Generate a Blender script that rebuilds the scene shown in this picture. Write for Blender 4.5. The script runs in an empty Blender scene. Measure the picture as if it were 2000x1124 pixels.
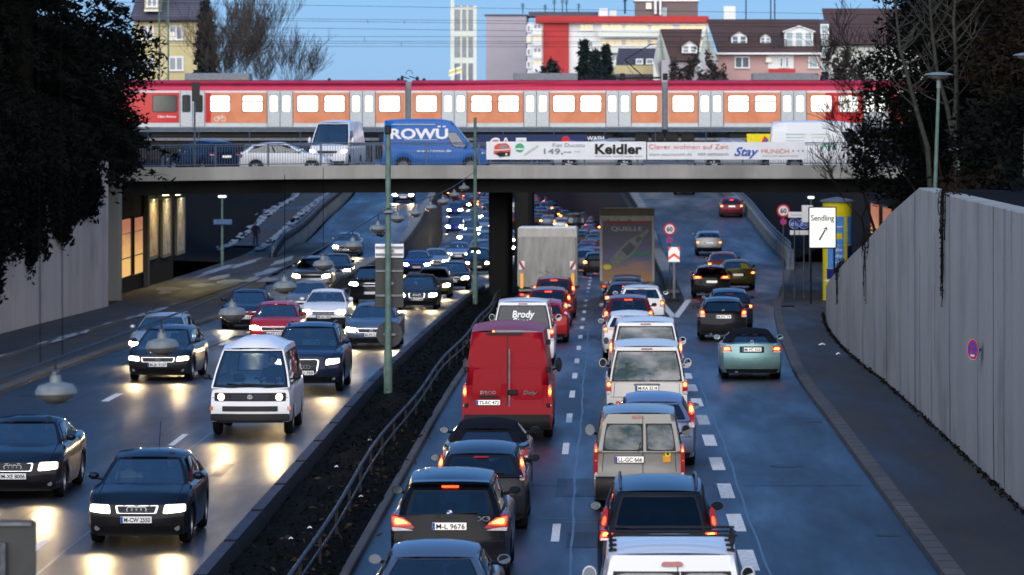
import bpy, bmesh, math, random
import numpy as np
from mathutils import Vector, Matrix
R = math.radians
SC = bpy.context.scene
COL = SC.collection
random.seed(7)
# ---------------------------------------------------------------- camera (level telephoto with a shifted lens, 7.2 m above the road)
F, VX, VY, EYE = 8000.0, 1181.0, 225.0, 7.2
cam_d = bpy.data.cameras.new("camera"); cam = bpy.data.objects.new("camera", cam_d); COL.objects.link(cam)
cam.location = (0, 0, EYE); cam.rotation_euler = (R(90), 0, 0)
cam_d.sensor_width = 36; cam_d.lens = 144; cam_d.sensor_fit = 'HORIZONTAL'
cam_d.shift_x = -181 / 2000; cam_d.shift_y = -337 / 2000
cam_d.clip_start = 0.5; cam_d.clip_end = 6000
cam_d.dof.use_dof = True; cam_d.dof.focus_distance = 84; cam_d.dof.aperture_fstop = 3.3
SC.camera = cam
# ---------------------------------------------------------------- world, sun, exposure
SUN_EL, SUN_ROT = R(20), R(180)
w = bpy.data.worlds.new("World"); SC.world = w; w.use_nodes = True
nt = w.node_tree; nt.nodes.clear()
sky = nt.nodes.new("ShaderNodeTexSky"); sky.sky_type = 'NISHITA'; sky.sun_disc = False
sky.sun_elevation = SUN_EL; sky.sun_rotation = SUN_ROT; sky.air_density = 1.0; sky.dust_density = 0.2; sky.ozone_density = 6.0
tint = nt.nodes.new("ShaderNodeMix"); tint.data_type = 'RGBA'; tint.blend_type = 'MULTIPLY'; tint.inputs[0].default_value = 1
tint.inputs[7].default_value = (0.68, 0.84, 1.06, 1)
even = nt.nodes.new("ShaderNodeMix"); even.data_type = 'RGBA'; even.inputs[0].default_value = 0.5; even.inputs[7].default_value = (1.25, 3.4, 7.8, 1)   # thin even dusk haze
bgn = nt.nodes.new("ShaderNodeBackground"); bgn.inputs[1].default_value = 0.078
outn = nt.nodes.new("ShaderNodeOutputWorld")
nt.links.new(sky.outputs[0], tint.inputs[6]); nt.links.new(tint.outputs[2], even.inputs[6]); nt.links.new(even.outputs[2], bgn.inputs[0]); nt.links.new(bgn.outputs[0], outn.inputs[0])
sun_d = bpy.data.lights.new("sun", 'SUN'); sun_d.energy = 4.7; sun_d.angle = R(108); sun_d.color = (1.0, 0.90, 0.78)
sun = bpy.data.objects.new("sun", sun_d); COL.objects.link(sun)
sun.rotation_euler = (R(87), 0, R(-6))          # the bright west sky low behind the camera
SC.view_settings.view_transform = 'Standard'; SC.view_settings.look = 'None'
SC.view_settings.exposure = 0.64; SC.view_settings.gamma = 1.0
SC.cycles.use_denoising = True
SC.cycles.max_bounces = 6; SC.cycles.transparent_max_bounces = 10
SC.cycles.diffuse_bounces = 2; SC.cycles.glossy_bounces = 3; SC.cycles.caustics_reflective = False; SC.cycles.caustics_refractive = False
SC.cycles.sample_clamp_indirect = 4.0

# ---------------------------------------------------------------- materials
def N(nt, t, **k):
    n = nt.nodes.new(t)
    for a, b in k.items(): setattr(n, a, b)
    return n
def base_mat(name):
    m = bpy.data.materials.new(name); m.use_nodes = True
    return m, m.node_tree, m.node_tree.nodes["Principled BSDF"]
def mixc(nt, fac, a, b):
    x = N(nt, "ShaderNodeMix", data_type='RGBA')
    for i, v in ((0, fac), (6, a), (7, b)):
        if isinstance(v, (tuple, float, int)):
            x.inputs[i].default_value = v if i == 0 else (*v, 1)
        else: nt.links.new(v, x.inputs[i])
    return x.outputs[2]
def noise(nt, scale, stretch=(1, 1, 1), detail=4, rough=.6, coord='Object'):
    tc = N(nt, "ShaderNodeTexCoord"); mp = N(nt, "ShaderNodeMapping"); mp.inputs['Scale'].default_value = stretch
    nz = N(nt, "ShaderNodeTexNoise"); nz.inputs['Scale'].default_value = scale; nz.inputs['Detail'].default_value = detail; nz.inputs['Roughness'].default_value = rough
    nt.links.new(tc.outputs[coord], mp.inputs[0]); nt.links.new(mp.outputs[0], nz.inputs['Vector'])
    return nz.outputs['Fac']
def ramp(nt, fac, a, b):
    r = N(nt, "ShaderNodeMapRange"); r.inputs[1].default_value = a; r.inputs[2].default_value = b; nt.links.new(fac, r.inputs[0])
    return r.outputs[0]
def pm(name, c, rough=.5, metal=0., var=.2, scale=6, stretch=(1, 1, 1), bump=0., coat=0., emit=None, es=0., c2=None, spec=None, rvar=.12):
    m, nt, b = base_mat(name)
    f = noise(nt, scale, stretch)
    lo = tuple(x * (1 - var) for x in c); hi = tuple(min(1, x * (1 + var)) for x in c) if c2 is None else c2
    nt.links.new(mixc(nt, ramp(nt, f, .3, .7), lo, hi), b.inputs['Base Color'])
    rr = N(nt, "ShaderNodeMapRange"); rr.inputs[1].default_value = .3; rr.inputs[2].default_value = .7
    rr.inputs[3].default_value = max(0.02, rough - rvar * rough); rr.inputs[4].default_value = min(1, rough + rvar * rough); nt.links.new(f, rr.inputs[0])
    nt.links.new(rr.outputs[0], b.inputs['Roughness'])
    b.inputs['Metallic'].default_value = metal
    b.inputs['Specular IOR Level'].default_value = .25 if spec is None else spec
    if coat: b.inputs['Coat Weight'].default_value = coat; b.inputs['Coat Roughness'].default_value = .06
    if emit: b.inputs['Emission Color'].default_value = (*emit, 1); b.inputs['Emission Strength'].default_value = es
    if bump:
        bp = N(nt, "ShaderNodeBump"); bp.inputs['Strength'].default_value = bump; bp.inputs['Distance'].default_value = .03
        nt.links.new(noise(nt, scale * 6, stretch), bp.inputs['Height']); nt.links.new(bp.outputs[0], b.inputs['Normal'])
    return m
def paint(name, c, metal=.0, rough=.32, dirt=.55, coat=.6):
    """car paint under a clear coat, winter road grime on the lower body"""
    m, nt, b = base_mat(name)
    tc = N(nt, "ShaderNodeTexCoord"); sp = N(nt, "ShaderNodeSeparateXYZ"); nt.links.new(tc.outputs['Object'], sp.inputs[0])
    g = N(nt, "ShaderNodeMapRange"); g.inputs[1].default_value = .75; g.inputs[2].default_value = .2; nt.links.new(sp.outputs[2], g.inputs[0])
    nz = noise(nt, 3.5)
    mu = N(nt, "ShaderNodeMath", operation='MULTIPLY'); nt.links.new(g.outputs[0], mu.inputs[0]); nt.links.new(nz, mu.inputs[1])
    m2 = N(nt, "ShaderNodeMath", operation='MULTIPLY'); m2.inputs[1].default_value = dirt * 1.6; m2.use_clamp = True; nt.links.new(mu.outputs[0], m2.inputs[0])
    nt.links.new(mixc(nt, m2.outputs[0], c, (.03, .027, .024)), b.inputs['Base Color'])
    rr = N(nt, "ShaderNodeMapRange"); rr.inputs[3].default_value = rough; rr.inputs[4].default_value = .75; nt.links.new(m2.outputs[0], rr.inputs[0]); nt.links.new(rr.outputs[0], b.inputs['Roughness'])
    b.inputs['Metallic'].default_value = metal; b.inputs['Coat Weight'].default_value = coat; b.inputs['Coat Roughness'].default_value = .08; b.inputs['Coat IOR'].default_value = 1.3; b.inputs['Specular IOR Level'].default_value = .08
    return m
def glow(name, c, s, base=None):
    m, nt, b = base_mat(name)
    b.inputs['Base Color'].default_value = (*(base or c), 1); b.inputs['Roughness'].default_value = .2
    f = noise(nt, 30); mr = N(nt, "ShaderNodeMapRange"); mr.inputs[1].default_value = .3; mr.inputs[2].default_value = .7
    mr.inputs[3].default_value = s * .75; mr.inputs[4].default_value = s * 1.25; nt.links.new(f, mr.inputs[0])
    b.inputs['Emission Color'].default_value = (*c, 1); nt.links.new(mr.outputs[0], b.inputs['Emission Strength'])
    return m
def glass_mat(name, tintc, refl, lo=(.86, .92, .96), sc=2.5):
    """tinted see-through car glass: clear pane plus a mirror-like coat that grows at glancing angles"""
    m = bpy.data.materials.new(name); m.use_nodes = True; nt = m.node_tree; nt.nodes.clear()
    o = N(nt, "ShaderNodeOutputMaterial"); t = N(nt, "ShaderNodeBsdfTransparent"); t.inputs[0].default_value = (*tintc, 1)
    g = N(nt, "ShaderNodeBsdfGlossy"); g.inputs['Roughness'].default_value = .04
    nt.links.new(mixc(nt, ramp(nt, noise(nt, sc, (1, 1, 2)), .35, .65), lo, (1, 1, 1)), g.inputs['Color'])
    lw = N(nt, "ShaderNodeLayerWeight"); lw.inputs[0].default_value = .3
    mr = N(nt, "ShaderNodeMapRange"); mr.inputs[3].default_value = refl; mr.inputs[4].default_value = .95; nt.links.new(lw.outputs['Fresnel'], mr.inputs[0])
    mx = N(nt, "ShaderNodeMixShader"); nt.links.new(mr.outputs[0], mx.inputs[0]); nt.links.new(t.outputs[0], mx.inputs[1]); nt.links.new(g.outputs[0], mx.inputs[2])
    nt.links.new(mx.outputs[0], o.inputs[0])
    return m
def asphalt(name, c, rough=.42):
    m, nt, b = base_mat(name)
    f1 = noise(nt, .55, (1, .12, 1), 5); f2 = noise(nt, 40, (1, 1, 1), 2); f3 = noise(nt, .16, (1, .5, 1), 6, .7)
    a = mixc(nt, ramp(nt, f1, .35, .68), tuple(x * .55 for x in c), tuple(x * 1.4 for x in c))
    a = mixc(nt, ramp(nt, f3, .5, .6), a, tuple(x * .7 for x in c))
    mu = N(nt, "ShaderNodeMix", data_type='RGBA', blend_type='MULTIPLY'); mu.inputs[0].default_value = .5
    nt.links.new(a, mu.inputs[6]); nt.links.new(mixc(nt, f2, (.5, .5, .5), (1.4, 1.4, 1.4)), mu.inputs[7])
    nt.links.new(mu.outputs[2], b.inputs['Base Color'])
    rr = N(nt, "ShaderNodeMapRange"); rr.inputs[1].default_value = .35; rr.inputs[2].default_value = .66; rr.inputs[3].default_value = rough * .72; rr.inputs[4].default_value = rough * 1.25
    nt.links.new(f1, rr.inputs[0]); nt.links.new(rr.outputs[0], b.inputs['Roughness'])
    bp = N(nt, "ShaderNodeBump"); bp.inputs['Strength'].default_value = .22; bp.inputs['Distance'].default_value = .02
    nt.links.new(f2, bp.inputs['Height']); nt.links.new(bp.outputs[0], b.inputs['Normal'])
    return m
def concrete(name, c, streak=.35, rough=.8, moss=None, spec=.3):
    m, nt, b = base_mat(name)
    f1 = noise(nt, .5, (1, 1.2, .07), 5); f2 = noise(nt, .35, (1, 1, 1), 6); f3 = noise(nt, 25)
    a = mixc(nt, ramp(nt, f1, .36, .66), tuple(x * (1 - streak) for x in c), tuple(x * 1.08 for x in c))
    a = mixc(nt, ramp(nt, f2, .5, .78), a, moss or tuple(x * .6 for x in c)); b.inputs['Specular IOR Level'].default_value = spec
    mu = N(nt, "ShaderNodeMix", data_type='RGBA', blend_type='MULTIPLY'); mu.inputs[0].default_value = .4
    nt.links.new(a, mu.inputs[6]); nt.links.new(mixc(nt, f3, (.6, .6, .6), (1.3, 1.3, 1.3)), mu.inputs[7])
    nt.links.new(mu.outputs[2], b.inputs['Base Color']); b.inputs['Roughness'].default_value = rough
    bp = N(nt, "ShaderNodeBump"); bp.inputs['Strength'].default_value = .2; bp.inputs['Distance'].default_value = .02
    nt.links.new(f3, bp.inputs['Height']); nt.links.new(bp.outputs[0], b.inputs['Normal'])
    return m
M = {}
M['road'] = asphalt('asphalt', (.010, .014, .020), .46)
M['walk'] = asphalt('worn pavement', (.018, .017, .0155), .75)
M['white_line'] = pm('road paint white', (.62, .62, .6), .6, var=.3, scale=9)
M['seal'] = pm('bitumen joint', (.05, .065, .09), .35, var=.2)
M['kerb'] = concrete('kerb stone', (.085, .083, .08), .3)
M['wall'] = concrete('wall concrete', (.30, .30, .28), .08)
M['wall_left'] = concrete('aged wall concrete', (.40, .36, .33), .14)
M['beam'] = concrete('bridge concrete', (.36, .355, .33), .32)
M['dark_conc'] = concrete('dark and shaded concrete', (.016, .016, .016), .35, spec=.1)  # own dark tone on barriers; elsewhere under-bridge shade put into the colour
M['trough'] = concrete('trough concrete', (.022, .026, .034), .3, spec=.2)  # very dark bluish base tone, streaked by noise
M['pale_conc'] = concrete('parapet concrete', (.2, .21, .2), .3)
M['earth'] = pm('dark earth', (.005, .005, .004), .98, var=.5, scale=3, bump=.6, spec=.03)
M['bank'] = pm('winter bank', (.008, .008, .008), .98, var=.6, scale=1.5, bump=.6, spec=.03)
M['snow'] = pm('old snow', (.2, .23, .27), .7, var=.2, scale=4, bump=.4)
M['black'] = pm('black plastic', (.007, .007, .008), .5, var=.2, spec=.25)
M['rubber'] = pm('tyre rubber', (.008, .008, .008), .8, var=.3, bump=.2, spec=.15)
M['rim'] = pm('alloy', (.35, .36, .38), .35, .8, var=.25, scale=14)
M['steelcap'] = pm('dull hubcap', (.16, .16, .17), .45, .5, var=.3)
M['chrome'] = pm('chrome', (.75, .77, .8), .12, 1., var=.05)
M['galv'] = pm('galvanised steel', (.13, .14, .16), .38, .75, var=.3, scale=9)
M['rail_steel'] = pm('dull dark steel', (.016, .018, .023), .5, .1, var=.3); M['edge_sheen'] = pm('painted blue sheen', (.006, .012, .03), .6, spec=.2)
M['dark_rail'] = pm('painted railing', (.08, .11, .16), .5, .2, var=.25)
M['green_pole'] = pm('green pole paint', (.075, .13, .105), .55, var=.3, scale=5)
M['glass'] = glass_mat('car glass', (.42, .52, .58), .06)
M['glass_screen'] = glass_mat('windscreen glass', (.42, .52, .58), .17)
M['glass_dark'] = glass_mat('privacy glass', (.03, .045, .07), .01)
M['glass_sky'] = glass_mat('glass with painted clouds', (.25, .33, .36), .09, (.10, .17, .18), .9)  # noise in the gloss colour paints cloud reflections on the pane
M['glass_far'] = pm('far car glass', (.03, .05, .08), .08, 0, var=.3, coat=1.)
M['int'] = pm('car interior', (.02, .021, .024), .8, var=.4, spec=.1)
M['mirror'] = pm('mirror glass', (.26, .3, .34), .05, 1., var=.05)
M['head'] = glow('headlamp lens', (1., .78, .42), 17); M['head_far'] = glow('far headlamp lens', (1., .82, .5), 95); M['brake_far'] = glow('far brake lamp', (1., .05, .008), 16); M['brake_far_hot'] = glow('far brake lamp core', (1., .26, .03), 30)
M['head_dim'] = glow('headlamp bowl', (1., .9, .72), 1.0, (.7, .7, .7))
M['park'] = glow('dim lamp', (1., .72, .38), 4)
M['brake'] = glow('brake lamp', (1., .035, .006), 5, (.5, .02, .01))
M['brake_hot'] = glow('brake lamp core', (1., .26, .03), 10, (.6, .1, .02))
M['lens'] = glow('red lens', (1., .015, .006), .14, (.12, .003, .003))
M['lens_off'] = pm('unlit red lens', (.25, .008, .008), .15, coat=1.)
M['lens_clear'] = pm('clear lens', (.5, .5, .52), .12, coat=1.); M['fog'] = pm('fog lamp glass', (.10, .11, .12), .25)
M['amber'] = pm('amber lens', (.5, .14, .015), .2, coat=1.)
M['plate'] = pm('number plate white', (.72, .73, .72), .4, var=.06)
M['plate_lit'] = glow('lit number plate', (1., .93, .78), .28, (.72, .72, .7))
M['plate_blue'] = pm('plate blue band', (.02, .06, .35), .4)
M['ink'] = pm('black lettering', (.01, .01, .01), .5)
M['white'] = pm('white lettering', (.78, .78, .78), .5, var=.05)
M['cloth'] = pm('soft top cloth', (.006, .0065, .01), .9, var=.3, spec=.1)
P = {k: paint(k + ' paint', *v) for k, v in {
    'black': ((.003, .004, .0075), .0, .25, .55, .42), 'navy': ((.006, .012, .036), .2, .28, .5, .5), 'anthracite': ((.011, .014, .02), .3, .3, .5, .45),
    'slate': ((.09, .12, .17), .5, .32), 'silver': ((.38, .4, .42), .55, .34), 'white': ((.74, .76, .77), 0, .35), 'ivory': ((.70, .69, .64), 0, .38, .4),
    'red': ((.36, .008, .012), 0, .3), 'wine': ((.13, .006, .012), .2, .3), 'teal': ((.20, .36, .36), .45, .32), 'olive': ((.16, .15, .05), .3, .35),
    'maroon': ((.11, .018, .014), .2, .32), 'blue': ((.015, .04, .28), .3, .3), 'steelblue': ((.16, .21, .33), .5, .3), 'sand': ((.20, .20, .185), .4, .38, .8),
    'vanblue': ((.015, .12, .42), 0, .35), 'grey': ((.17, .18, .2), .4, .35), 'vanred': ((.25, .003, .010), 0, .45, .5, .15)}.items()}

# ---------------------------------------------------------------- mesh builder
TXT = {}
def text_geo(s, bold=0.0, shear=0.0):
    k = (s, bold, shear)
    if k not in TXT:
        c = bpy.data.curves.new("lettering", 'FONT'); c.body = s; c.size = 1; c.offset = bold; c.shear = shear; c.resolution_u = 3; c.align_x = 'CENTER'
        o = bpy.data.objects.new("lettering", c); COL.objects.link(o)
        me = bpy.data.meshes.new_from_object(o.evaluated_get(bpy.context.evaluated_depsgraph_get()))
        v = [(p.co.x, p.co.y) for p in me.vertices]; f = [tuple(q.vertices) for q in me.polygons]
        bpy.data.objects.remove(o); bpy.data.meshes.remove(me); bpy.data.curves.remove(c)
        xs = [a for a, b in v] or [0]; TXT[k] = (v, f, min(xs), max(xs))
    return TXT[k]
class MB:
    def __init__(s): s.v = []; s.f = []; s.m = []; s.mats = []; s.T = None
    def mi(s, mat):
        if mat not in s.mats: s.mats.append(mat)
        return s.mats.index(mat)
    def add(s, vs, fs, mat):
        o = len(s.v)
        s.v.extend((s.T @ Vector(p)) if s.T else p for p in vs); k = s.mi(mat)
        for f in fs: s.f.append(tuple(i + o for i in f)); s.m.append(k)
    def poly(s, pts, mat): s.add(pts, [tuple(range(len(pts)))], mat)
    def grid(s, rows, mat, skip=None):
        n = len(rows[0]); vs = [p for r in rows for p in r]
        fs = [(j * n + i, j * n + i + 1, (j + 1) * n + i + 1, (j + 1) * n + i) for j in range(len(rows) - 1) for i in range(n - 1) if not (skip and skip(j, i))]
        s.add(vs, fs, mat)
    def box(s, c, d, mat, b=0., rz=0.):
        cx, cy, cz = c; h = [x / 2 for x in d]; b = min(b, min(h) * .9)
        rot = Matrix.Rotation(rz, 3, 'Z') if rz else None
        def q(x, y, z):
            p = Vector((x, y, z))
            if rot: p = rot @ p
            return (p.x + cx, p.y + cy, p.z + cz)
        if b <= 0:
            vs = [q(x * h[0], y * h[1], z * h[2]) for x in (-1, 1) for y in (-1, 1) for z in (-1, 1)]
            s.add(vs, [(0, 1, 3, 2), (4, 6, 7, 5), (0, 4, 5, 1), (2, 3, 7, 6), (0, 2, 6, 4), (1, 5, 7, 3)], mat); return
        vs = []; ix = {}
        for x in (-1, 1):
            for y in (-1, 1):
                for z in (-1, 1):
                    for a in range(3):
                        p = [x * (h[0] - b), y * (h[1] - b), z * (h[2] - b)]; sg = (x, y, z)[a]; p[a] = sg * h[a]
                        ix[(x, y, z, a)] = len(vs); vs.append(q(*p))
        fs = []
        for a in range(3):
            o = [i for i in range(3) if i != a]
            for sg in (-1, 1):
                def key(u, v):
                    k = [0, 0, 0]; k[a] = sg; k[o[0]] = u; k[o[1]] = v; return ix[(*k, a)]
                fs.append((key(-1, -1), key(1, -1), key(1, 1), key(-1, 1)))
        for a in range(3):
            o = [i for i in range(3) if i != a]
            for u in (-1, 1):
                for v in (-1, 1):
                    def key(e, f):
                        k = [0, 0, 0]; k[a] = e; k[o[0]] = u; k[o[1]] = v; return ix[(*k, f)]
                    fs.append((key(-1, o[0]), key(1, o[0]), key(1, o[1]), key(-1, o[1])))
        for x in (-1, 1):
            for y in (-1, 1):
                for z in (-1, 1): fs.append(tuple(ix[(x, y, z, a)] for a in range(3)))
        s.add(vs, fs, mat)
    def tube(s, pts, r, mat, n=8, cap=True):
        rs = r if isinstance(r, (list, tuple)) else [r] * len(pts)
        pts = [Vector(p) for p in pts]; rows = []
        for i, p in enumerate(pts):
            d = (pts[min(i + 1, len(pts) - 1)] - pts[max(i - 1, 0)]).normalized()
            a = d.cross(Vector((0, 0, 1)) if abs(d.z) < .9 else Vector((1, 0, 0))).normalized(); b = d.cross(a)
            rows.append([tuple(p + (a * math.cos(2 * math.pi * k / n) + b * math.sin(2 * math.pi * k / n)) * rs[i]) for k in range(n + 1)])
        s.grid(rows, mat)
        if cap: s.poly(rows[0][:-1], mat); s.poly(rows[-1][:-1], mat)
    def lathe(s, prof, c, mat, n=16, axis='Z'):
        rows = []
        for r_, h in prof:
            row = []
            for k in range(n + 1):
                a = 2 * math.pi * k / n; x, y = r_ * math.cos(a), r_ * math.sin(a)
                p = (x, y, h) if axis == 'Z' else ((h, x, y) if axis == 'X' else (x, h, y))
                row.append((p[0] + c[0], p[1] + c[1], p[2] + c[2]))
            rows.append(row)
        s.grid(rows, mat)
    def text(s, t, o, xd, yd, h, mat, width=None, bold=0., shear=0.):
        v, f, x0, x1 = text_geo(t, bold, shear); o = Vector(o); xd = Vector(xd).normalized(); yd = Vector(yd).normalized()
        k = h / .72; kx = k if width is None else width / max(.01, x1 - x0)
        s.add([tuple(o + xd * (a - (x0 + x1) / 2) * kx + yd * (b - .36) * k) for a, b in v], f, mat)
    def disc(s, c, xd, yd, r, mat, n=20, r0=0.):
        c = Vector(c); xd = Vector(xd); yd = Vector(yd)
        ring = lambda q: [tuple(c + xd * math.cos(2 * math.pi * k / n) * q + yd * math.sin(2 * math.pi * k / n) * q) for k in range(n + 1)]
        if r0: s.grid([ring(r0), ring(r)], mat)
        else: s.poly(ring(r)[:-1], mat)
    def mesh(s, name, smooth=40, recalc=True):
        me = bpy.data.meshes.new(name); me.from_pydata([tuple(p) for p in s.v], [], s.f)
        for m in s.mats: me.materials.append(m)
        me.polygons.foreach_set("material_index", s.m)
        if recalc:
            bm = bmesh.new(); bm.from_mesh(me)
            if smooth: bmesh.ops.remove_doubles(bm, verts=bm.verts, dist=.0004)
            bmesh.ops.recalc_face_normals(bm, faces=bm.faces); bm.to_mesh(me); bm.free()
        if smooth:
            me.polygons.foreach_set("use_smooth", [True] * len(me.polygons)); me.set_sharp_from_angle(angle=R(smooth))
        me.update(); return me
    def build(s, name, parent=None, smooth=40, recalc=True, **tags):
        return link(name, s.mesh(name, smooth, recalc), parent, **tags)
def link(name, data, parent=None, **tags):
    o = bpy.data.objects.new(name, data); COL.objects.link(o)
    if parent: o.parent = parent
    for k, v in tags.items(): o[k] = v
    return o
def thing(name, label, category, loc=(0, 0, 0), rz=0., group=None, rx=0.):
    o = link(name, None); o.empty_display_size = .3; o.location = loc; o.rotation_euler = (rx, 0, rz)
    o['label'] = label; o['category'] = category
    if group: o['group'] = group
    return o
def kids(o): return [c for c in COL.objects if c.parent == o]
def copy_tree(o, parent=None):
    c = o.copy(); COL.objects.link(c); c.parent = parent
    if parent is not None: c.matrix_parent_inverse = o.matrix_parent_inverse.copy()
    for ch in list(o.children): copy_tree(ch, c)
    return c
def at(px, py, d): return Vector(((px - VX) * d / F, d, EYE - (py - VY) * d / F))
def lerp(a, b, t): return a + (b - a) * t
def pw(pts, x):
    if x <= pts[0][0]: return pts[0][1]
    for (a, b), (c, d) in zip(pts, pts[1:]):
        if x <= c: return b + (d - b) * (x - a) / (c - a)
    return pts[-1][1]
def sm(pts, x, h=9.): return (pw(pts, x - h) + 2 * pw(pts, x - h / 2) + 2 * pw(pts, x) + 2 * pw(pts, x + h / 2) + pw(pts, x + h)) / 8
# ---------------------------------------------------------------- road profile: the main lanes dive under the bridge, the side roads climb again
ZM = [(0, 0), (105, 0), (140, -.45), (175, -1.0), (215, -1.85), (260, -2.75), (320, -3.7), (400, -4.5), (480, -4.8), (900, -4.8)]
ZS = [(0, 0), (105, 0), (140, -.42), (175, -.98), (215, -1.4), (252, -1.6), (276, -1.15), (300, -.25), (330, .3), (400, 2.2), (470, 4.3), (900, 4.3)]
zm = lambda y: sm(ZM, y)
zs = lambda y: sm(ZS, y)
cx = lambda y: -1.34e-4 * max(0, y - 250) ** 2
kl = lambda y: sm([(0, -15.7), (130, -15.6), (155, -14.9), (185, -15.6), (215, -17.6), (250, -19.7), (900, -19.7)], y, 8) + cx(y)
kr = lambda y: sm([(0, 5.25), (112, 5.25), (143, 6.05), (170, 7.0), (205, 8.9), (240, 10.7), (900, 10.9)], y, 8) + cx(y)
rl = lambda y: sm([(0, 2.45), (160, 2.45), (182, 3.6), (240, 3.75), (900, 3.9)], y, 5) + cx(y)
# ================================================================ SETTING
def yrange(a, b, st=4.):
    n = max(1, int(math.ceil((b - a) / st))); return [a + (b - a) * i / n for i in range(n + 1)]
def struct(name, mb, smooth=40, kind='structure', **t):
    return mb.build(name, smooth=smooth, kind=kind, **t)
def strip(mb, x0, x1, z, ya, yb, mat, st=4., nx=4):
    f0 = x0 if callable(x0) else (lambda y: x0); f1 = x1 if callable(x1) else (lambda y: x1); fz = z if callable(z) else (lambda y: z)
    mb.grid([[(lerp(f0(y), f1(y), i / nx), y, fz(y)) for i in range(nx + 1)] for y in yrange(ya, yb, st)], mat)
def sweep(mb, fx, fz, prof, ya, yb, mat, st=4., closed=True):
    rows = []
    for y in yrange(ya, yb, st):
        r = [(fx(y) + a, y, fz(y) + b) for a, b in prof]
        if closed: r.append(r[0])
        rows.append(r)
    mb.grid(rows, mat)
    if closed: mb.poly(rows[0][:-1], mat); mb.poly(rows[-1][:-1], mat)
mb = MB(); mb.poly([(-4000, -200, -9), (4000, -200, -9), (4000, 5000, -9), (-4000, 5000, -9)], M['earth']); struct('ground', mb, 0)
mb = MB(); strip(mb, lambda y: cx(y) - 12.8, lambda y: cx(y) - 6.17, zm, 15, 720, M['road']); struct('oncoming_road', mb)
mb = MB(); strip(mb, kl, lambda y: cx(y) - 12.8, zs, 15, 440, M['road']); struct('oncoming_side_road', mb)
mb = MB(); strip(mb, lambda y: cx(y) - 3.95, lambda y: cx(y) + 2.45, zm, 15, 720, M['road']); struct('outgoing_road', mb)
mb = MB(); strip(mb, rl, kr, zs, 15, 440, M['road']); struct('exit_road', mb)
# ------------------------------------------------ markings, 4 mm proud
def dashes(name, fx, fz, ya, yb, wd, L=3., gap=6., ph=0., lift=.004):
    mb = MB(); y = ya + ph
    while y < yb:
        strip(mb, lambda t: fx(t) - wd / 2, lambda t: fx(t) + wd / 2, lambda t: fz(t) + lift, y, min(y + L, yb), M['white_line'], 1.5, 1); y += L + gap
    struct(name, mb, 0)
# first dash near 69.1..71.9 m on the outgoing lanes
dashes('lane_marking', lambda y: cx(y) - .84, zm, 24.6, 420, .14, 3.0, 5.9)
dashes('lane_marking', lambda y: cx(y) + 2.32 + (.35 * max(0, (y - 112) / 48) ** 2 if y < 170 else .35), zm, 22.0, 162, .27, 3.1, 3.0)
dashes('lane_marking', lambda y: cx(y) - 9.45, zm, 20.2, 420, .14, 3.2, 8.3)
dashes('lane_marking', lambda y: cx(y) - 12.6, zs, 20.0, 200, .2, 3.2, 7.2)
mb = MB()
for a, b in (((2.72, 160), (2.45, 183)), ((2.75, 160), (3.75, 183))):
    strip(mb, lambda t: lerp(a[0], b[0], (t - 160) / 23) - .13, lambda t: lerp(a[0], b[0], (t - 160) / 23) + .13, lambda t: zs(t) + .009, 160.5, 183, M['white_line'], 3, 1)
struct('gore_marking', mb, 0)
mb = MB(); wob = lambda y: .022 * math.sin(y * .21) + .012 * math.sin(y * .9)
strip(mb, lambda y: -.59 + wob(y), lambda y: -.55 + wob(y) + .012 * math.sin(y * 2.1), lambda y: zm(y) + .006, 25, 150, M['seal'], 1.2, 1)
strip(mb, lambda y: 2.57 + wob(y + 9), lambda y: 2.61 + wob(y + 9), lambda y: zm(y) + .006, 25, 112, M['seal'], 1.2, 1)
strip(mb, lambda y: -8.95 + wob(y), lambda y: -8.9 + wob(y), lambda y: zm(y) + .006, 25, 120, M['seal'], 1.2, 1)
for yy, a, b in ((72.4, -1.3, .7), (72.9, -1.25, .8)):
    mb.grid([[(lerp(a, b, i / 9), yy + .12 * math.sin(i), zm(yy) + .007) for i in range(10)], [(lerp(a, b, i / 9), yy + .06 + .12 * math.sin(i), zm(yy) + .007) for i in range(10)]], M['seal'])
struct('road_crack_sealing', mb, 0)
mb = MB(); strip(mb, lambda y: cx(y) + 2.45, rl, lambda y: zs(y) + .002, 158, 440, M['walk'], 4, 2); struct('traffic_island_ground', mb)
M['patch'] = asphalt('repair asphalt', (.008, .0105, .014), .56); M['iron'] = pm('cast iron', (.03, .03, .032), .5, .5, var=.4)
mb = MB(); random.seed(77)
for k in range(34):
    f_, z_, xa_, xb_ = random.choice(((cx, zm, -3.6, .2), (cx, zm, -.5, 1.8), (cx, zm, -12.4, -7.5), (cx, zs, -15.2, -13.4)))
    x = random.uniform(xa_, xb_); y = random.uniform(48, 170); w_ = random.choice((.25, .5, .9)); l_ = random.uniform(2, 9) if w_ < .6 else random.uniform(1.5, 4)
    strip(mb, lambda t: x + .004 * math.sin(t * 3), lambda t: x + w_ + .004 * math.sin(t * 2.3), lambda t: z_(t) + .0025 + .0001 * k, y, y + l_, M['patch'], 1, 1)
for y in (58, 79.5, 97, 121, 144):
    for x0_, x1_, z_ in ((-3.9, 2.3, zm), (2.7, 5.2, zs), (-12.5, -6.3, zm)):
        mb.grid([[(lerp(x0_, x1_, i / 12), y + .05 * math.sin(i * 1.7 + y) + e, z_(y) + .0062) for i in range(13)] for e in (0, .05)], M['patch'])
for x, y in ((4.85, 70), (4.9, 96), (-15.2, 92), (-15.2, 118)): mb.grid([[(x - .2, y, zs(y) + .007), (x + .2, y, zs(y) + .007)], [(x - .2, y + .5, zs(y) + .007), (x + .2, y + .5, zs(y) + .007)]], M['iron'])
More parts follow.
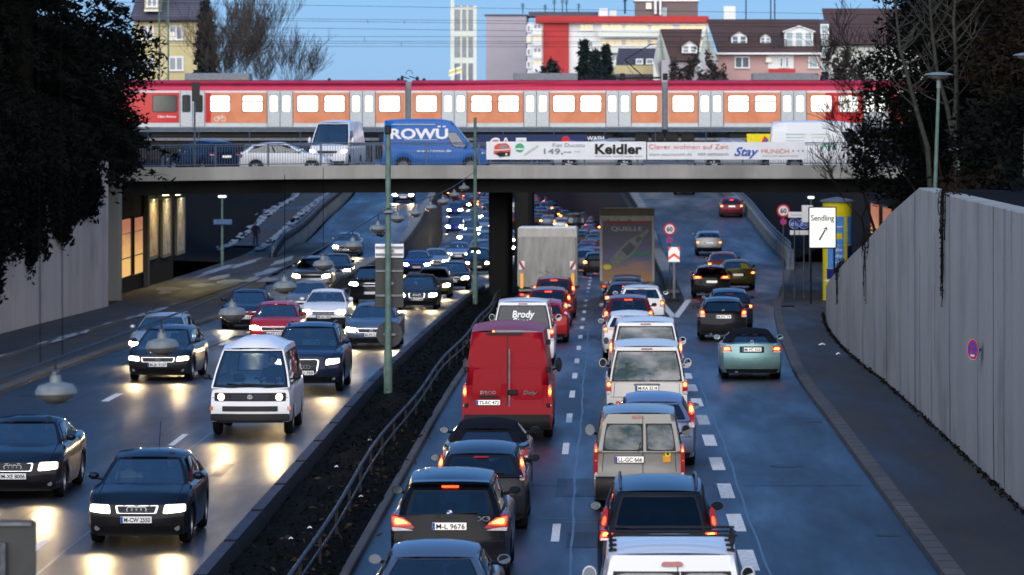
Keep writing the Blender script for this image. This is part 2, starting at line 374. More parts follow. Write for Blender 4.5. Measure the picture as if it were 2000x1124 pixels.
for x, y in ((-2.6, 68), (.9, 88), (-10.8, 63), (3.7, 84)): mb.disc((x, y, zm(y) + .007), (1, 0, 0), (0, 1, 0), .33, M['iron'], 20)
struct('road_repairs', mb, 0)
# ------------------------------------------------ median: soil, kerb elements, crash barrier
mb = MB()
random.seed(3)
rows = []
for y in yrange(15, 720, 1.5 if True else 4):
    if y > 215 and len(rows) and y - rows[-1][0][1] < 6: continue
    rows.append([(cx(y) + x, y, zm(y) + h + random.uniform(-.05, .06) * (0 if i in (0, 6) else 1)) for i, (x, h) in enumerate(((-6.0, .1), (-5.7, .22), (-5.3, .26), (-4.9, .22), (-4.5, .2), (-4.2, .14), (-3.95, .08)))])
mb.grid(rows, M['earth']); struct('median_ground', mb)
mb = MB(); sweep(mb, lambda y: cx(y) - 3.95, zm, [(-.14, -.1), (0, -.1), (0, .11), (-.02, .13), (-.14, .13)], 15, 300, M['kerb'], 3); struct('median_kerb', mb)
def place_rows(n): return range(n)
seg = MB(); L5 = 4.85
prof = [(-.19, -.05), (-.17, .3), (-.1, .42), (.1, .42), (.16, .3), (.18, -.05)]
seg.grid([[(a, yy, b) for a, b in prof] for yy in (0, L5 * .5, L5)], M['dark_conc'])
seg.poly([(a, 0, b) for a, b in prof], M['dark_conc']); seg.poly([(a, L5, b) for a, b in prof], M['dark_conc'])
seg.grid([[(-.105, .12, .424), (.1, .12, .424)], [(-.105, L5 - .12, .424), (.1, L5 - .12, .424)]], M['edge_sheen'])  # blue sky reflection on the barrier top, painted as a strip
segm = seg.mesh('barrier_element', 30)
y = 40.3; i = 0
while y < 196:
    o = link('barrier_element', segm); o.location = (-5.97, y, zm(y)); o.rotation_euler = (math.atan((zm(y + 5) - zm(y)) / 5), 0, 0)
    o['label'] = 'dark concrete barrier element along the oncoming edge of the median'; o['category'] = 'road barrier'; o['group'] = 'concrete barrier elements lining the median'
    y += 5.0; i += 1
gr = thing('crash_barrier', 'long grey steel pipe crash barrier running along the dark median strip', 'crash barrier')
mb = MB()
gx = lambda y: -4.42 + .10 * math.sin(y * .06) + .05 * math.sin(y * .21) + cx(y)
mb.tube([(gx(y), y, zm(y) + .66 + .03 * math.sin(y * .11)) for y in yrange(30, 178, 2)], .034, M['rail_steel'], 10); mb.build('rail', gr)
mb = MB(); mb.tube([(gx(y) + .02, y, zm(y) + .42 + .02 * math.sin(y * .13)) for y in yrange(30, 178, 2)], .022, M['black'], 8); mb.build('rail', gr)
for y in range(32, 178, 4):
    mb = MB(); mb.box((gx(y), y, zm(y) + .36), (.05, .06, .66), M['black']); mb.build('post', gr, 0)
# ------------------------------------------------ kerbs and pavements
mb = MB(); sweep(mb, kr, zs, [(0, -.1), (.30, -.1), (.30, .135), (.03, .135), (0, .11)], 15, 440, M['kerb'], 2.5); struct('kerb_right', mb)
mb = MB(); sweep(mb, kl, zs, [(0, -.1), (-.30, -.1), (-.30, .135), (-.03, .135), (0, .11)], 15, 245, M['kerb'], 2.5); struct('kerb_left', mb)
mb = MB()
for y in np.arange(20, 190, 1.02):
    for f, sx in ((kr, 1), (kl, -1)):
        mb.grid([[(f(y) + sx * .004, y, zs(y) + .137), (f(y) + sx * .3, y, zs(y) + .137)], [(f(y) + sx * .004, y + .035, zs(y) + .137), (f(y) + sx * .3, y + .035, zs(y) + .137)]], M['earth'])
struct('kerb_joint_lines', mb, 0)
xw = lambda y: 7.5 + (1.75 * ((y - 118) / 52) ** 2 if y > 118 else 0)
zw = lambda y: pw([(0, 5.46), (98, 5.46), (108, 4.6), (119, 3.44), (135, 2.1), (150, 1.05), (166, .1), (173, -.6)], y)
mb = MB()
strip(mb, lambda y: kr(y) + .3, lambda y: xw(y) + .1, lambda y: zs(y) + .13, 15, 170, M['walk'], 3, 6)
strip(mb, lambda y: kr(y) + .3, lambda y: 13.6, lambda y: zs(y) + .13, 170, 240, M['walk'], 4, 6)
struct('pavement_right', mb)
mb = MB()
strip(mb, -17.95, lambda y: kl(y) - .3, lambda y: zs(y) + .13, 15, 240, M['walk'], 3, 6)
strip(mb, -20.9, -18.1, lambda y: zs(y) + .16, 15, 176, M['walk'], 3, 4)
strip(mb, -22.2, -17.95, lambda y: zs(y) + .16, 176, 268, M['walk'], 4, 4)
struct('pavement_left', mb)
mb = MB(); sweep(mb, lambda y: -18.1, zs, [(0, .1), (.15, .1), (.15, .2), (0, .2)], 15, 176, M['kerb'], 3); struct('pavement_edging_kerb', mb)
# ------------------------------------------------ snow left on the ground
def snow_patch(mb, cx_, cy_, rx_, ry_, n=16, h=.05, fz=zs, base=.165):
    ring = []; ring2 = []
    for k in range(n):
        a = 2 * math.pi * k / n; q = random.uniform(.6, 1.15)
        ring.append((cx_ + rx_ * q * math.cos(a), cy_ + ry_ * q * math.sin(a))); ring2.append((cx_ + .55 * rx_ * q * math.cos(a), cy_ + .55 * ry_ * q * math.sin(a)))
    rows = [[(x, y, fz(y) + base) for x, y in ring + ring[:1]], [(x, y, fz(y) + base + h) for x, y in ring2 + ring2[:1]], [(cx_, cy_, fz(cy_) + base + h * 1.2)] * (n + 1)]
    mb.grid(rows, M['snow'])
mb = MB(); random.seed(11)
for x, y, a, b in ((-19.6, 199, .6, 3), (-18.9, 205, .7, 4), (-20.6, 193, .7, 3), (-17.6, 208, .9, 5), (-19.9, 212, .5, 6), (-18.2, 221, .45, 9), (-21.2, 224, .35, 12), (-20.7, 236, .3, 10), (-18.9, 240, .4, 10), (-20.2, 188, .4, 1.6)):
    snow_patch(mb, x, y, a, b)
for k in range(26): snow_patch(mb, -18.02 + random.uniform(-.1, .16), random.uniform(110, 172), random.uniform(.04, .16), random.uniform(.5, 3), 10, .04)
struct('snow', mb, 60, kind='stuff')
random.seed(5)
pap = MB(); pap.grid([[(-.12, -.1, .0), (0, -.12, .05), (.13, -.08, .01)], [(-.13, .02, .04), (.01, .0, .11), (.12, .03, .05)], [(-.1, .11, .0), (.02, .12, .06), (.13, .1, .01)]], M['white'])
pm_ = pap.mesh('litter', 0)
for j, (x, y, l) in enumerate(((6.95, 131, 'crumpled white paper scrap at the foot of the wall nearest the bridge'), (7.1, 124.5, 'small white paper scrap at the wall foot nearer the camera'))):
    o = link('paper_scrap', pm_); o.location = (x, y, zs(y) + .15); o.scale = (.8 - .3 * j, .7 - .25 * j, .7); o['label'] = l; o['category'] = 'litter'; o['group'] = 'paper scraps by the wall'
for j, (px, py, l) in enumerate(((605, 1029, 'pale scrap lying deepest in the dark median strip'), (657, 910, 'pale scrap in the median beside the crash barrier'), (568, 1050, 'pale scrap in the median nearest the camera'), (722, 858, 'bright scrap in the median left of the red van'), (705, 968, 'orange scrap in the median soil'))):
    d = F * (EYE - .28) / (py - VY); o = link('paper_scrap', pm_); v = at(px, py, d); o.location = (v.x, v.y, .25); o.scale = (.28, .4, .4); o['label'] = l; o['category'] = 'litter'; o['group'] = 'scraps in the median'
# ------------------------------------------------ retaining walls
rw = thing('retaining_wall', 'tall grey concrete retaining wall with sloping end beside the exit road', 'wall')
mb = MB(); joints = [19, 29, 39, 49, 59, 69, 79, 89, 99, 109, 119, 128, 137, 146, 155, 164, 173]
for a, b in zip(joints, joints[1:]):
    ys = sorted(set([a + .02, b - .02] + [y for y in (98., 108., 135., 150., 166.) if a < y < b] + [lerp(a + .02, b - .02, t) for t in (.33, .66)]))
    rows = []
    for y in ys:
        x, z, zb = xw(y), zw(y), zs(y) - .3
        rows.append([(x + .02, y, zb), (x, y, lerp(zb, z, .4)), (x, y, lerp(zb, z, .75)), (x, y, z - .03), (x + .03, y, z), (x + .42, y, z), (x + .45, y, z - .03), (x + .45, y, zb)])
    mb.grid(rows, M['wall']); mb.poly(rows[0], M['wall']); mb.poly(rows[-1], M['wall'])
mb.grid([[(xw(y) + .06, y, zs(y) - .3), (xw(y) + .06, y, zw(y) - .06)] for y in yrange(19, 172, 3)], M['black'])
mb.build('panel', rw, 30)
M['stain'] = concrete('water stained concrete', (.235, .24, .23), .15); M['stain_dark'] = concrete('joint sealant', (.12, .125, .125), .3); random.seed(14)
mb = MB()
for y in joints[3:-2]:
    mb.grid([[(xw(y + e) - .003, y + e + .02 * math.sin(k), lerp(zs(y), zw(y) - .02, k / 8)) for e in (-.055, .055)] for k in range(9)], M['stain_dark'])
for y in joints[3:-3]:
    for q in random.sample((2.2, 3.4, 5.1, 6.7, 8.0), 1): mb.grid([[(xw(y + q + e) - .002, y + q + e, lerp(zs(y), zw(y + q) - .02, k / 6)) for e in (-.05, .05)] for k in range(7)], M['stain'])
mb.build('joint', rw, 0)
mb = MB()
for k in range(46):
    y = random.uniform(66, 140); L_ = random.uniform(.25, 1) ** 1.5 * (zw(y) - zs(y)) * .8; top = zw(y) - .02 if random.random() < .75 else zw(y) * random.uniform(.4, .8); w_ = random.uniform(.06, .3)
    mb.grid([[(xw(y) - .0015 - .00001 * k, y + sg * w_ * (1 - .8 * t) * .5 + .03 * math.sin(t * 7 + k), top - L_ * t) for sg in (-1, 1)] for t in (0, .2, .4, .6, .8, 1)], M['stain'])
mb.build('water_stain', rw, 0)
lw_ = thing('retaining_wall', 'stained concrete retaining wall overhung by dark evergreens beside the pavement', 'wall')
mb = MB()
for a in range(20, 170, 10):
    rows = []
    for y in (a + .015, a + 3.3, a + 6.6, min(a + 9.985, 170)):
        zt = 5.3
        rows.append([(-20.6, y, zs(y) - .2), (-20.6, y, 1.5), (-20.6, y, 3.5), (-20.6, y, zt), (-21.05, y, zt), (-21.05, y, zs(y) - .2)])
    mb.grid(rows, M['wall_left']); mb.poly(rows[0], M['wall_left']); mb.poly(rows[-1], M['wall_left'])
mb.grid([[(-20.66, 20, -1.2), (-20.66, 20, 5.2)], [(-20.66, 169, -1.2), (-20.66, 169, 5.2)]], M['black'])
mb.build('panel', lw_, 30)
# upper ground on both sides, banks, ground beyond
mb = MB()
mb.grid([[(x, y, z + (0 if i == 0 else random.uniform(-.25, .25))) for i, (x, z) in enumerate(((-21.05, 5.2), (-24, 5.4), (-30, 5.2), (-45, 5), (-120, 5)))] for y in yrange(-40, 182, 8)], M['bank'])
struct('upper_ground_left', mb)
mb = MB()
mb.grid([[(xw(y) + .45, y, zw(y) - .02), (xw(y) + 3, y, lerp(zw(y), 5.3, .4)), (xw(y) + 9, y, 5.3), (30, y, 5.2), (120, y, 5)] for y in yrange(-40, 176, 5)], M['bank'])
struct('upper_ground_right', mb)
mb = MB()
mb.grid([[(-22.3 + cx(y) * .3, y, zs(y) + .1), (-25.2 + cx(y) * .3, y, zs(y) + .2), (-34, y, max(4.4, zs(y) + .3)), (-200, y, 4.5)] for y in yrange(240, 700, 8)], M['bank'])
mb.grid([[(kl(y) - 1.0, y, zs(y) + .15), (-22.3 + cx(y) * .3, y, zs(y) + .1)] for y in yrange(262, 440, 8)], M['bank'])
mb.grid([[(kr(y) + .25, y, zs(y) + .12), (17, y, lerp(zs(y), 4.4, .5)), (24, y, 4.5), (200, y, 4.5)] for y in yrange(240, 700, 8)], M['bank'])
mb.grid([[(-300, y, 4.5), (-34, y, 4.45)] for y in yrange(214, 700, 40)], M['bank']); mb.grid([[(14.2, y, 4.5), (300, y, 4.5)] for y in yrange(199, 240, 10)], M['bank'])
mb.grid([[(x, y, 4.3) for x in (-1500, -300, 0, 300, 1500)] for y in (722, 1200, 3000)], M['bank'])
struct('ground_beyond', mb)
# footpath beside the ramp with snow on both sides
mb = MB(); fpx = lambda y: -22.9 + cx(y) * .3 - max(0, y - 262) * .01
strip(mb, lambda y: fpx(y) - .9, lambda y: fpx(y) + .9, lambda y: zs(y) + .26, 262, 420, M['walk'], 5, 2); struct('footpath', mb)
mb = MB(); random.seed(21)
for k in range(520):
    y = random.uniform(256, 390); sgn = random.choice((-1, 1))
    snow_patch(mb, fpx(y) + sgn * (.95 + abs(random.gauss(0, .3))), y, random.uniform(.05, .24), random.uniform(.25, 1.5), 9, random.uniform(.02, .09), base=.29)
struct('path_snow', mb, 60, kind='stuff')
# trough walls between the diving lanes and the side roads, outer parapets
def trough_wall(name, label, fx, t, ya, yb, up, zlo=zm, zhi=zs, mat='trough', capmat='pale_conc', railing=False, cat='wall'):
    o = thing(name, label, cat); mb = MB()
    sweep(mb, fx, lambda y: 0, [(0, 0)], ya, ya + 1, M[mat]) if False else None
    rows = []
    for y in yrange(ya, yb, 4):
        x = fx(y); zt = zhi(y) + up * min(1, (y - ya) / 14 + .15); rows.append([(x - t, y, zlo(y) - .3), (x - t, y, zt), (x + t, y, zt), (x + t, y, zlo(y) - .3)])
    mb.grid(rows, M[mat]); mb.poly(rows[0], M[mat]); mb.build('panel', o, 30)
    mb = MB(); rows = []
    for y in yrange(ya, yb, 4):
        x = fx(y); zt = zhi(y) + up * min(1, (y - ya) / 14 + .15)
        rows.append([(x - t - .05, y, zt), (x - t - .05, y, zt + .14), (x + t + .05, y, zt + .14), (x + t + .05, y, zt), (x - t - .05, y, zt)])
    mb.grid(rows, M[capmat]); mb.poly(rows[0][:4], M[capmat]); mb.build('coping', o, 30)
    if railing:
        mb = MB()
        for h in (.35, .6): mb.tube([(fx(y), y, zhi(y) + up * min(1, (y - ya) / 14 + .15) + h) for y in yrange(ya, yb, 6)], .04, M['dark_rail'], 6)
        y = ya
        while y < yb: mb.tube([(fx(y), y, zhi(y) + up * .15), (fx(y), y, zhi(y) + up * min(1, (y - ya) / 14 + .15) + .6)], .03, M['dark_rail'], 5); y += 1.5
        mb.build('railing', o)
    return o
trough_wall('trough_wall', 'dark trough wall between the left side road and the sunken oncoming lanes', lambda y: cx(y) - 13.05, .2, 186, 440, .45)
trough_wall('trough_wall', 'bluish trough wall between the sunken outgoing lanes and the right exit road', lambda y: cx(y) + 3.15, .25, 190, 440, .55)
trough_wall('ramp_parapet', 'concrete ramp parapet with a dark railing left of the oncoming side road', lambda y: kl(y) - .6, .16, 247, 440, .75, zs, zs, 'pale_conc', 'dark_conc', True, 'parapet')
trough_wall('ramp_parapet', 'concrete ramp parapet on the right edge of the climbing exit road', lambda y: kr(y) + .25, .16, 226, 440, .7, zs, zs, 'pale_conc', 'pale_conc', True, 'parapet')
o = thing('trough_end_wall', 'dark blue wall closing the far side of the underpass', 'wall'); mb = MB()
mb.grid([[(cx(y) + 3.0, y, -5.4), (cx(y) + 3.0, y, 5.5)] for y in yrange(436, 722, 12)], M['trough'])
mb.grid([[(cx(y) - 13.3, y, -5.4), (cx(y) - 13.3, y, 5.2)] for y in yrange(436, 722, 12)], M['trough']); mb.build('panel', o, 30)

# ------------------------------------------------ road bridge
BY0, BY1 = 183., 199.
bz = lambda x: .0 if x > -12 else -.014 * (-12 - x)
br = thing('road_bridge', 'long concrete road bridge carrying cars across the lowered road', 'bridge')
mb = MB(); xs = [-70 + 4 * i for i in range(32)]
def slab(mb, y0, y1, z0, z1, mat, xa=-70, xb=54):
    rr = []
    for x in [xx for xx in xs if xa <= xx <= xb]:
        b = bz(x); rr.append([(x, y0, z0 + b), (x, y0, z1 + b), (x, y1, z1 + b), (x, y1, z0 + b), (x, y0, z0 + b)])
    mb.grid(rr, mat); mb.poly(rr[0][:4], mat); mb.poly(rr[-1][:4], mat)
slab(mb, BY0, BY0 + .9, 4.42, 4.95, M['beam']); slab(mb, BY0 - .05, BY0 + .2, 4.36, 4.415, M['beam'])
mb.build('edge_beam', br, 30)
mb = MB(); slab(mb, BY0 + .75, BY0 + 1.3, 3.72, 4.40, M['dark_conc']); slab(mb, BY1 - .9, BY1 - .2, 3.75, 4.40, M['dark_conc'])
for yy in (187.4, 191, 194.6): slab(mb, yy, yy + .7, 3.75, 4.0, M['dark_conc'])
mb.build('girder', br, 30)
mb = MB(); slab(mb, BY0 + .92, BY1, 4.02, 4.55, M['walk']); slab(mb, BY1 + .02, BY1 + 14, 4.02, 4.55, M['walk'], -70, -18)
mb.build('deck', br, 30)
mb = MB(); slab(mb, BY1 - .4, BY1 - .002, 4.552, 4.8, M['beam']); mb.build('kerb_beam', br, 30)
mb = MB()
for yy in (186.5, 191, 195.5):
    z0 = zm(yy) - .3; mb.box((-4.83, yy, (z0 + 3.9) / 2), (.86, 1.1, 3.9 - z0), M['dark_conc'], .1)
    mb.build('pillar', br, 30); mb = MB()
# blue scribble sprayed on the beam
M['scrawl'] = pm('blue spray paint', (.04, .05, .5), .5)
mb = MB(); random.seed(4)
for k in range(3):
    x0 = -22.6 + k * .27; pts = [(x0 + .13 * math.cos(t * 1.7) + t * .02, BY0 - .012, 4.40 + bz(-22) + .27 + .2 * math.sin(t * (1.3 + .3 * k))) for t in range(0, 8)]
    for a, b in zip(pts, pts[1:]):
        n = Vector((b[2] - a[2], 0, a[0] - b[0])).normalized() * .032
        mb.poly([tuple(Vector(a) - n), tuple(Vector(b) - n), tuple(Vector(b) + n), tuple(Vector(a) + n)], M['scrawl'])
mb.build('graffiti', br, 0)
# railings on both edges
def railing(name, label, yb, xa, xb, z0):
    o = thing(name, label, 'railing'); mb = MB()
    for h, r_ in ((1.0, .032), (.92, .018), (.09, .025)): mb.tube([(x, yb, z0 + h + bz(x)) for x in np.arange(xa, xb + .1, 4)], r_, M['dark_rail'], 6)
    mb.build('handrail', o); mb = MB(); x = xa
    while x < xb: mb.box((x, yb, z0 + bz(x) + .505), (.018, .018, .83), M['dark_rail']); x += .118
    mb.build('bar_infill', o, 0); x = xa
    while x < xb:
        mb = MB(); mb.box((x + .06, yb, z0 + bz(x) + .5), (.07, .05, 1.02), M['dark_rail'], .01); mb.build('post', o, 0); x += 2.36
railing('bridge_railing', 'blue grey barred railing along the near edge of the road bridge', BY0 + .3, -34, 22, 4.95)
railing('bridge_railing', 'barred railing along the far edge of the road bridge behind the vehicles', BY1 - .25, -17.5, 22, 4.8)
# ------------------------------------------------ banners
M['banner'] = pm('banner vinyl', (.74, .76, .78), .5, var=.05, scale=2)
M['bann_red'] = pm('banner red', (.62, .09, .06), .5); M['bann_salmon'] = pm('banner salmon', (.72, .22, .15), .5); M['bann_blue'] = pm('banner blue', (.03, .09, .42), .5)
M['bann_grey'] = pm('banner grey', (.22, .25, .29), .5); M['bann_green'] = pm('banner green', (.05, .4, .16), .5); M['bann_pale'] = pm('banner pale green', (.45, .58, .5), .5)
def banner(px0, px1, py0, py1, label):
    d = BY0 + .2; a, b = at(px0, py1, d), at(px1, py0, d); o = thing('banner', label, 'banner', group='advertising banners on the bridge railing'); mb = MB()
    n = 24; rows = []
    for j in range(5):
        rows.append([(lerp(a.x, b.x, i / n), d + .012 * math.sin(i * 1.9) * math.sin(j * 1.3), lerp(a.z, b.z, j / 4)) for i in range(n + 1)])
    mb.grid(rows, M['banner']); mb.build('cloth', o); return o
bt = lambda mb, px, py, t, hpx, mat, wpx=None, bold=0., shear=0.: mb.text(t, at(px, py, BY0 + .17), (1, 0, 0), (0, 0, 1), hpx * BY0 / F, mat, None if wpx is None else wpx * BY0 / F, bold, shear)
o = banner(950, 1262, 277, 312, 'white railing banner reading Keidler with a red truck picture')
mb = MB()
bt(mb, 1208, 291, 'Keidler', 19, M['ink'], 92, .035); bt(mb, 1209, 305.5, 'Wohnmobile- und Fahrzeugbau GmbH', 3, M['bann_grey'], 94)
bt(mb, 1111, 283.5, 'Fiat Ducato', 7.5, M['bann_grey'], 63); bt(mb, 1089, 295.5, '149,--', 10.5, M['bann_grey'], 54, .02); bt(mb, 1128, 296, 'mtl.', 3.5, M['bann_grey'], 12)
bt(mb, 1094, 305.5, '- - - - - - - - - - - - - - - - -', 1.6, M['bann_pale'], 110)
p = lambda px, py: tuple(at(px, py, BY0 + .17))
pt = lambda px, py, e=0: tuple(at(px, py, BY0 + .17 - e))
mb.poly([p(964, 301), p(966, 285), p(973, 281), p(988, 280), p(993, 283), p(997, 290), p(997, 299), p(984, 303)], M['bann_red'])
mb.poly([pt(975, 290, .004), pt(978, 284, .004), pt(988, 283, .004), pt(992, 290, .004)], M['bann_grey']); mb.poly([pt(965, 293, .004), pt(996, 291, .004), pt(996, 293, .004), pt(965, 295, .004)], M['banner'])
mb.poly([pt(967, 300, .006), pt(978, 297, .006), pt(997, 298, .006), pt(995, 305, .006), pt(976, 307, .006)], M['ink']); mb.disc(at(989, 302, BY0 + .16), (1, 0, 0), (0, 0, 1), .05, M['banner'])
mb.disc(at(1015, 289, BY0 + .17), (1, 0, 0), (0, 0, 1), .2, M['bann_green']); mb.poly([pt(1007, 290, .004), pt(1023, 290, .004), pt(1023, 293, .004), pt(1007, 293, .004)], M['banner'])
mb.poly([p(1022, 302), p(1025, 304), p(1052, 286), p(1049, 284)], M['bann_pale'])
mb.build('print', o, 0)
o = banner(1264, 1572, 278, 312, 'white railing banner reading Stay Munich with red and blue lettering')
mb = MB()
bt(mb, 1345, 286.5, 'Clever wohnen auf Zeit', 9.5, M['bann_salmon'], 156); bt(mb, 1309, 301.5, 'www.staymunich.de', 5, M['bann_grey'], 84); bt(mb, 1393, 301.5, '089-68906600', 5, M['bann_grey'], 60)
bt(mb, 1458, 296, 'Stay', 17, M['bann_blue'], 48, .02, .4); bt(mb, 1514, 295.5, 'MUNICH', 9, M['bann_salmon'], 54); bt(mb, 1524, 304.5, 'serviced apartments', 3.5, M['bann_grey'], 70)
for q in (1549, 1559, 1568): mb.disc(at(q, 295, BY0 + .17), (1, 0, 0), (0, 0, 1), .045, M['bann_grey'], 6)
mb.build('print', o, 0)
# abutment walls with lit posters
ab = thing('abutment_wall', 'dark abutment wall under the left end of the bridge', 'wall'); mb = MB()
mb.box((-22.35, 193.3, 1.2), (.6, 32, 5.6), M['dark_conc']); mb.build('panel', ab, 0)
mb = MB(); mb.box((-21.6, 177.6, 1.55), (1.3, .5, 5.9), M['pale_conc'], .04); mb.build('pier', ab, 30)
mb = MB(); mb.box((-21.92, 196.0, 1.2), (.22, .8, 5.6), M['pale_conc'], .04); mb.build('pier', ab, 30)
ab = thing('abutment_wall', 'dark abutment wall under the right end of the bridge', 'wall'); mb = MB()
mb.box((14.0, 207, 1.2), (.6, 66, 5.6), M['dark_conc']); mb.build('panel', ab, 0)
def lit_panel_mat(name, top, bot, s):
    m, nt, b = base_mat(name); tc = N(nt, "ShaderNodeTexCoord"); sp = N(nt, "ShaderNodeSeparateXYZ"); nt.links.new(tc.outputs['Object'], sp.inputs[0])
    f = noise(nt, 1.3, (1, 1, 2.5), 5, .7); a = N(nt, "ShaderNodeMath", operation='MULTIPLY_ADD'); a.inputs[1].default_value = .45; nt.links.new(f, a.inputs[0]); nt.links.new(ramp(nt, sp.outputs[2], -.3, 2.9), a.inputs[2])
    c = mixc(nt, ramp(nt, a.outputs[0], .45, .95), bot, top); nt.links.new(c, b.inputs['Emission Color']); nt.links.new(c, b.inputs['Base Color']); b.inputs['Emission Strength'].default_value = s; return m
M['lit_orange'] = lit_panel_mat('backlit orange panel', (.36, .12, .06), (.75, .42, .12), .62)
for k, (ya, yb) in enumerate(((181.0, 184.9), (186.0, 190.0), (191.2, 195.0))):
    o = thing('backlit_panel', ['orange backlit panel under the bridge nearest the wall end', 'middle orange backlit panel of the three under the bridge', 'orange backlit panel of the three nearest the framed posters'][k], 'backlit panel', (-22.04, 0, 0), group='orange backlit panels under the bridge')
    mb = MB(); mb.box((.03, (ya + yb) / 2, 1.13 - .008 * (ya - 181)), (.06, yb - ya, 2.62), M['lit_orange']); mb.build('light_panel', o, 0)
    mb = MB()
    for yy in (ya, yb): mb.box((.05, yy, 1.13), (.1, .12, 2.76), M['black'])
    mb.box((.05, (ya + yb) / 2, .62), (.09, yb - ya, .05), M['black']); mb.box((.04, (ya + yb) / 2, 1.75), (.09, yb - ya, .03), M['black']); mb.build('frame', o, 0)
def poster_mat(name, c1, c2, c3):
    m, nt, b = base_mat(name); f = noise(nt, .8, (1, 1, 1.6), 5, .65); g = noise(nt, 2.2, (1, 1, 1), 3)
    c = mixc(nt, ramp(nt, f, .52, .58), c1, c2); c = mixc(nt, ramp(nt, g, .58, .62), c, c3); nt.links.new(c, b.inputs['Base Color']); b.inputs['Roughness'].default_value = .5; return m
posts = ((197.4, 201.2, 'framed poster with its lamp above nearest the orange panels', ((.55, .42, .25), (.4, .2, .12), (.6, .55, .5))),
         (203.4, 207.2, 'framed poster with a blue motif in the middle of the lamp lit row', ((.4, .36, .3), (.3, .25, .2), (.05, .07, .3))),
         (210.2, 214.0, 'dark framed poster with a white foot farthest under the bridge', ((.22, .2, .18), (.1, .09, .1), (.4, .38, .35))))
for k, (ya, yb, lab, cc) in enumerate(posts):
    o = thing('poster_board', lab, 'poster', (-22.04, 0, 0), group='lamp lit posters on the abutment wall'); ym = (ya + yb) / 2; z0 = .35 - .1 * k
    mb = MB(); mb.box((.04, ym, z0 + 1.3), (.08, yb - ya, 2.6), poster_mat('poster print', *cc)); mb.build('print', o, 0)
    mb = MB()
    for yy in (ya - .08, yb + .08): mb.box((.05, yy, z0 + 1.3), (.12, .16, 2.8), M['pale_conc'])
    for zz in (z0 - .08, z0 + 2.68): mb.box((.05, ym, zz), (.12, yb - ya, .16), M['pale_conc'])
    mb.build('frame', o, 0)
    mb = MB(); mb.box((.75, ym, z0 + 3.0), (.16, 2.6, .09), glow('poster tube lamp', (1., .86, .4), 9)); mb.tube([(0, ym, z0 + 2.9), (.75, ym, z0 + 3.07)], .03, M['black'], 5); mb.build('lamp', o, 0)
    l = bpy.data.lights.new('poster light', 'AREA'); l.energy = 95; l.color = (1, .8, .38); l.shape = 'RECTANGLE'; l.size = 2.4; l.size_y = .12
    lo = link('lamp_light', l, o); lo.location = (.72, ym, z0 + 2.94); lo.rotation_euler = (0, R(-16), 0)
for k, (px, py) in enumerate(((1705, 432), (1716, 436))):
    o = thing('backlit_panel', ('slim orange lit panel on the right abutment above the sloping wall', 'orange lit panel partly cut off by the sloping wall')[k], 'backlit panel', (13.62, 207 - k * 9, 0), group='orange panels on the right abutment')
    mb = MB(); mb.box((.03, 0, 1.5), (.08, 5, 2.4), M['lit_orange']); mb.build('light_panel', o, 0); mb = MB(); mb.box((-.02, 0, 2.78), (.2, 5.2, .1), M['black']); mb.build('frame', o, 0)
# ------------------------------------------------ rail bridge
rb = thing('rail_bridge', 'dark steel rail bridge carrying the commuter train behind the road bridge', 'bridge'); mb = MB()
mb.box((0, 248, 5.08), (170, 12, 1.0), M['dark_conc']); mb.build('girder', rb, 0)
mb = MB(); mb.box((0, 248, 5.62), (170, 5, .08), M['earth']); mb.build('track_bed', rb, 0)
mb = MB()
for yy in (246.3, 247.75): mb.box((0, yy, 5.74), (170, .07, .16), M['galv'])
mb.build('rail', rb, 0)
for yy in (236, 243, 250):
    mb = MB(); mb.box((cx(yy) - 4.75, yy, .5), (.9, 1.2, 9), M['dark_conc'], .1); mb.build('pillar', rb, 30)
mb = MB(); mb.tube([(-85, 242.2, 6.35), (85, 242.2, 6.35)], .03, M['dark_rail'], 5)
for x in np.arange(-84, 85, 3.): mb.tube([(x, 242.2, 5.5), (x, 242.2, 6.35)], .025, M['dark_rail'], 4)
mb.build('railing', rb)
# ------------------------------------------------ street furniture
def pole(name, label, px, d, base, top_py, r, cat='lamp post', mat='green_pole'):
    x = (px - VX) * d / F; zt = EYE - (top_py - VY) * d / F
    o = thing(name, label, cat, (x, d, base)); mb = MB(); h = zt - base
    mb.tube([(0, 0, 0), (0, 0, 1.1), (0, 0, 1.15), (0, 0, h)], [r * 1.25, r * 1.25, r, r * .72], M[mat], 12); mb.build('shaft', o)
    return o, h
o, h = pole('catenary_mast', 'green mast in the median carrying sign backs and a round disc', 758, 102, .2, 262, .085)
mb = MB(); mb.box((0, -.02, h + .1), (.16, .16, .22), M['black'], .03); mb.build('cap', o)
mb = MB(); mb.box((0, .0, h - 1.93), (.3, .3, .1), M['galv'], .02); mb.build('clamp', o)
def zat(py, d): return EYE - (py - VY) * d / F
M['sign_back'] = pm('sign back aluminium', (.045, .047, .046), .6, .1, var=.15)
M['sign_white'] = pm('sign face white', (.72, .73, .74), .4, var=.05)
def signbox(name, label, pxa, pxb, pya, pyb, d, mat, th=.04, dy=.14, cat='sign'):
    a, b = at(pxa, pyb, d), at(pxb, pya, d); o = thing(name, label, cat, ((a.x + b.x) / 2, d + dy, a.z)); mb = MB()
    mb.box((0, 0, (b.z - a.z) / 2), (b.x - a.x, th, b.z - a.z), M[mat], .012); mb.build('board', o, 30)
    mb = MB()
    for q in (.25, .75): mb.box((0, -th / 2 - .02, (b.z - a.z) * q), ((b.x - a.x) * .96, .03, .05), M['galv'])
    mb.box((0, -th / 2 - .05, (b.z - a.z) / 2), (.22, .03, .06), M['galv']); mb.build('bracket', o, 0); return o
signbox('traffic_sign', 'grey back of a tall rectangular sign on the green mast', 732, 788, 506, 602, 102, 'sign_back')
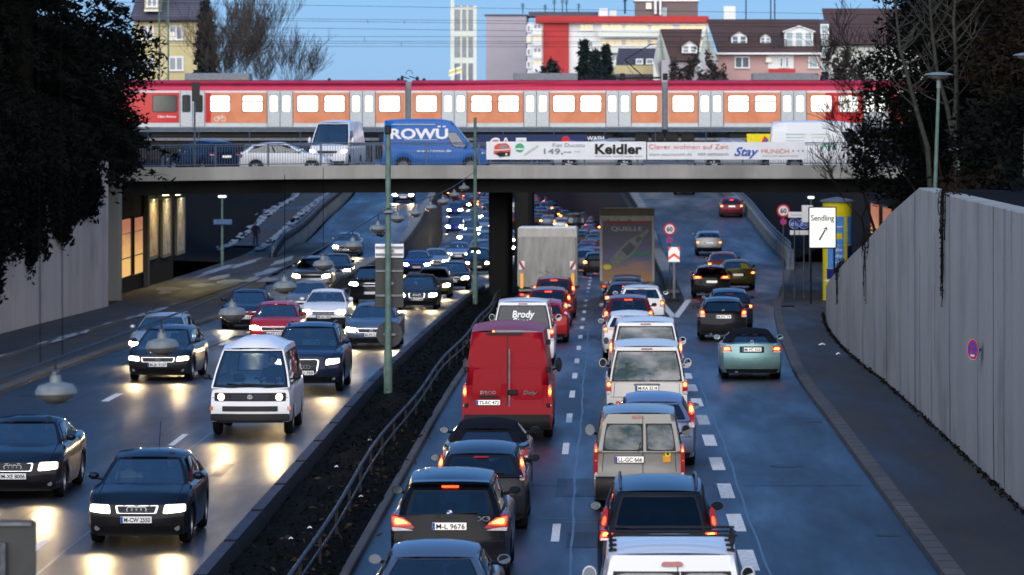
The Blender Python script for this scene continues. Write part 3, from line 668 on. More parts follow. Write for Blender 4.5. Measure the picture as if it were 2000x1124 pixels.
signbox('traffic_sign', 'pale back of a supplementary plate above the grey sign on the green mast', 732, 788, 477, 504.5, 102, 'sign_white')
o = thing('traffic_sign', 'round grey back of a sign low on the green mast', 'sign', ((760.5 - VX) * 102 / F, 102.12, zat(654, 102))); mb = MB()
mb.lathe([(0, -.02), (.32, -.02), (.335, 0), (.32, .02), (0, .02)], (0, 0, 0), M['sign_back'], 28, 'Y'); mb.build('board', o); mb = MB(); mb.box((0, -.06, 0), (.3, .05, .06), M['galv']); mb.build('bracket', o, 0)
o = thing('warning_lamp', 'small black signal lamp with a red face behind the green mast', 'lamp', ((744 - VX) * 103 / F, 103, zat(463, 103))); mb = MB(); mb.lathe([(0, -.14), (.12, -.12), (.16, 0), (.15, .1), (0, .14)], (0, 0, .15), M['black'], 14, 'Y'); mb.build('housing', o)
mb = MB(); mb.disc((0, -.141, .19), (1, 0, 0), (0, 0, 1), .05, M['lens_off']); mb.build('lens', o, 0); mb = MB(); mb.tube([(.0, 0, .1), (.18, -.9, .05)], .025, M['galv'], 6); mb.build('bracket', o)
o, h = pole('catenary_mast', 'slim green mast in the median farther off beside the bridge pillar', 928, 171, -.75, 230, .085)
mb = MB(); mb.lathe([(.09, 0), (.22, .03), (.22, .12), (.09, .15)], (0, 0, zat(490, 171) + .75), M['black'], 16); mb.build('ring', o)
o = thing('traffic_sign', 'blurred grey sign back close to the camera at the lower left corner', 'sign', ((28 - VX) * 38 / F, 38, .2)); a = zat(1016, 38) - .2; mb = MB()
rr = .05; pts = [(-.34, a - 1.1), (.2, a - 1.1)] + [(.2 - rr + rr * math.sin(t * .3), a - rr + rr * math.cos(t * .3)) for t in (5, 4, 3, 2, 1, 0)] + [(-.34, a)]
for yy in (-.015, .015): mb.poly([(x, yy, z) for x, z in pts], M['sign_back'])
mb.grid([[(x, -.015, z) for x, z in pts + pts[:1]], [(x, .015, z) for x, z in pts + pts[:1]]], M['sign_back']); mb.build('board', o, 30)
mb = MB(); mb.tube([(-.1, -.06, 0), (-.1, -.06, a - .2)], .04, M['galv'], 8); mb.build('post', o)
mb = MB(); mb.box((-.06, -.03, a - .035), (.44, .03, .03), M['galv']); mb.build('bracket', o, 0)
# suspended street lamps on a lengthwise cable
M['needle_wire'] = pm('tarred wire', (.003, .003, .003), .9, spec=.02); LX = -5.36; lampd = [40.0, 49.6, 59, 68.6, 78, 87.2, 96.8, 106, 116, 126, 136, 146, 156]
cz = lambda y: 4.9 - .25 * math.sin(math.pi * ((y - 102) % 69) / 69) ** 1 * (1 if y > 33 else 1)
cab = thing('lamp_cable', 'dark lengthwise cable holding a row of hanging street lamps', 'cable'); mb = MB()
mb.tube([(LX, y, cz(y)) for y in yrange(28, 172, 2.5)], .014, M['black'], 5); mb.build('cable', cab)
mb = MB()
for y in (39.2, 40.8): mb = MB(); mb.tube([(LX - .04, y, cz(y)), (LX - .06, y, 8.5)], .0045, M['needle_wire'], 5); mb.build('hanger_wire', cab)
for y in (68.6, 78): mb = MB(); mb.tube([(LX, y, cz(y)), (LX, y, 6.2)], .005, M['needle_wire'], 4); mb.build('hanger_wire', cab)
M['lamp_white'] = pm('lamp housing white', (.15, .175, .185), .45, var=.2); M['lamp_glass'] = pm('lamp bowl unlit', (.16, .15, .14), .2, var=.3, coat=.6)
lab = ['nearest large hanging lamp at the left edge above the dark car', 'hanging lamp second along the cable before the dark hatch', 'hanging lamp third along the cable beside the pavement kerb', 'hanging lamp fourth along the cable', 'hanging lamp fifth along the cable', 'hanging lamp before the silver car on the ramp', 'hanging lamp just left of the green mast', 'hanging lamp just right of the green mast', 'hanging lamp over the far ramp, ninth of the row', 'hanging lamp over the ramp wall, tenth of the row', 'hanging lamp over the ramp wall, eleventh of the row', 'hanging lamp under the bridge soffit, twelfth of the row', 'farthest hanging lamp beside the second mast']
proto = None
for i, (y, l) in enumerate(zip(lampd, lab)):
    if proto is None:
        o = thing('hanging_lamp', l, 'street lamp', group='street lamps hanging from the median cable')
        mb = MB(); mb.lathe([(0, .1), (.05, .1), (.06, .03), (.17, .0), (.20, -.05), (.205, -.08), (.19, -.085)], (0, 0, 0), M['lamp_white'], 20); mb.build('housing', o)
        mb = MB(); mb.lathe([(.188, -.085), (.17, -.12), (.1, -.17), (.04, -.19), (0, -.19)], (0, 0, 0), M['lamp_glass'], 20); mb.build('bowl', o)
        mb = MB(); mb.box((0, 0, .12), (.06, .1, .06), M['galv'], .015); mb.tube([(0, 0, .1), (0, 0, .26)], .012, M['black'], 5); mb.build('clamp', o); proto = o
    else: o = copy_tree(proto); o['label'] = l
    o.location = (LX, y, cz(y) - .26); o.rotation_euler = (0, R(random.uniform(-3, 3)), 0)
    for c in o.children:
        c.scale = (1, 1.35, 1)
# saucer lamps on the right, lamp under the bridge on the left
def saucer(label, px, py, d, base, k=.39):
    x = (px - VX) * d / F; zt = zat(py, d); o = thing('street_lamp', label, 'street lamp', (x, d, base), group='saucer topped street lamps'); h = zt - base
    mb = MB(); mb.tube([(-.03 * h, 0, 0), (0, 0, h - .35)], [.06, .045], M['green_pole'], 10); mb.tube([(0, 0, h - .36), (0, 0, h - .08)], [.06, .05], M['lamp_white'], 10); mb.build('pole', o)
    mb = MB(); mb.lathe([(0, .07), (.15, .06), (k * .85, .025), (k, 0), (k, -.012), (k * .97, -.02)], (0, 0, h), M['lamp_white'], 28); mb.build('canopy', o)
    mb = MB(); mb.lathe([(k * .8, -.02), (k * .7, -.07), (.15, -.13), (0, -.13)], (0, 0, h), M['lamp_glass'], 24); mb.build('diffuser', o)
saucer('tall saucer topped street lamp before the birch trunks', 1833, 146, 109, 4.4)
saucer('lower saucer topped street lamp above the wall farther off', 1873, 292, 133, 3.2)
saucer('saucer lamp cut by the right edge of the picture', 2008, 108, 105, 4.4)
o, h = pole('street_lamp', 'small lit street lamp on a dark post beyond the bridge on the left', 434, 232, zs(232) + .16, 386, .07, 'street lamp')
mb = MB(); mb.box((0, 0, h + .05), (.46, .3, .12), glow('cool lamp', (.75, .85, 1.), 1.2), .04); mb.build('lamp_head', o)
o = thing('street_name_sign', 'dark blue plate across the lamp post under the left of the bridge', 'sign', ((435 - VX) * 231.8 / F, 231.8, zat(434, 231.8))); mb = MB(); mb.box((0, 0, 0), (1.05, .04, .3), pm('blue sign enamel', (.05, .1, .2), .4), .02); mb.build('plate', o, 30); mb = MB(); mb.box((0, .06, 0), (.2, .08, .08), M['galv']); mb.build('bracket', o, 0)
o, h = pole('street_lamp', 'lit lamp head beyond the right ramp under the bridge', 1584, 262, zs(262) + .2, 387, .06, 'street lamp'); mb = MB(); mb.box((0, 0, h + .03), (.4, .3, .14), glow('far lamp', (.85, .9, 1.), 1.3), .04); mb.build('lamp_head', o)
# signs on the right
M['sign_red'] = pm('sign red', (.55, .015, .015), .4); M['sign_blue'] = pm('sign blue', (.02, .08, .5), .4)
def limit(label, px, py, d, num, dia, base, group='speed limit signs'):
    x = (px - VX) * d / F; z = zat(py, d); o = thing('speed_limit_sign', label, 'traffic sign', (x, d, base), group=group); r = dia / 2
    mb = MB(); mb.disc((0, 0, z - base), (1, 0, 0), (0, 0, 1), r, M['sign_red'], 28); mb.disc((0, -.004, z - base), (1, 0, 0), (0, 0, 1), r * .74, M['sign_white'], 28)
    mb.lathe([(r, .0), (r, .02), (0, .02)], (0, .001, z - base), M['sign_back'], 28, 'Y'); mb.text(num, (0, -.009, z - base), (1, 0, 0), (0, 0, 1), r * .72, M['ink'], r * .95, .03); mb.build('disc', o, 0)
    mb = MB(); z2 = z - base - r - .2; mb.disc((0, 0, z2), (1, 0, 0), (0, 0, 1), r * .5, M['sign_red'], 20); mb.disc((0, -.004, z2), (1, 0, 0), (0, 0, 1), r * .38, M['sign_blue'], 20)
    for sg in (1, -1):
        v = Vector((sg, 0, 1)).normalized() * r * .38; n = Vector((-v.z, 0, v.x)).normalized() * .02; c = Vector((0, -.008, z2)); mb.poly([tuple(c - v - n), tuple(c + v - n), tuple(c + v + n), tuple(c - v + n)], M['sign_red'])
    mb.build('small_disc', o, 0)
    mb = MB(); mb.tube([(0, .05, 0), (0, .05, z - base + r)], .03, M['galv'], 8); mb.build('post', o)
limit('round red bordered 60 sign at the tip of the exit island', 1308, 448, 182, '60', .56, zs(182))
limit('round red bordered 60 sign right of the exit ramp', 1530, 412, 181.5, '60', .58, zs(181) + .13)
M['sign_white_lit'] = glow('lit sign face', (1., .97, .9), .2, (.78, .78, .75)); M['chev_red'] = pm('glowing reflective red', (.62, .05, .02), .35, emit=(1, .1, .03), es=.35)  # chevron board colours carry emission in place of light thrown back
o = thing('chevron_board', 'red and white chevron board on a stand at the island tip', 'traffic sign', ((1316.5 - VX) * 181.4 / F, 181.4, zs(181.4)))
mb = MB(); zc0 = zat(512, 181.4) - zs(181.4); Wd, Hd = .5, .66; mb.box((0, .02, zc0 + Hd / 2), (Wd, .03, Hd), M['sign_white_lit'])
for q in (0., .42):
    for sg in (-1, 1):
        pts = [(0, zc0 + Hd * (.40 + q)), (sg * Wd / 2, zc0 + Hd * (.12 + q)), (sg * Wd / 2, min(zc0 + Hd, zc0 + Hd * (.32 + q))), (0, min(zc0 + Hd, zc0 + Hd * (.60 + q)))]
        if q: pts = [(sg * .12, zc0 + Hd), (sg * Wd / 2, zc0 + Hd * .70), (sg * Wd / 2, zc0 + Hd), (sg * .13, zc0 + Hd)]
        mb.poly([(x, .002, z) for x, z in pts], M['chev_red'])
mb.build('board', o, 0); mb = MB(); mb.box((0, .06, zc0 / 2), (.12, .06, zc0), M['galv'], .01); mb.box((0, .1, .06), (.5, .4, .12), M['black'], .02); mb.build('stand', o, 30)
d = 174.; a, b = at(1579, 486, d), at(1634, 404, d)
o = thing('direction_sign', 'large lit white sign reading Sendling with an upward slanting arrow', 'traffic sign', ((a.x + b.x) / 2, d, zs(d) + .13)); W_, z0, z1 = b.x - a.x, a.z - zs(d) - .13, b.z - zs(d) - .13
mb = MB(); mb.box((0, .06, (z0 + z1) / 2), (W_, .16, z1 - z0), M['black'], .04); mb.build('case', o, 30)
mb = MB(); mb.box((0, -.025, (z0 + z1) / 2), (W_ - .1, .02, z1 - z0 - .1), glow('lit sign glass', (1., .97, .88), .42, (.8, .8, .78)), .008)
zm_ = (z0 + z1) / 2; mb.text('Sendling', (0, -.04, zm_ + .42), (1, 0, 0), (0, 0, 1), .25, M['ink'], W_ * .82, .015)
mb.poly([(-.17, -.04, zm_ - .52), (-.10, -.04, zm_ - .54), (.145, -.04, zm_ - .1), (.09, -.04, zm_ - .07)], M['ink'])
mb.poly([(.0, -.041, zm_ - .06), (.19, -.041, zm_ + .04), (.2, -.041, zm_ - .17), (.14, -.041, zm_ - .06)], M['ink']); mb.build('face', o, 30)
mb = MB()
for x in (-.5, .5): mb.tube([(x, .06, 0), (x, .06, z0)], .045, M['black'], 8)
mb.build('post', o)
d = 179.; x = (1635 - VX) * d / F; zb = zs(d) + .13
M['ad_yellow'] = pm('yellow hoarding', (.72, .6, .01), .5, var=.1); M['ad_blue'] = pm('sky blue poster', (.08, .3, .75), .45); M['ad_navy'] = pm('navy poster', (.01, .02, .2), .4)
o = thing('advertising_column', 'round yellow advertising column with blue posters behind the lit sign', 'advertising column', (x, d, zb)); hh = zat(396, d) - zb
mb = MB(); mb.lathe([(.63, 0), (.63, hh)], (0, 0, 0), M['ad_yellow'], 40); mb.build('drum', o)
mb = MB(); mb.lathe([(.64, hh), (.75, hh + .03), (.75, hh + .1), (.3, hh + .2), (0, hh + .25)], (0, 0, 0), pm('column lid', (.12, .14, .17), .5), 32); mb.build('lid', o)
def curved(mb, a0, a1, z0, z1, mat, r=.637): mb.grid([[(r * math.sin(a0 + (a1 - a0) * k / 12), -r * math.cos(a0 + (a1 - a0) * k / 12), z) for k in range(13)] for z in (z0, z1)], mat)
mb = MB(); curved(mb, -.75, .42, hh * .57, hh * .86, M['ad_blue']); curved(mb, .72, 1.5, hh * .57, hh * .86, M['ad_blue']); curved(mb, -.75, .42, hh * .33, hh * .565, M['ad_blue']); curved(mb, -.85, .45, hh * .22, hh * .325, M['ad_navy']); curved(mb, .72, 1.5, hh * .22, hh * .56, M['ad_navy']); curved(mb, -1.2, .6, hh * .195, hh * .21, M['white'])
curved(mb, -.6, .3, hh * .63, hh * .69, M['ad_yellow'], .642); curved(mb, -.2, .36, hh * .235, hh * .27, M['ad_yellow'], .642)
for k, (t, zz) in enumerate((('neu', .76), ('fit', .52), ('die', .46), ('milk', .40))): mb.text(t, (.04, -.652, hh * zz), (1, 0, 0), (0, 0, 1), .12, M['white'], .3, .02)
mb.build('poster', o, 0)
d = 181.
o = thing('cycle_path_sign', 'pair of round blue cycle signs with white plates right of the ramp', 'traffic sign', ((1561 - VX) * d / F, d, zs(d) + .13)); zc0 = zat(437, d) - zs(d) - .13
for k, dx in enumerate((-.21, .21)):
    mb = MB(); mb.disc((dx, 0, zc0), (1, 0, 0), (0, 0, 1), .235, M['sign_white'], 26); mb.disc((dx, -.004, zc0), (1, 0, 0), (0, 0, 1), .22, M['sign_blue'], 26)
    for q in (-.09, .09): mb.disc((dx + q, -.008, zc0 - .03), (1, 0, 0), (0, 0, 1), .07, M['sign_white'], 16, .045)
    mb.poly([(dx - .1, -.008, zc0 - .03), (dx - .02, -.008, zc0 + .1), (dx + .02, -.008, zc0 + .1), (dx - .06, -.008, zc0 - .03)], M['sign_white']); mb.poly([(dx + .09, -.008, zc0 - .03), (dx + .05, -.008, zc0 + .12), (dx + .02, -.008, zc0 + .12), (dx + .06, -.008, zc0 - .03)], M['sign_white'])
    mb.build('disc', o, 0); mb = MB(); mb.box((dx, 0, zc0 - .4), (.4, .02, .2), M['sign_white']); mb.build('plate', o, 0)
mb = MB()
for dx in (-.21, .21): mb.tube([(dx, .05, 0), (dx, .05, zc0 + .3)], .03, M['galv'], 8)
mb.build('post', o)
o = thing('street_name_sign', 'narrow white street name sign above the blue cycle signs', 'sign', ((1556 - VX) * 180.7 / F, 180.7, zat(420, 180.7))); mb = MB(); mb.box((0, 0, 0), (.75, .03, .26), M['sign_white'], .01); mb.text('Passauerstr.', (0, -.02, 0), (1, 0, 0), (0, 0, 1), .07, M['bann_grey'], .5); mb.build('plate', o, 0); mb = MB(); mb.tube([(-.1, .05, -2.3 - .4), (-.1, .05, .1)], .03, M['galv'], 6); mb.build('post', o)
o = thing('street_name_sign', 'upright white plate half hidden behind the lit direction sign', 'sign', ((1577 - VX) * 180.4 / F, 180.4, zat(418, 180.4))); mb = MB(); mb.box((0, 0, 0), (.5, .03, .75), M['sign_white'], .01); mb.build('plate', o, 30); mb = MB(); mb.tube([(.1, .05, -2.9), (.1, .05, .3)], .03, M['galv'], 6); mb.build('post', o)
d = 81.2; o = thing('no_stopping_sign', 'round blue and red no stopping sign jutting from the concrete wall', 'traffic sign', (7.3, d, zat(683, d)), R(-62)); mb = MB()
mb.disc((0, 0, 0), (1, 0, 0), (0, 0, 1), .2, M['sign_red'], 28); mb.disc((0, -.004, 0), (1, 0, 0), (0, 0, 1), .155, M['sign_blue'], 28); mb.disc((0, -.002, 0), (1, 0, 0), (0, 0, 1), .205, M['sign_white'], 28, .198)
for sg in (1, -1):
    v = Vector((sg, 0, 1)).normalized() * .155; n = Vector((-v.z, 0, v.x)).normalized() * .018; c = Vector((0, -.008, 0)); mb.poly([tuple(c - v - n), tuple(c + v - n), tuple(c + v + n), tuple(c - v + n)], M['sign_red'])
mb.poly([(-.07, -.01, -.14), (.07, -.01, -.14), (.07, -.01, -.1), (-.07, -.01, -.1)], M['sign_white']); mb.lathe([(.205, .002), (.205, .02), (0, .02)], (0, 0, 0), M['sign_back'], 28, 'Y'); mb.build('disc', o, 0); mb = MB(); mb.box((.1, .04, 0), (.25, .03, .05), M['galv']); mb.build('bracket', o, 0)
# thin post with a pale board in front of the train
d = 182.9; x = (378 - VX) * d / F; o = thing('sign_post', 'thin grey post with a narrow pale board in front of the train doors', 'sign', (x, d + .5, 4.9)); mb = MB(); zt = zat(162, d) - 4.9; mb.tube([(0, 0, 0), (0, 0, zt)], .045, M['galv'], 8); mb.build('post', o); mb = MB(); mb.box((.06, -.06, zt - .4), (.36, .05, .85), M['sign_back'], .02); mb.build('board', o, 30)
# ================================================================ VEHICLES
def smooth01(t): t = max(0, min(1, t)); return t * t * (3 - 2 * t)
CS = [-1, -.86, -.6, -.3, 0, .3, .6, .86, 1]
DEF = dict(L=4.2, W=1.73, H=1.45, fo=.87, wb=2.55, wr=.31, gc=.2, zf=.68, zc=.95, zb=.97, zd=.95, yws=1.12, yrf=1.95, yrr=3.6, yrb=4.08, rw=.58, bw=.775, fbow=.2, rbow=.13, tf=.1, tr=.08, crown=.06, van=0,
           fp=[(.2, .1), (.35, .015), (.5, 0), (.58, .03), (.72, .1)], rp=[(.22, .1), (.35, .02), (.52, 0), (.6, .03), (.98, .1)], rdrop=.1,
           sides=[(.10, .47), (.50, .9)], sv=(.1, .84), wsv=(.05, .93), rwv=(.14, .86), rwu=(.09, .91), bump=None, panels=None)
def spec(**k): d = dict(DEF); d.update(k); return d
SPECS = {
    'hatch': spec(),
    'small': spec(L=3.85, W=1.66, H=1.46, wb=2.46, fo=.8, yws=1.0, yrf=1.75, yrr=3.42, yrb=3.78, zf=.7),
    'sedan': spec(L=4.55, W=1.77, H=1.43, wb=2.65, fo=.9, yws=1.25, yrf=2.05, yrr=3.3, yrb=4.0, zd=1.0, zb=1.0, rp=[(.22, .12), (.4, .02), (.55, 0), (.65, .03), (1.0, .1)], sides=[(.1, .47), (.5, .88)], rwv=(.06, .92)),
    'wagon': spec(L=4.6, W=1.75, H=1.46, wb=2.65, fo=.9, yws=1.25, yrf=2.05, yrr=4.2, yrb=4.52, rw=.6, sides=[(.09, .36), (.385, .66), (.69, .94)], rdrop=.06),
    'mpv': spec(L=4.35, W=1.76, H=1.63, wb=2.65, fo=.85, yws=.98, yrf=1.85, yrr=3.95, yrb=4.27, zb=1.02, zc=1.02, zf=.76, rw=.62, bw=.79, sides=[(.09, .36), (.385, .68), (.71, .94)], rdrop=.06, rp=[(.22, .08), (.4, 0), (.6, 0), (.68, .02), (1.03, .07)]),
    'suv': spec(L=4.57, W=1.85, H=1.69, wb=2.8, fo=.85, wr=.36, gc=.27, yws=1.3, yrf=2.05, yrr=4.0, yrb=4.4, zb=1.1, zc=1.12, zf=.86, rw=.63, bw=.82, sides=[(.09, .38), (.405, .7), (.73, .94)], bump='low', fp=[(.27, .12), (.42, .02), (.6, 0), (.7, .02), (.88, .08)], rp=[(.27, .1), (.42, .01), (.62, 0), (.7, .03), (1.1, .08)], rdrop=.05),
    'bigsuv': spec(L=5.05, W=1.98, H=1.74, wb=3.0, fo=.95, wr=.38, gc=.27, yws=1.5, yrf=2.3, yrr=4.5, yrb=4.95, zb=1.15, zc=1.15, zf=.92, rw=.68, bw=.87, sides=[(.09, .38), (.405, .7), (.73, .94)], fp=[(.27, .12), (.42, .02), (.6, 0), (.72, .02), (.94, .1)]),
    'van': spec(L=4.89, W=1.9, H=1.94, wb=3.0, fo=.9, wr=.33, gc=.22, yws=.62, yrf=1.45, yrr=4.66, yrb=4.84, zb=1.1, zc=1.08, zf=.86, zd=1.08, rw=.74, bw=.9, tf=.08, tr=.03, rbow=.06, van=1, sides=[(.06, .22), (.26, .56), (.6, .93)], rwv=(.05, .86), rwu=(.05, .95), rdrop=.02, rp=[(.22, .06), (.4, 0), (.6, 0), (.7, .015), (1.1, .03)]),
    'kangoo': spec(L=4.0, W=1.68, H=1.83, wb=2.6, fo=.8, wr=.3, yws=.75, yrf=1.5, yrr=3.84, yrb=3.96, zb=1.1, zc=1.05, zf=.82, zd=1.08, rw=.66, bw=.79, tr=.02, rbow=.06, van=1, sides=[(.08, .33), (.37, .64)], rwv=(.04, .84), rwu=(.06, .94), rdrop=.02, bump='mid', rp=[(.22, .04), (.34, 0), (.56, 0), (.6, .05), (1.1, .06)]),
    'boxvan': spec(L=5.9, W=2.0, H=2.68, wb=3.3, fo=.95, wr=.35, gc=.28, yws=.72, yrf=1.6, yrr=5.72, yrb=5.84, zb=1.25, zc=1.22, zf=.95, zd=1.2, rw=.82, bw=.96, tf=.1, tr=.01, rbow=.03, van=1, sides=[(.05, .19)], sv=(.1, .6), rwv=(.1, .6), rdrop=.02, bump='mid', rp=[(.28, .0), (.4, -.06), (.62, -.06), (.64, .03), (1.25, .03)], crown=.1),
    't3': spec(L=4.57, W=1.85, H=1.95, wb=2.46, fo=1.05, wr=.32, gc=.26, yws=.2, yrf=.92, yrr=4.2, yrb=4.5, zb=1.12, zc=1.12, zf=1.04, zd=1.1, rw=.72, bw=.9, tf=.05, tr=.04, fbow=.13, van=1, fp=[(.26, .02), (.38, 0), (.55, .01), (1.06, .09)], sides=[(.05, .24), (.28, .58), (.62, .93)], wsv=(.06, .93), rdrop=.05, crown=.09, bump='t3'),
    'cabrio': spec(L=4.35, W=1.69, H=1.37, wb=2.5, fo=.85, yws=1.25, yrf=2.0, yrr=3.05, yrb=3.62, zd=.97, zb=.98, zc=.95, rw=.52, rp=[(.22, .12), (.38, .02), (.5, 0), (.58, .03), (.62, .015), (.98, .08)], sides=[(.1, .62)], rwv=(.12, .78), rwu=(.16, .84), rdrop=.12),
}
def make_prof(p):
    L, W = p['L'], p['W']
    Ff = lambda x, z: L / 2 - pw(p['fp'], z) - p['fbow'] * (min(1.05, abs(x) / (W / 2))) ** 2.3
    Rb = lambda x, z: -L / 2 + pw(p['rp'], z) + p['rbow'] * (min(1.05, abs(x) / (W / 2))) ** 2.3
    top = [(0, p['zf']), (.1, p['zf'] + .045), (.5 * p['yws'], lerp(p['zf'], p['zc'], .66)), (p['yws'], p['zc']), (p['yrb'], p['zb']), (L, p['zd'])]
    if p['L'] - p['yrb'] < .3: top = top[:-1] + [(L, p['zb'])]
    zt = lambda s: pw(top, s)
    def hw(s):
        w = W / 2
        if s < .9: w *= 1 - p['tf'] * ((.9 - s) / .9) ** 2
        if s > L - .9: w *= 1 - p['tr'] * ((s - L + .9) / .9) ** 2
        return w
    bw, rw, H, cr = p['bw'], p['rw'], p['H'], p['crown']
    wb_, rb_ = (.14, .1) if not p['van'] else (.1, .03)
    def G(a, b, v):
        x0 = bw * (1 - .05 * max(0, b - .6) / .4) * (1 if b > .25 else 1 - .02 * (.25 - b) / .25); x1 = rw * (1 - .06 * (2 * b - 1) ** 2)
        x = a * lerp(x0, x1, v ** 1.35)
        yF = L / 2 - lerp(p['yws'], p['yrf'], v) + wb_ * (1 - a * a) * (1 - .4 * v)
        yR = L / 2 - lerp(p['yrb'], p['yrr'], v) - rb_ * (1 - a * a)
        y = lerp(yF, yR, b); s = L / 2 - y
        zr = H - cr - (.06 * ((.3 - b) / .3) ** 2 if b < .3 else p['rdrop'] * ((b - .3) / .7) ** 2)
        return (x, y, lerp(zt(s) - .035, zr, v) + (.05 * math.sin(math.pi * v) if 0 < b < 1 and False else 0))
    def roof(a, b):
        x, y, z = G(a, b, 1); return (x, y, z + cr * (1 - abs(a) ** 2.6) * (1 - .55 * abs(2 * b - 1) ** 4))
    def Rr(x, z):
        z1 = zt(L) - .035
        if z <= z1 or L - p['yrb'] > .3: return Rb(x, z)
        zr = G(0, 1, 1)[2]; v = min(1, (z - z1) / (zr - z1)); hw_ = G(1, 1, v)[0]; a = max(-1, min(1, x / hw_))
        return G(a, 1, v)[1]
    return Ff, Rb, zt, hw, G, roof, Rr
def rgrid(us, n, m, r):
    """rounded-rectangle parameter grid in [0,1]^2"""
    rows = []
    vs = [0, r * .15, r * .45, r] + [lerp(r, 1 - r, k / m) for k in range(1, m)] + [1 - r, 1 - r * .45, 1 - r * .15, 1]
    for v in vs:
        e = min(v, 1 - v); ins = r * (1 - math.sqrt(max(0, 1 - ((r - e) / r) ** 2))) if e < r else 0
        rows.append([(lerp(ins * us, 1 - ins * us, k / n), v) for k in range(n + 1)])
    return rows
def patch(mb, q, surf, off, mat, r=.12, n=5, m=2, dep=.03, sgn=1):
    """bilinear quad q=[bl,br,tr,tl] in (x,z) laid on surf(x,z)->y, standing proud by off"""
    asp = (abs(q[3][1] - q[0][1]) + .01) / (abs(q[1][0] - q[0][0]) + .01); rows = []
    for row in rgrid(max(.2, min(2.5, asp)), n, m, r):
        rr = []
        for u, v in row:
            x = lerp(lerp(q[0][0], q[1][0], u), lerp(q[3][0], q[2][0], u), v); z = lerp(lerp(q[0][1], q[1][1], u), lerp(q[3][1], q[2][1], u), v)
            rr.append((x, surf(x, z) + sgn * off, z))
        rows.append(rr)
    mb.grid(rows, mat)
    if dep:
        ring = rows[0] + [rw_[-1] for rw_ in rows[1:]] + rows[-1][::-1][1:] + [rw_[0] for rw_ in rows[::-1][1:]]
        mb.grid([ring, [(x, y - sgn * (dep + off), z) for x, y, z in ring]], mat)
def gpane(mb, fn, u0, u1, v0, v1, off, mat, r=.1, n=6, m=3, ref=(0, 0, .8)):
    rows = []; ref = Vector(ref)
    for row in rgrid(1, n, m, r):
        rr = []
        for u, v in row:
            U, V = lerp(u0, u1, u), lerp(v0, v1, v); e = .004
            p = Vector(fn(U, V)); a = Vector(fn(U + e, V)) - Vector(fn(U - e, V)); b = Vector(fn(U, V + e)) - Vector(fn(U, V - e)); nn = a.cross(b).normalized()
            if nn.dot(p - ref) < 0: nn = -nn
            rr.append(tuple(p + nn * off))
        rows.append(rr)
    mb.grid(rows, mat)
WH = {}
def wheel_meshes(r, style, lod):
    k = (r, style, lod)
    if k not in WH:
        w = .2; mb = MB(); n = 24 if lod == 0 else 14
        mb.lathe([(r * .62, -w / 2), (r * .9, -w / 2), (r * .98, -w / 2 + .02), (r, -w / 4), (r, w / 4), (r * .98, w / 2 - .02), (r * .9, w / 2), (r * .62, w / 2)], (0, 0, 0), M['rubber'], n, 'X')
        t = mb.mesh('tyre'); mb = MB(); q = r * .64; mt = M['rim'] if style else M['steelcap']
        for sd in (-1, 1):
            mb.lathe([(q, sd * (w / 2 - .005)), (q * .93, sd * (w / 2 - .01)), (q * .9, sd * (w / 2 - .06))], (0, 0, 0), mt, n, 'X')
            mb.lathe([(q * .92, sd * (w / 2 - .065)), (0, sd * (w / 2 - .065))], (0, 0, 0), M['black'] if style else mt, n, 'X')
            mb.lathe([(q * .25, sd * (w / 2 - .06)), (q * .22, sd * (w / 2 - .015)), (0, sd * (w / 2 - .012))], (0, 0, 0), mt, 12, 'X')
            if style and lod < 2:
                for j in range(5):
                    a = 2 * math.pi * j / 5; c, s_ = math.cos(a), math.sin(a); v = lambda rad, t_: (sd * (w / 2 - .02), rad * c - t_ * s_, rad * s_ + t_ * c)
                    mb.poly([v(q * .1, -.035), v(q * .95, -.05), v(q * .95, .05), v(q * .1, .035)], mt)
        WH[k] = (t, mb.mesh('rim'))
    return WH[k]
def badge(mb, kind, c, r, sgn):
    """emblem on a vertical face at c, facing sgn*y"""
    xd = (-sgn, 0, 0) if sgn > 0 else (1, 0, 0); xd = Vector(xd); c = Vector(c); up = Vector((0, 0, 1)); y = Vector((0, sgn * .004, 0))
    if kind == 'rings':
        for k in (-1.5, -.5, .5, 1.5): mb.disc(c + xd * k * r * 1.5, xd, up, r, M['chrome'], 20, r * .70)
    elif kind == 'vw':
        mb.disc(c, xd, up, r, M['chrome'], 24, r * .86); t = .16 * r
        def st(a, b): 
            a = c + xd * a[0] * r + up * a[1] * r; b = c + xd * b[0] * r + up * b[1] * r; d = (b - a).normalized(); n = d.cross(Vector((0, 1, 0))) * t * .6
            mb.poly([tuple(p_) for p_ in (a - n, b - n, b + n, a + n)], M['chrome'])
        for a, b in (((-.38, .78), (0, .08)), ((.38, .78), (0, .08)), ((-.75, .4), (-.35, -.72)), ((.75, .4), (.35, -.72)), ((-.35, -.72), (0, -.05)), ((.35, -.72), (0, -.05))): st(a, b)
    elif kind == 'bmw':
        mb.disc(c, xd, up, r, M['ink'], 24, r * .72); mb.disc(c - y * .1, xd, up, r * .72, M['white'], 20)
        for a0 in (90, 270): mb.poly([tuple(c + y * .1)] + [tuple(c + y * .1 + xd * math.cos(R(a0 + k * 15)) * r * .72 + up * math.sin(R(a0 + k * 15)) * r * .72) for k in range(7)], M['sign_blue'])
    elif kind == 'oval': mb.disc(c, xd * 1.8, up, r, M['chrome'], 24); mb.disc(c + y * .2, xd * 1.7, up * .85, r, M['white'], 24)
    elif kind == 'blitz': mb.disc(c, xd, up, r, M['chrome'], 24, r * .8); mb.poly([tuple(c + xd * a * r + up * b * r) for a, b in ((-.9, .12), (.25, .12), (.1, -.02), (.9, -.12), (-.25, -.12), (-.1, .02))], M['chrome'])
    else: mb.disc(c, xd, up, r, M['chrome'], 20)
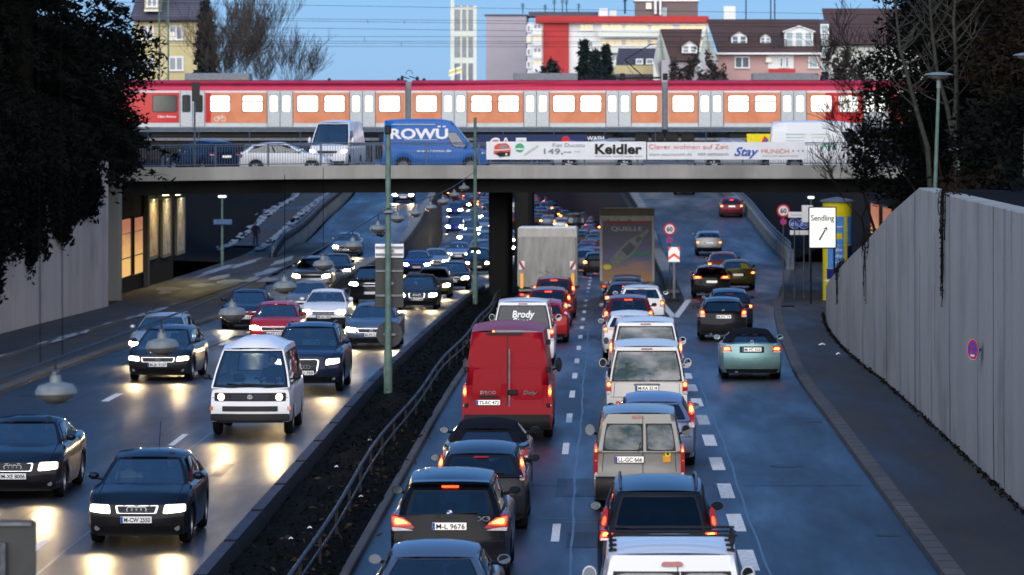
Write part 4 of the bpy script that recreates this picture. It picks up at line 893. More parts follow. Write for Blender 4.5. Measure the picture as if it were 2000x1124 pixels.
def plate(parent, text, surf, x, z, sgn, lit=False, w=.52, h=.11, off=.02):
    mb = MB(); y = surf(x, z) + sgn * off
    mb.box((x, y, z), (w + .02, .012, h + .02), M['black']); mb.box((x, y + sgn * .006, z), (w, .012, h), M['plate_lit'] if lit else M['plate'], .004)
    xd = -1 if sgn > 0 else 1; yy = y + sgn * .0135; bx = x - xd * (w / 2 - .022)
    mb.poly([(bx - .02, yy, z - h / 2 + .004), (bx + .02, yy, z - h / 2 + .004), (bx + .02, yy, z + h / 2 - .004), (bx - .02, yy, z + h / 2 - .004)], M['plate_blue'])
    if text: mb.text(text, (x + xd * .018, yy + sgn * .001, z), (xd, 0, 0), (0, 0, 1), h * .68, M['ink'], w * .84, .022)
    return mb.build('number_plate', parent, 0)
ADDLIGHT = []
def car(name, kind, col, label, cat, loc, rz=0., pitch=0., view='rear', lod=0, group=None, ptext=None, style=1, tail=None, head=None, badge_=None, brake=1, third=1, glass='glass', sunroof=False, rails=False, over=None, plate_z=None, lights=True, roofmat=None, spoiler=0, wiper=1, grille=None, antenna=False, blackbump=False, mirrors='paint', dark_pillar=False, beam=0, extra=None, panels=None, tb=False, head_r=.2):
    p = dict(SPECS[kind]); p.update(over or {}); p["panels"] = panels if panels is not None else p["panels"]; L, W, H = p['L'], p['W'], p['H']
    Ff, Rb, zt, hw, G, roof, Rr = make_prof(p)
    o = thing(name, label, cat, loc, rz, group, pitch); pt = P[col] if isinstance(col, str) else col
    # ---- lower body
    ra, fo, wb, wr, gc = p['wr'] + .055, p['fo'], p['wb'], p['wr'], p['gc']; na = 8 if lod == 0 else (6 if lod == 1 else 4)
    st = []
    for ax in (fo, fo + wb): st += [ax - ra * math.cos(math.pi * k / na) for k in range(na + 1)]
    st += [lerp(fo + ra, fo + wb - ra, t) for t in (.12, .4, .7, .88)] + [fo - ra - .001 if False else fo - ra - .04, fo + wb + ra + .06]
    if lod < 2: st += [p['yws'], p['yrb']]
    st = sorted(s for s in set(round(s, 4) for s in st) if .42 < s < L - .34)
    st = [s for i, s in enumerate(st) if i == 0 or s - st[i - 1] > .012]
    TT = [0, .13, .34, .58, .8, .94, 1.0]; XM = [.955, .985, 1.0, .998, .985, .955, .90] if not p['van'] else [.97, .99, 1, 1, .995, .98, .95]
    def zl(s):
        for ax in (fo, fo + wb):
            if abs(s - ax) < ra: return max(gc, min(zt(s) - .12, wr + math.sqrt(max(0, ra * ra - (s - ax) ** 2))))
        return gc
    def ring(s, fy):
        w_, z0, z1 = hw(s), zl(s), zt(s); r_ = []
        for sg in (1, -1):
            side = [(sg * XM[i] * w_, z0 + TT[i] * (z1 - z0)) for i in range(7)]
            r_.append([(x, fy(x, z), z) for x, z in side])
        mid = [(XM[6] * w_ * -c, z1 + p['crown'] * .5 * (1 - c * c)) for c in CS[1:-1]]
        return r_[0] + [(x, fy(x, z1), z) for x, z in mid] + r_[1][::-1]
    rings = [ring(.0, Ff), ring(.10, lambda x, z: Ff(x, z) - .1)] + [ring(s, lambda x, z: L / 2 - s) for s in st] + [ring(L - .1, lambda x, z: Rb(x, z) + .1), ring(L, Rb)]
    mb = MB(); mb.grid(rings, pt)
    n = len(rings[0])
    for rg, fy, e in ((rings[0], Ff, 0), (rings[-1], Rb, 1)):
        rows = []
        for i in range(6):
            x1, z = rg[i][0], rg[i][2]; rows.append([(-c * x1, fy(c * x1, z), z) for c in CS])
        rows.append(rg[6:6 + 9]); mb.grid(rows, pt)
    # dark underbody, sill and bumper trim
    mb.box((0, 0, gc + .2), (W - .42, L - .5, .42), M['black']); mb.box((0, 0, gc + .06), (W * .9, wb - 2 * ra - .06, .1), M['black'])
    for sy, fn in ((1, Ff), (-1, Rr)):
        if lod < 2: patch(mb, [(-W * .40, gc - .02), (W * .40, gc - .02), (W * .43, gc + .10), (-W * .43, gc + .10)], lambda x, z: fn(x, max(z, gc)), .006, M['black'], .1, 8, 1, .05, sy)
    if p['bump'] == 'mid': patch(mb, [(-W * .475, gc), (W * .475, gc), (W * .475, .62), (-W * .475, .62)], Rb, .03, M['black'], .1, 10, 3, .1, -1)
    if p['bump'] == 'low' or blackbump:
        for sy, fn in ((1, Ff), (-1, Rb)): patch(mb, [(-W * .465, gc), (W * .465, gc), (W * .47, gc + .24), (-W * .47, gc + .24)], fn, .012, M['black'], .1, 10, 2, .06, sy)
    if p['bump'] == 't3':
        for sy, fn in ((1, Ff), (-1, Rb)): patch(mb, [(-W * .475, .36), (W * .475, .36), (W * .475, .52), (-W * .475, .52)], fn, .06, M['black'], .15, 10, 2, .12, sy)
    if lod == 0:    # rubbing strips along the doors, shut lines, handles
        for sg in (1, -1):
            for k, sdoor in enumerate((p['yws'] + .1, p['yws'] + 1.12, p['yws'] + 2.0)):
                if sdoor > fo + wb - ra * .3: continue
                x = sg * (hw(sdoor) + .002); mb.grid([[(x * q, L / 2 - sdoor - e, z) for q, z in ((.985, gc + .12), (1., gc + .33), (1., lerp(gc, zt(sdoor), .6)), (.965, zt(sdoor) - .05))] for e in (0, .012)], M['black'])
        if view == 'rear':
            zb_ = p['rp'][3][0] + .015; hwd = W * .44
            def ln(q): patch(mb, q, Rr, .003, M['black'], .05, 8 if abs(q[1][0] - q[0][0]) > .1 else 1, 2, 0, -1)
            ln([(-hwd, zb_), (hwd, zb_), (hwd, zb_ + .011), (-hwd, zb_ + .011)])
            if L - p['yrb'] < .3:
                for sg in (1, -1): ln([(sg * W * .40, zb_), (sg * (W * .40 + .01), zb_), (sg * (W * .385 + .01), zt(L) - .06), (sg * W * .385, zt(L) - .06)])
        else:
            for sg in (1, -1): mb.grid([[(sg * (.80 - .03 * s_) * hw(s_) + e * sg, L / 2 - s_ - (.05 if s_ < .15 else 0), zt(s_) + p['crown'] * .5 * (1 - .62) + .003) for e in (0, .012)] for s_ in np.linspace(.12, p['yws'] + .02, 6)], M['black'])
            zb_ = p['zf'] - .17; hwd = W * .46; patch(mb, [(-hwd, zb_), (hwd, zb_), (hwd, zb_ + .009), (-hwd, zb_ + .009)], Ff, .004, M['black'], .05, 9, 1, 0, 1)
    # ---- cabin shell with window openings
    rm = roofmat or pt
    wv, rv, ru, sv = p['wsv'], p['rwv'], p['rwu'], p['sv']; hol = lod < 2
    def wall(fn, us, vs, holes):
        us = sorted(set([0, 1] + list(us))); vs = sorted(set([0, 1] + list(vs)))
        US = sorted(set(round(lerp(a, b, k / max(1, int((b - a) / .2))), 4) for a, b in zip(us, us[1:]) for k in range(max(1, int((b - a) / .2)) + 1)))
        VS = sorted(set(round(lerp(a, b, k / max(1, int((b - a) / .35))), 4) for a, b in zip(vs, vs[1:]) for k in range(max(1, int((b - a) / .35)) + 1)))
        inside = lambda u, v: any(h[0] < u < h[1] and h[2] < v < h[3] for h in holes)
        mb.grid([[fn(u, v) for u in US] for v in VS], rm, (lambda j, i: inside((US[i] + US[i + 1]) / 2, (VS[j] + VS[j + 1]) / 2)) if hol else None)
    ff = lambda u, v: G(2 * u - 1, 0, v); fr = lambda u, v: G(2 * u - 1, 1, v)
    rear_windows = p['panels'] if p['panels'] is not None else [(ru[0], ru[1], rv[0], rv[1])]
    wall(ff, (.05, .95), wv, [(.05, .95, *wv)])
    wall(fr, [q for h in rear_windows for q in h[:2]], [q for h in rear_windows for q in h[2:]], rear_windows)
    for sg in (1, -1): wall(lambda u, v: G(sg, u, v), [q for sp_ in p['sides'] for q in sp_], sv, [(a, b, *sv) for a, b in p['sides']])
    A = [-1, -.96, -.85, -.6, -.3, 0, .3, .6, .85, .96, 1]; mb.grid([[roof(a, k / 8) for a in A] for k in range(9)], rm)
    if rails:
        for sg in (1, -1): mb.tube([tuple(Vector(roof(sg * .9, b)) + Vector((0, 0, h))) for b, h in ((.12, .0), (.17, .06), (.5, .07), (.85, .06), (.9, .0))], .022, M['galv'], 6)
    if spoiler: mb.grid([[tuple(Vector(roof(a, 1)) + Vector((0, .12, .012))) for a in A], [tuple(Vector(roof(a, 1)) + Vector((0, -spoiler, .0))) for a in A], [tuple(Vector(roof(a, 1)) + Vector((0, -spoiler + .02, -.05))) for a in A], [tuple(Vector(roof(a, 1)) + Vector((0, .1, -.05))) for a in A]], rm)
    if sunroof: mb.grid([[tuple(Vector(roof(a, b)) + Vector((0, 0, .004))) for a in (-.7, -.35, 0, .35, .7)] for b in (.12, .25, .42)], M['glass_far'])
    if antenna: mb.tube([tuple(roof(0, .9)), tuple(Vector(roof(0, .9)) + Vector((0, -.25, .45)))], .006, M['black'], 4)
    if extra: extra(mb, p, Ff, Rr, G, roof, pt)
    mb.build('body', o, 42)
    gl = M[glass] if hol else M['glass_far']
    dk = M['glass_far'] if not hol else None
    def pane(nm, fn, u0, u1, v0, v1, r=.1, mt=None):
        r = .34 if panels and nm == 'rear_window' else r
        mb = MB()
        if hol:   # rubber surround as a frame of four strips around the opening
            e1, e2 = (u1 - u0) * .02 + .008, (v1 - v0) * .03 + .012; q = lambda u, v: fn(u, v)
            def fr_(a0, a1, b0, b1): gpane(mb, fn, a0, a1, b0, b1, .004, M['black'], .02, 6, 3)
            fr_(u0 - e1, u0 + e1, v0 - e2, v1 + e2); fr_(u1 - e1, u1 + e1, v0 - e2, v1 + e2); fr_(u0 + e1, u1 - e1, v0 - e2, v0 + e2); fr_(u0 + e1, u1 - e1, v1 - e2, v1 + e2)
        gpane(mb, fn, u0, u1, v0, v1, .008, mt or gl, r * .5, 6, 3); return mb.build(nm, o, 60)
    if lod < 2 or view != 'rear': ws = pane('windscreen', ff, .05, .95, *wv, mt=M['glass_screen'] if hol else None)
    if lod < 2 or view != 'front':
        for h in rear_windows: pane('rear_window', fr, *h, mt=M[glass] if glass != 'glass' and hol else None)
    if lod < 2:
        for sg in (1, -1):
            for a, b in p['sides']: pane('side_window', (lambda sg: lambda u, v: G(sg, u, v))(sg), a, b, *sv, mt=M['glass_dark'] if (glass == 'glass_dark' and a > .3) else None)
    if lod == 0 or (lod == 1 and kind != 'boxvan'):
        yf = L / 2 - p['yws'] - 1.12; zs_ = .42
        for x in ((-.36, .36)):
            mb = MB(); mb.box((x, yf, zs_ + .36), (.46, .16, .62), M['int'], .06); mb.box((x, yf + .28, zs_ + .05), (.48, .5, .16), M['int'], .05); mb.box((x, yf - .02, zs_ + .8), (.25, .1, .24), M['int'], .04); mb.build('seat', o, 30)
        if not p['van'] or kind in ('kangoo', 't3'):
            mb = MB(); yr = L / 2 - min(p['yrb'] - .75, p['yws'] + 2.1); mb.box((0, yr, zs_ + .32), (1.2, .16, .56), M['int'], .06)
            for x in (-.38, 0, .38): mb.box((x, yr, zs_ + .68), (.22, .09, .2), M['int'], .035)
            mb.build('rear_seat', o, 30)
        mb = MB(); mb.box((0, L / 2 - p['yws'] - .18, p['zc'] - .09), (W * .72, .42, .1), M['int'], .04); mb.build('dashboard', o, 30)
    if lod == 0:
        mb = MB(); c = Vector((.36 if False else -.36, L / 2 - p['yws'] - .48, p['zc'] - .02)); mb.tube([tuple(c + Vector((.18 * math.cos(t), .06 * math.sin(t), .17 * math.sin(t)))) for t in [2 * math.pi * k / 16 for k in range(17)]], .014, M['black'], 6, False); mb.build('steering_wheel', o)
    # wheels
    tm, rm_ = wheel_meshes(wr, style, lod)
    for ax in (fo, fo + wb):
        for sg in (-1, 1):
            if lod == 2 and ((view == 'rear' and ax == fo) or (view == 'front' and ax != fo)): continue
            wo = link('wheel', tm, o); wo.location = (sg * (hw(ax) - .125), L / 2 - ax, wr)
            if lod < 2: link('rim', rm_, wo)
    # mirrors
    if lod < 2:
        for sg in (1, -1):
            mb = MB(); x = sg * (G(1, .08, .1)[0] + .135); y = L / 2 - p['yws'] - .33; z = p['zc'] + (.12 if kind not in ('van', 'boxvan', 't3', 'kangoo') else .2); hh = (.07 if kind not in ('van', 'boxvan', 'kangoo') else .11); hh = .17 if kind == 'boxvan' else hh
            wdt = .095 if kind not in ('boxvan',) else .075
            mb.lathe([(0, .1), (.6, .085), (.9, .04), (1, -.02), (.96, -.04), (0, -.04)], (0, 0, 0), pt if mirrors == 'paint' else M['black'], 14, 'Y')
            v0 = [(a_[0] * wdt + x, a_[1] + y, a_[2] * hh + z) for a_ in mb.v]; mb.v = v0
            mb.tube([(x - sg * .06, y + .02, z - hh * .5), (x - sg * .2, y + .05, z - hh * .9)], .025, M['black'], 5); mo = mb.build('wing_mirror', o)
            mb = MB(); tl = R(24) if sg > 0 else 0; mb.disc((x, y - .043, z), (wdt * .84 * math.cos(tl), wdt * .3 * math.sin(tl), 0), (0, -.45 * hh * .84 if sg > 0 else 0, hh * .84), 1, M['mirror'], 16); mb.build('mirror_glass', mo, 0)
    # ---- lamps
    if view in ('rear', 'side'):
        T = tail or ([(.70, .74), (.95, .74), (.95, .90), (.72, .90)] if not p['van'] else [(.84, .72), (.965, .72), (.965, 1.12), (.86, 1.12)])
        zlo, zhi = min(q[1] for q in T), max(q[1] for q in T)
        for sg in (1, -1):
            q = [(sg * a * W / 2, z) for a, z in T]; mb = MB(); patch(mb, q, Rr, .012, M['lens'] if lights and brake else M['lens_off'], .16, 5, 2, .05, -1)
            cxm, czm = sum(a for a, b in q) / 4, sum(b for a, b in q) / 4; up_ = (zhi - zlo) * (.22 if zhi - zlo > .3 else .06); kf = 1. if lod < 2 else 1.35; sh = lambda k, kz, dz=0: [(cxm + (a - cxm) * k, czm + dz + (b - czm) * kz) for a, b in q]
            if lights and brake: patch(mb, sh(.78 * kf, (.5 if zhi - zlo < .3 else .4) * kf, up_), Rr, .02, M['brake'] if lod < 2 else M['brake_far'], .3, 5, 2, .01, -1); patch(mb, sh(.55 * kf, (.3 if zhi - zlo < .3 else .24) * kf, up_), Rr, .024, M['brake_hot'] if lod < 2 else M['brake_far_hot'], .4, 4, 2, .004, -1)
            if lod < 2: patch(mb, [(lerp(cxm, a, .9), zlo + (b - zlo) * .2 + .012) for a, b in q], Rr, .017, M['lens_clear'], .3, 4, 1, .005, -1)
            mb.build('tail_lamp', o, 50)
        if third and lod < 2 and lights:
            zz = G(0, 1, 1)[2] - .035 if third == 1 else third; mb = MB(); patch(mb, [(-.13, zz - .014), (.13, zz - .014), (.13, zz + .014), (-.13, zz + .014)], Rr if L - p['yrb'] < .3 else (lambda x, z: G(x / .6, 1, .96)[1]), .03, M['brake'] if (brake and tb) else M['lens_off'], .3, 4, 1, .03, -1); mb.build('high_brake_lamp', o, 50)
        if lod < 2 or True:
            pz = plate_z or (.80 if kind in ('van', 'kangoo', 'hatch', 'small', 'mpv', 'suv', 'bigsuv') else .72)
            if lod < 2: plate(o, ptext, Rr, 0, pz, -1, True)
        if badge_ and lod < 2: mb = MB(); bz_ = pz + .2; badge(mb, badge_, (0, Rr(0, bz_) - .022, bz_), .055, -1); mb.build('badge', o, 0)
        if wiper and lod < 2 and L - p['yrb'] < .3 and p['panels'] is None:
            mb = MB(); a, b = Vector(fr(.5, rv[0] + .02)), Vector(fr(.78, rv[0] + .07)); mb.tube([tuple(a + Vector((0, -.03, 0))), tuple(b + Vector((0, -.03, 0)))], .011, M['black'], 5); mb.build('wiper', o)
        if lod < 2:
            if kind in ('sedan', 'cabrio'): mb = MB(); patch(mb, [(-W * .2, pz - .09), (W * .2, pz - .09), (W * .2, pz + .085), (-W * .2, pz + .085)], Rr, .004, M['black'], .1, 4, 1, .01, -1); mb.build('plate_recess', o, 30)
            mb = MB(); mb.box((-W * .25, -L / 2 + .12, gc + .02), (.09, .2, .05), M['galv'], .01); mb.build('exhaust', o, 30)
    if view in ('front', 'side'):
        T = head or [(.56, p['zf'] - .13), (.955, p['zf'] - .10), (.94, p['zf'] + .015), (.60, p['zf'] + .0)]
        for sg in (1, -1):
            q = [(sg * a * W / 2, z) for a, z in T]; mb = MB(); patch(mb, q, Ff, .012, M['head_dim'] if lights else M['lens_clear'], head_r, 6, 2, .06, 1)
            cxm, czm = sum(a for a, b in q) / 4 - sg * .02, sum(b for a, b in q) / 4
            kk = .84 if lod == 0 else (1. if lod == 1 else 1.25)  # farthest lamps drawn larger than their lens, standing in for glare
            if lights: patch(mb, [(cxm + (a - cxm) * kk, czm + (b - czm) * kk) for a, b in q], Ff, .022, (M['head'] if lod == 0 else M['head_far']) if lights != 'dim' else M['park'], .4, 5, 2, .01, 1)
            hl = mb.build('headlamp', o, 50)
            if lod < 2: mb = MB(); qo = [(sg * .965 * W / 2, T[0][1] + .01), (sg * .99 * W / 2, T[0][1] + .01), (sg * .985 * W / 2, T[2][1] - .02), (sg * .955 * W / 2, T[2][1] - .02)]; 
        if lod < 2:
            gq = grille or [(-.5, p['zf'] - .15), (.5, p['zf'] - .15), (.54, p['zf'] - .02), (-.54, p['zf'] - .02)]
            mb = MB(); q = [(a * W / 2, z) for a, z in gq]; patch(mb, q, Ff, .008, M['chrome'] if kind != 't3' else M['black'], .18, 8, 2, .02, 1)
            cz_ = sum(b for a, b in q) / 4; k1 = 1 - .03 / abs(q[1][0]); k2 = 1 - .02 / (q[2][1] - q[1][1]); patch(mb, [(a * k1, cz_ + (b - cz_) * k2) for a, b in q], Ff, .013, M['black'], .18, 8, 2, .005, 1)
            for zz in np.linspace(q[0][1] + .03, q[2][1] - .03, 3): mb.grid([[(x, Ff(x, zz) + .016, zz + e) for x in np.linspace(q[0][0] * .9, q[1][0] * .9, 7)] for e in (0, .005)], M['dark_rail'])
            mb.build('grille', o, 50)
            mb = MB(); patch(mb, [(-.62 * W / 2, gc + .03), (.62 * W / 2, gc + .03), (.66 * W / 2, gc + .15), (-.66 * W / 2, gc + .15)], Ff, .008, M['black'], .2, 8, 1, .02, 1)
            for sg in (1, -1): patch(mb, [(sg * .68 * W / 2, gc + .06), (sg * .86 * W / 2, gc + .06), (sg * .86 * W / 2, gc + .16), (sg * .68 * W / 2, gc + .16)], Ff, .008, M['black'], .3, 4, 1, .02, 1)
            mb.build('air_intake', o, 50)
            if lod == 0:
                for sg in (1, -1): mb = MB(); mb.lathe([(.05, 0), (.045, .012), (0, .014)], (sg * .77 * W / 2, Ff(.77 * W / 2, gc + .11) + .01, gc + .11), M['fog'], 14, 'Y'); mb.build('fog_lamp', o)
            if badge_: mb = MB(); bx_ = Ff(0, (gq[0][1] + gq[2][1]) / 2) + .024; badge(mb, badge_, (0, bx_, (gq[0][1] + gq[2][1]) / 2), .052 if badge_ == 'rings' else .055, 1); mb.build('badge', o, 0)
            plate(o, ptext, Ff, 0, plate_z or gc + .26, 1, False)
            mb = MB()
            for u0, u1 in ((.3, .72), (.62, .9)):
                a, b = Vector(ff(u0 - .18, wv[0] + .0)), Vector(ff(u1 - .1, wv[0] + .05)); mb.tube([tuple(a + Vector((0, .03, .01))), tuple(b + Vector((0, .03, .01)))], .012, M['black'], 5)
            mb.build('wiper', o)
        if beam: ADDLIGHT.append((o, L, p['zf'], beam))
    return o
def place(kind, px, d, view, X=None):
    """world position of a car whose facing end stands d metres off, centred on image column px"""
    L = SPECS[kind]['L']; s = F / d
    return ((px - VX) / s if X is None else X), d + L / 2
# ================================================================ VEHICLE PLACEMENTS
GQ, GO, GX = 'cars queueing away from the camera', 'cars driving towards the camera', 'cars on the exit road'
slope = lambda f, y: math.atan((f(y + 2.2) - f(y - 2.2)) / 4.4)
def put(kind, col, d, label, px=None, X=None, view='rear', road=zm, yaw=0., cat='car', name='parked_car', **k):
    L = (k.get('over') or {}).get('L', SPECS[kind]['L']); x = X if X is not None else (px - VX) * d / F; y = d + L / 2
    nm = k.pop('nm', None) or {'van': 'van', 'boxvan': 'van', 't3': 'camper_van', 'kangoo': 'small_van', 'suv': 'suv', 'bigsuv': 'suv', 'mpv': 'minivan', 'cabrio': 'convertible_car'}.get(kind, 'hatchback_car' if kind in ('hatch', 'small') else kind + '_car')
    lod = k.pop('lod', 0 if d < 100 else (1 if d < 215 else 2)); sl = slope(road, y)
    return car(nm, kind, col, label, cat, (x, y, road(y)), (math.pi if view == 'front' else 0) + yaw, sl if view == 'rear' else -sl, view, lod, **k)
# ---------------- outgoing lane beside the median
c_r1 = put('sedan', 'slate', 53.6, 'grey blue sedan cut by the bottom edge in the lane beside the median', X=-2.28, group=GQ, badge_='round')
c_x3 = put('suv', 'black', 62.2, 'black SUV with glowing brake lamps and round emblem behind the grey blue sedan', X=-2.36, cat='SUV', group=GQ, badge_='bmw', ptext='M-L 9676', plate_z=.95, spoiler=.14, mirrors='paint', over=dict(rwv=(.1, .74)),
           tail=[(.56, .92), (.955, .86), (.965, 1.13), (.80, 1.10)], third=1.52, tb=True)
mb = MB(); p_ = dict(SPECS['suv']); Rr_ = make_prof(p_)[6]; mb.text('X3', (.52, Rr_(.52, 1.05) - .02, 1.06), (1, 0, 0), (0, 0, 1), .075, M['chrome'], .2, .03); mb.build('lettering', c_x3, 0)
put('small', 'anthracite', 70.8, 'dark small hatchback with tall glowing lamps ahead of the black SUV', X=-2.14, group=GQ, tail=[(.80, .86), (.93, .86), (.86, 1.3), (.80, 1.3)], third=1)
c_cv = put('cabrio', 'black', 77.0, 'black convertible with closed black soft top behind the red van', X=-2.24, cat='convertible', group=GQ, roofmat=M['cloth'], brake=0, third=0)
def iveco(mb, p, Ff, Rr, G, roof, pt):
    dk = pm('door shadow line', (.02, .002, .003), .6)
    for x in (0,): mb.grid([[(-.012, Rr(0, z) - .004, z), (.012, Rr(0, z) - .004, z)] for z in (.68, 1.2, 1.8, 2.4)], M['black'])
    mb.box((.045, Rr(0, 1.4) - .02, 1.3), (.03, .03, 1.5), M['galv'])
    for sg in (1, -1):
        for z0, z1, e in ((.95, 1.6, .012), (1.64, 2.28, .012)): patch(mb, [(sg * .13, z0), (sg * .78, z0), (sg * .74, z1), (sg * .13, z1)], Rr, e, pt, .1, 4, 3, .03, -1)
        for z in (.8, 1.6, 2.2): mb.box((sg * .9, Rr(.85, z) - .0, z), (.1, .06, .12), M['black'], .02)
    mb.box((.12, Rr(.1, 1.12) - .02, 1.1), (.22, .05, .12), M['black'], .02)
    patch(mb, [(-.62, .98), (-.2, .98), (-.2, 1.03), (-.62, 1.03)], Rr, .025, M['black'], .2, 4, 1, .02, -1)
    patch(mb, [(-.45, 2.36), (.35, 2.36), (.35, 2.41), (-.45, 2.41)], Rr, .03, M['black'], .2, 4, 1, .02, -1)
c_iv = put('boxvan', 'vanred', 90, 'tall red panel van with double rear doors and black mirrors', X=-2.14, cat='van', group=GQ, over=dict(H=2.54), panels=[], ptext='TS-RC 472', plate_z=.88, tail=[(.885, .72), (.985, .72), (.975, 1.28), (.895, 1.28)], third=0, extra=iveco, wiper=0, mirrors='black', style=0)
c_iv.children
for c in c_iv.children:
    if c.name.startswith('number_plate'): c.location = (-.42, 0, 0)
mb = MB(); Rr_ = make_prof(SPECS['boxvan'])[6]; mb.text('IVECO', (-.42, Rr_(-.4, 1.09) - .03, 1.1), (1, 0, 0), (0, 0, 1), .075, M['chrome'], .34, .03); mb.text('Daily', (.5, Rr_(.5, 1.09) - .03, 1.1), (1, 0, 0), (0, 0, 1), .09, M['chrome'], .3, .02, .3); mb.build('lettering', c_iv, 0)
c_br = put('van', 'white', 121, 'white van with handwritten lettering across its rear window', X=-2.42, cat='van', group=GQ, ptext=None, third=1, mirrors='paint', glass='glass_dark')
G_ = make_prof(SPECS['van'])[4]; mb = MB(); pa = Vector(G_(0, 1, .55)); pb = Vector(G_(0, 1, .32)); up = (pa - pb).normalized()
mb.text('Brody', tuple(pa + Vector((.02, -.035, .02))), (1, .0, 0), up, .21, M['white'], .66, .03, .15); mb.text('Stav...', tuple(pb + Vector((.0, -.035, 0))), (1, 0, 0), up, .19, M['white'], .6, .03, .15); mb.build('lettering', c_br, 0)
put('hatch', 'red', 136.5, 'bright red car just ahead of the white van in the lane beside the median', X=-2.05, group=GQ, tail=[(.82, .95), (.96, .95), (.90, 1.35), (.80, 1.35)])
put('wagon', 'wine', 151, 'wine red estate car with tall brake lamps behind the dark estate', X=-2.08, group=GQ, tail=[(.80, .75), (.96, .75), (.90, 1.22), (.80, 1.22)], tb=True)
put('mpv', 'wine', 161, 'dark red people carrier directly behind the white box truck', X=-2.0, group=GQ, tail=[(.80, .85), (.96, .85), (.90, 1.3), (.80, 1.3)], tb=True)
# ---------------- outgoing middle lane
def doorline(mb, p, Ff, Rr, G, roof, pt):
    mb.grid([[(.06, Rr(0, z) - .006, z), (.072, Rr(0, z) - .006, z)] for z in (.4, .8, 1.1, 1.4, 1.72)], M['black'])
c_rack = put('kangoo', 'white', 50.2, 'white small van with a black roof rack cut by the bottom edge', X=.83, cat='van', group=GQ, over=dict(W=1.94, bw=.91, rw=.80, H=1.87), panels=[(.06, .54, .06, .7), (.58, .94, .06, .7)], extra=doorline, third=0, tail=[(.88, .7), (.98, .7), (.94, 1.35), (.88, 1.35)])
mb = MB()
rf = make_prof(dict(SPECS['kangoo'], W=1.94, bw=.91, rw=.80, H=1.87))[5]
for k, b in enumerate((.86, .66, .44)):
    z = 1.87 + .13; y = rf(0, b)[1]; mb.box((0, y, z), (1.62, .035, .03), M['black'], .01)
    for sg in (1, -1):
        e = rf(sg * .93, b); mb.tube([(sg * .77, y, z), (sg * .74, y - .02, e[2] - .0)], .02, M['black'], 6); mb.box((sg * .73, y, e[2] + .01), (.1, .12, .04), M['black'], .01)
for sg in (1, -1): mb.tube([(sg * .78, rf(0, .86)[1], 2.0), (sg * .78, rf(0, .44)[1], 2.0)], .014, M['black'], 5)
mb.build('roof_rack', c_rack)
mb = MB(); e = rf(0, 1); patch(mb, [(-.14, 1.66), (.14, 1.66), (.12, 1.715), (-.12, 1.715)], make_prof(dict(SPECS['kangoo'], W=1.94, bw=.91, rw=.80, H=1.87))[6], .03, M['lens_off'], .4, 6, 1, .05, -1); mb.build('high_brake_lamp', c_rack)
c_gal = put('mpv', 'anthracite', 60.2, 'dark minivan with a large blue black rear window and roof rails', X=.80, cat='minivan', group=GQ, over=dict(L=4.65, W=1.82, H=1.74, rw=.65, bw=.83, zb=1.05, rwv=(.06, .88), yrr=4.16, yrb=4.57), glass='glass_dark', rails=True, badge_='oval', tail=[(.70, .96), (.965, .92), (.95, 1.1), (.74, 1.08)], third=0, plate_z=.72)
mb = MB(); Rm = make_prof(dict(SPECS['mpv'], L=4.65, W=1.82, H=1.74, rw=.65, bw=.83, zb=1.05, yrr=4.16, yrb=4.57))[6]
for k, m_ in enumerate(('ad_yellow', 'sign_blue', 'sign_red')): patch(mb, [(-.66 + .1 * k, 1.12), (-.57 + .1 * k, 1.12), (-.57 + .1 * k, 1.15), (-.66 + .1 * k, 1.15)], Rm, .03, M[m_], .1, 1, 1, 0, -1)
mb.build('sticker', c_gal, 0)
for sg in (1, -1):
    mb = MB(); patch(mb, [(sg * .84 * .91, 1.12), (sg * .955 * .91, 1.12), (sg * .9 * .91, 1.4), (sg * .82 * .91, 1.4)], Rm, .012, M['lens'], .2, 3, 3, .04, -1); patch(mb, [(sg * .87 * .91, 1.15), (sg * .93 * .91, 1.15), (sg * .9 * .91, 1.28), (sg * .85 * .91, 1.28)], Rm, .016, M['brake'], .3, 3, 2, .01, -1); mb.build('tail_lamp', c_gal)
c_kg = put('kangoo', 'sand', 74.5, 'beige silver small van with twin rear door windows', X=.63, cat='van', glass='glass_sky', group=GQ, panels=[(.07, .53, .06, .72), (.60, .93, .06, .72)], ptext='LL-GC 666', plate_z=.93, tail=[(.90, .55), (.99, .55), (.97, 1.22), (.90, 1.22)], extra=doorline, third=0, wiper=0)
for c in c_kg.children:
    if c.name.startswith('number_plate'): c.location = (-.18, 0, 0)
mb = MB(); Rk = make_prof(SPECS['kangoo'])[6]
patch(mb, [(-.14, 1.68), (.06, 1.68), (.05, 1.73), (-.13, 1.73)], Rk, .025, M['lens_off'], .4, 4, 1, .04, -1); mb.build('high_brake_lamp', c_kg)
mb = MB(); c0 = Vector((.5, Rk(.5, 1.0) - .02, 1.0)); mb.poly([tuple(c0 + Vector(v)) for v in ((-.07, 0, -.12), (.07, 0, -.12), (.07, 0, .0), (-.07, 0, .0))], pm('sticker orange', (.75, .3, .02), .5)); mb.disc(c0 + Vector((.02, -.003, .03)), (1, 0, 0), (0, 0, 1), .055, M['ad_yellow'], 10); mb.disc(c0 + Vector((.02, -.006, .03)), (1, 0, 0), (0, 0, 1), .025, M['ink'], 10)
mb.build('sticker', c_kg, 0)
mb = MB(); mb.tube([(-.02, Rk(0, 1.1) - .03, 1.08), (.02, Rk(0, 1.25) - .02, 1.24)], .012, M['black'], 5); mb.build('wiper', c_kg)
put('hatch', 'steelblue', 83.6, 'silver blue hatchback half hidden by the beige small van', X=1.02, group=GQ, tail=[(.80, .8), (.97, .8), (.92, 1.32), (.80, 1.32)], lod=0)
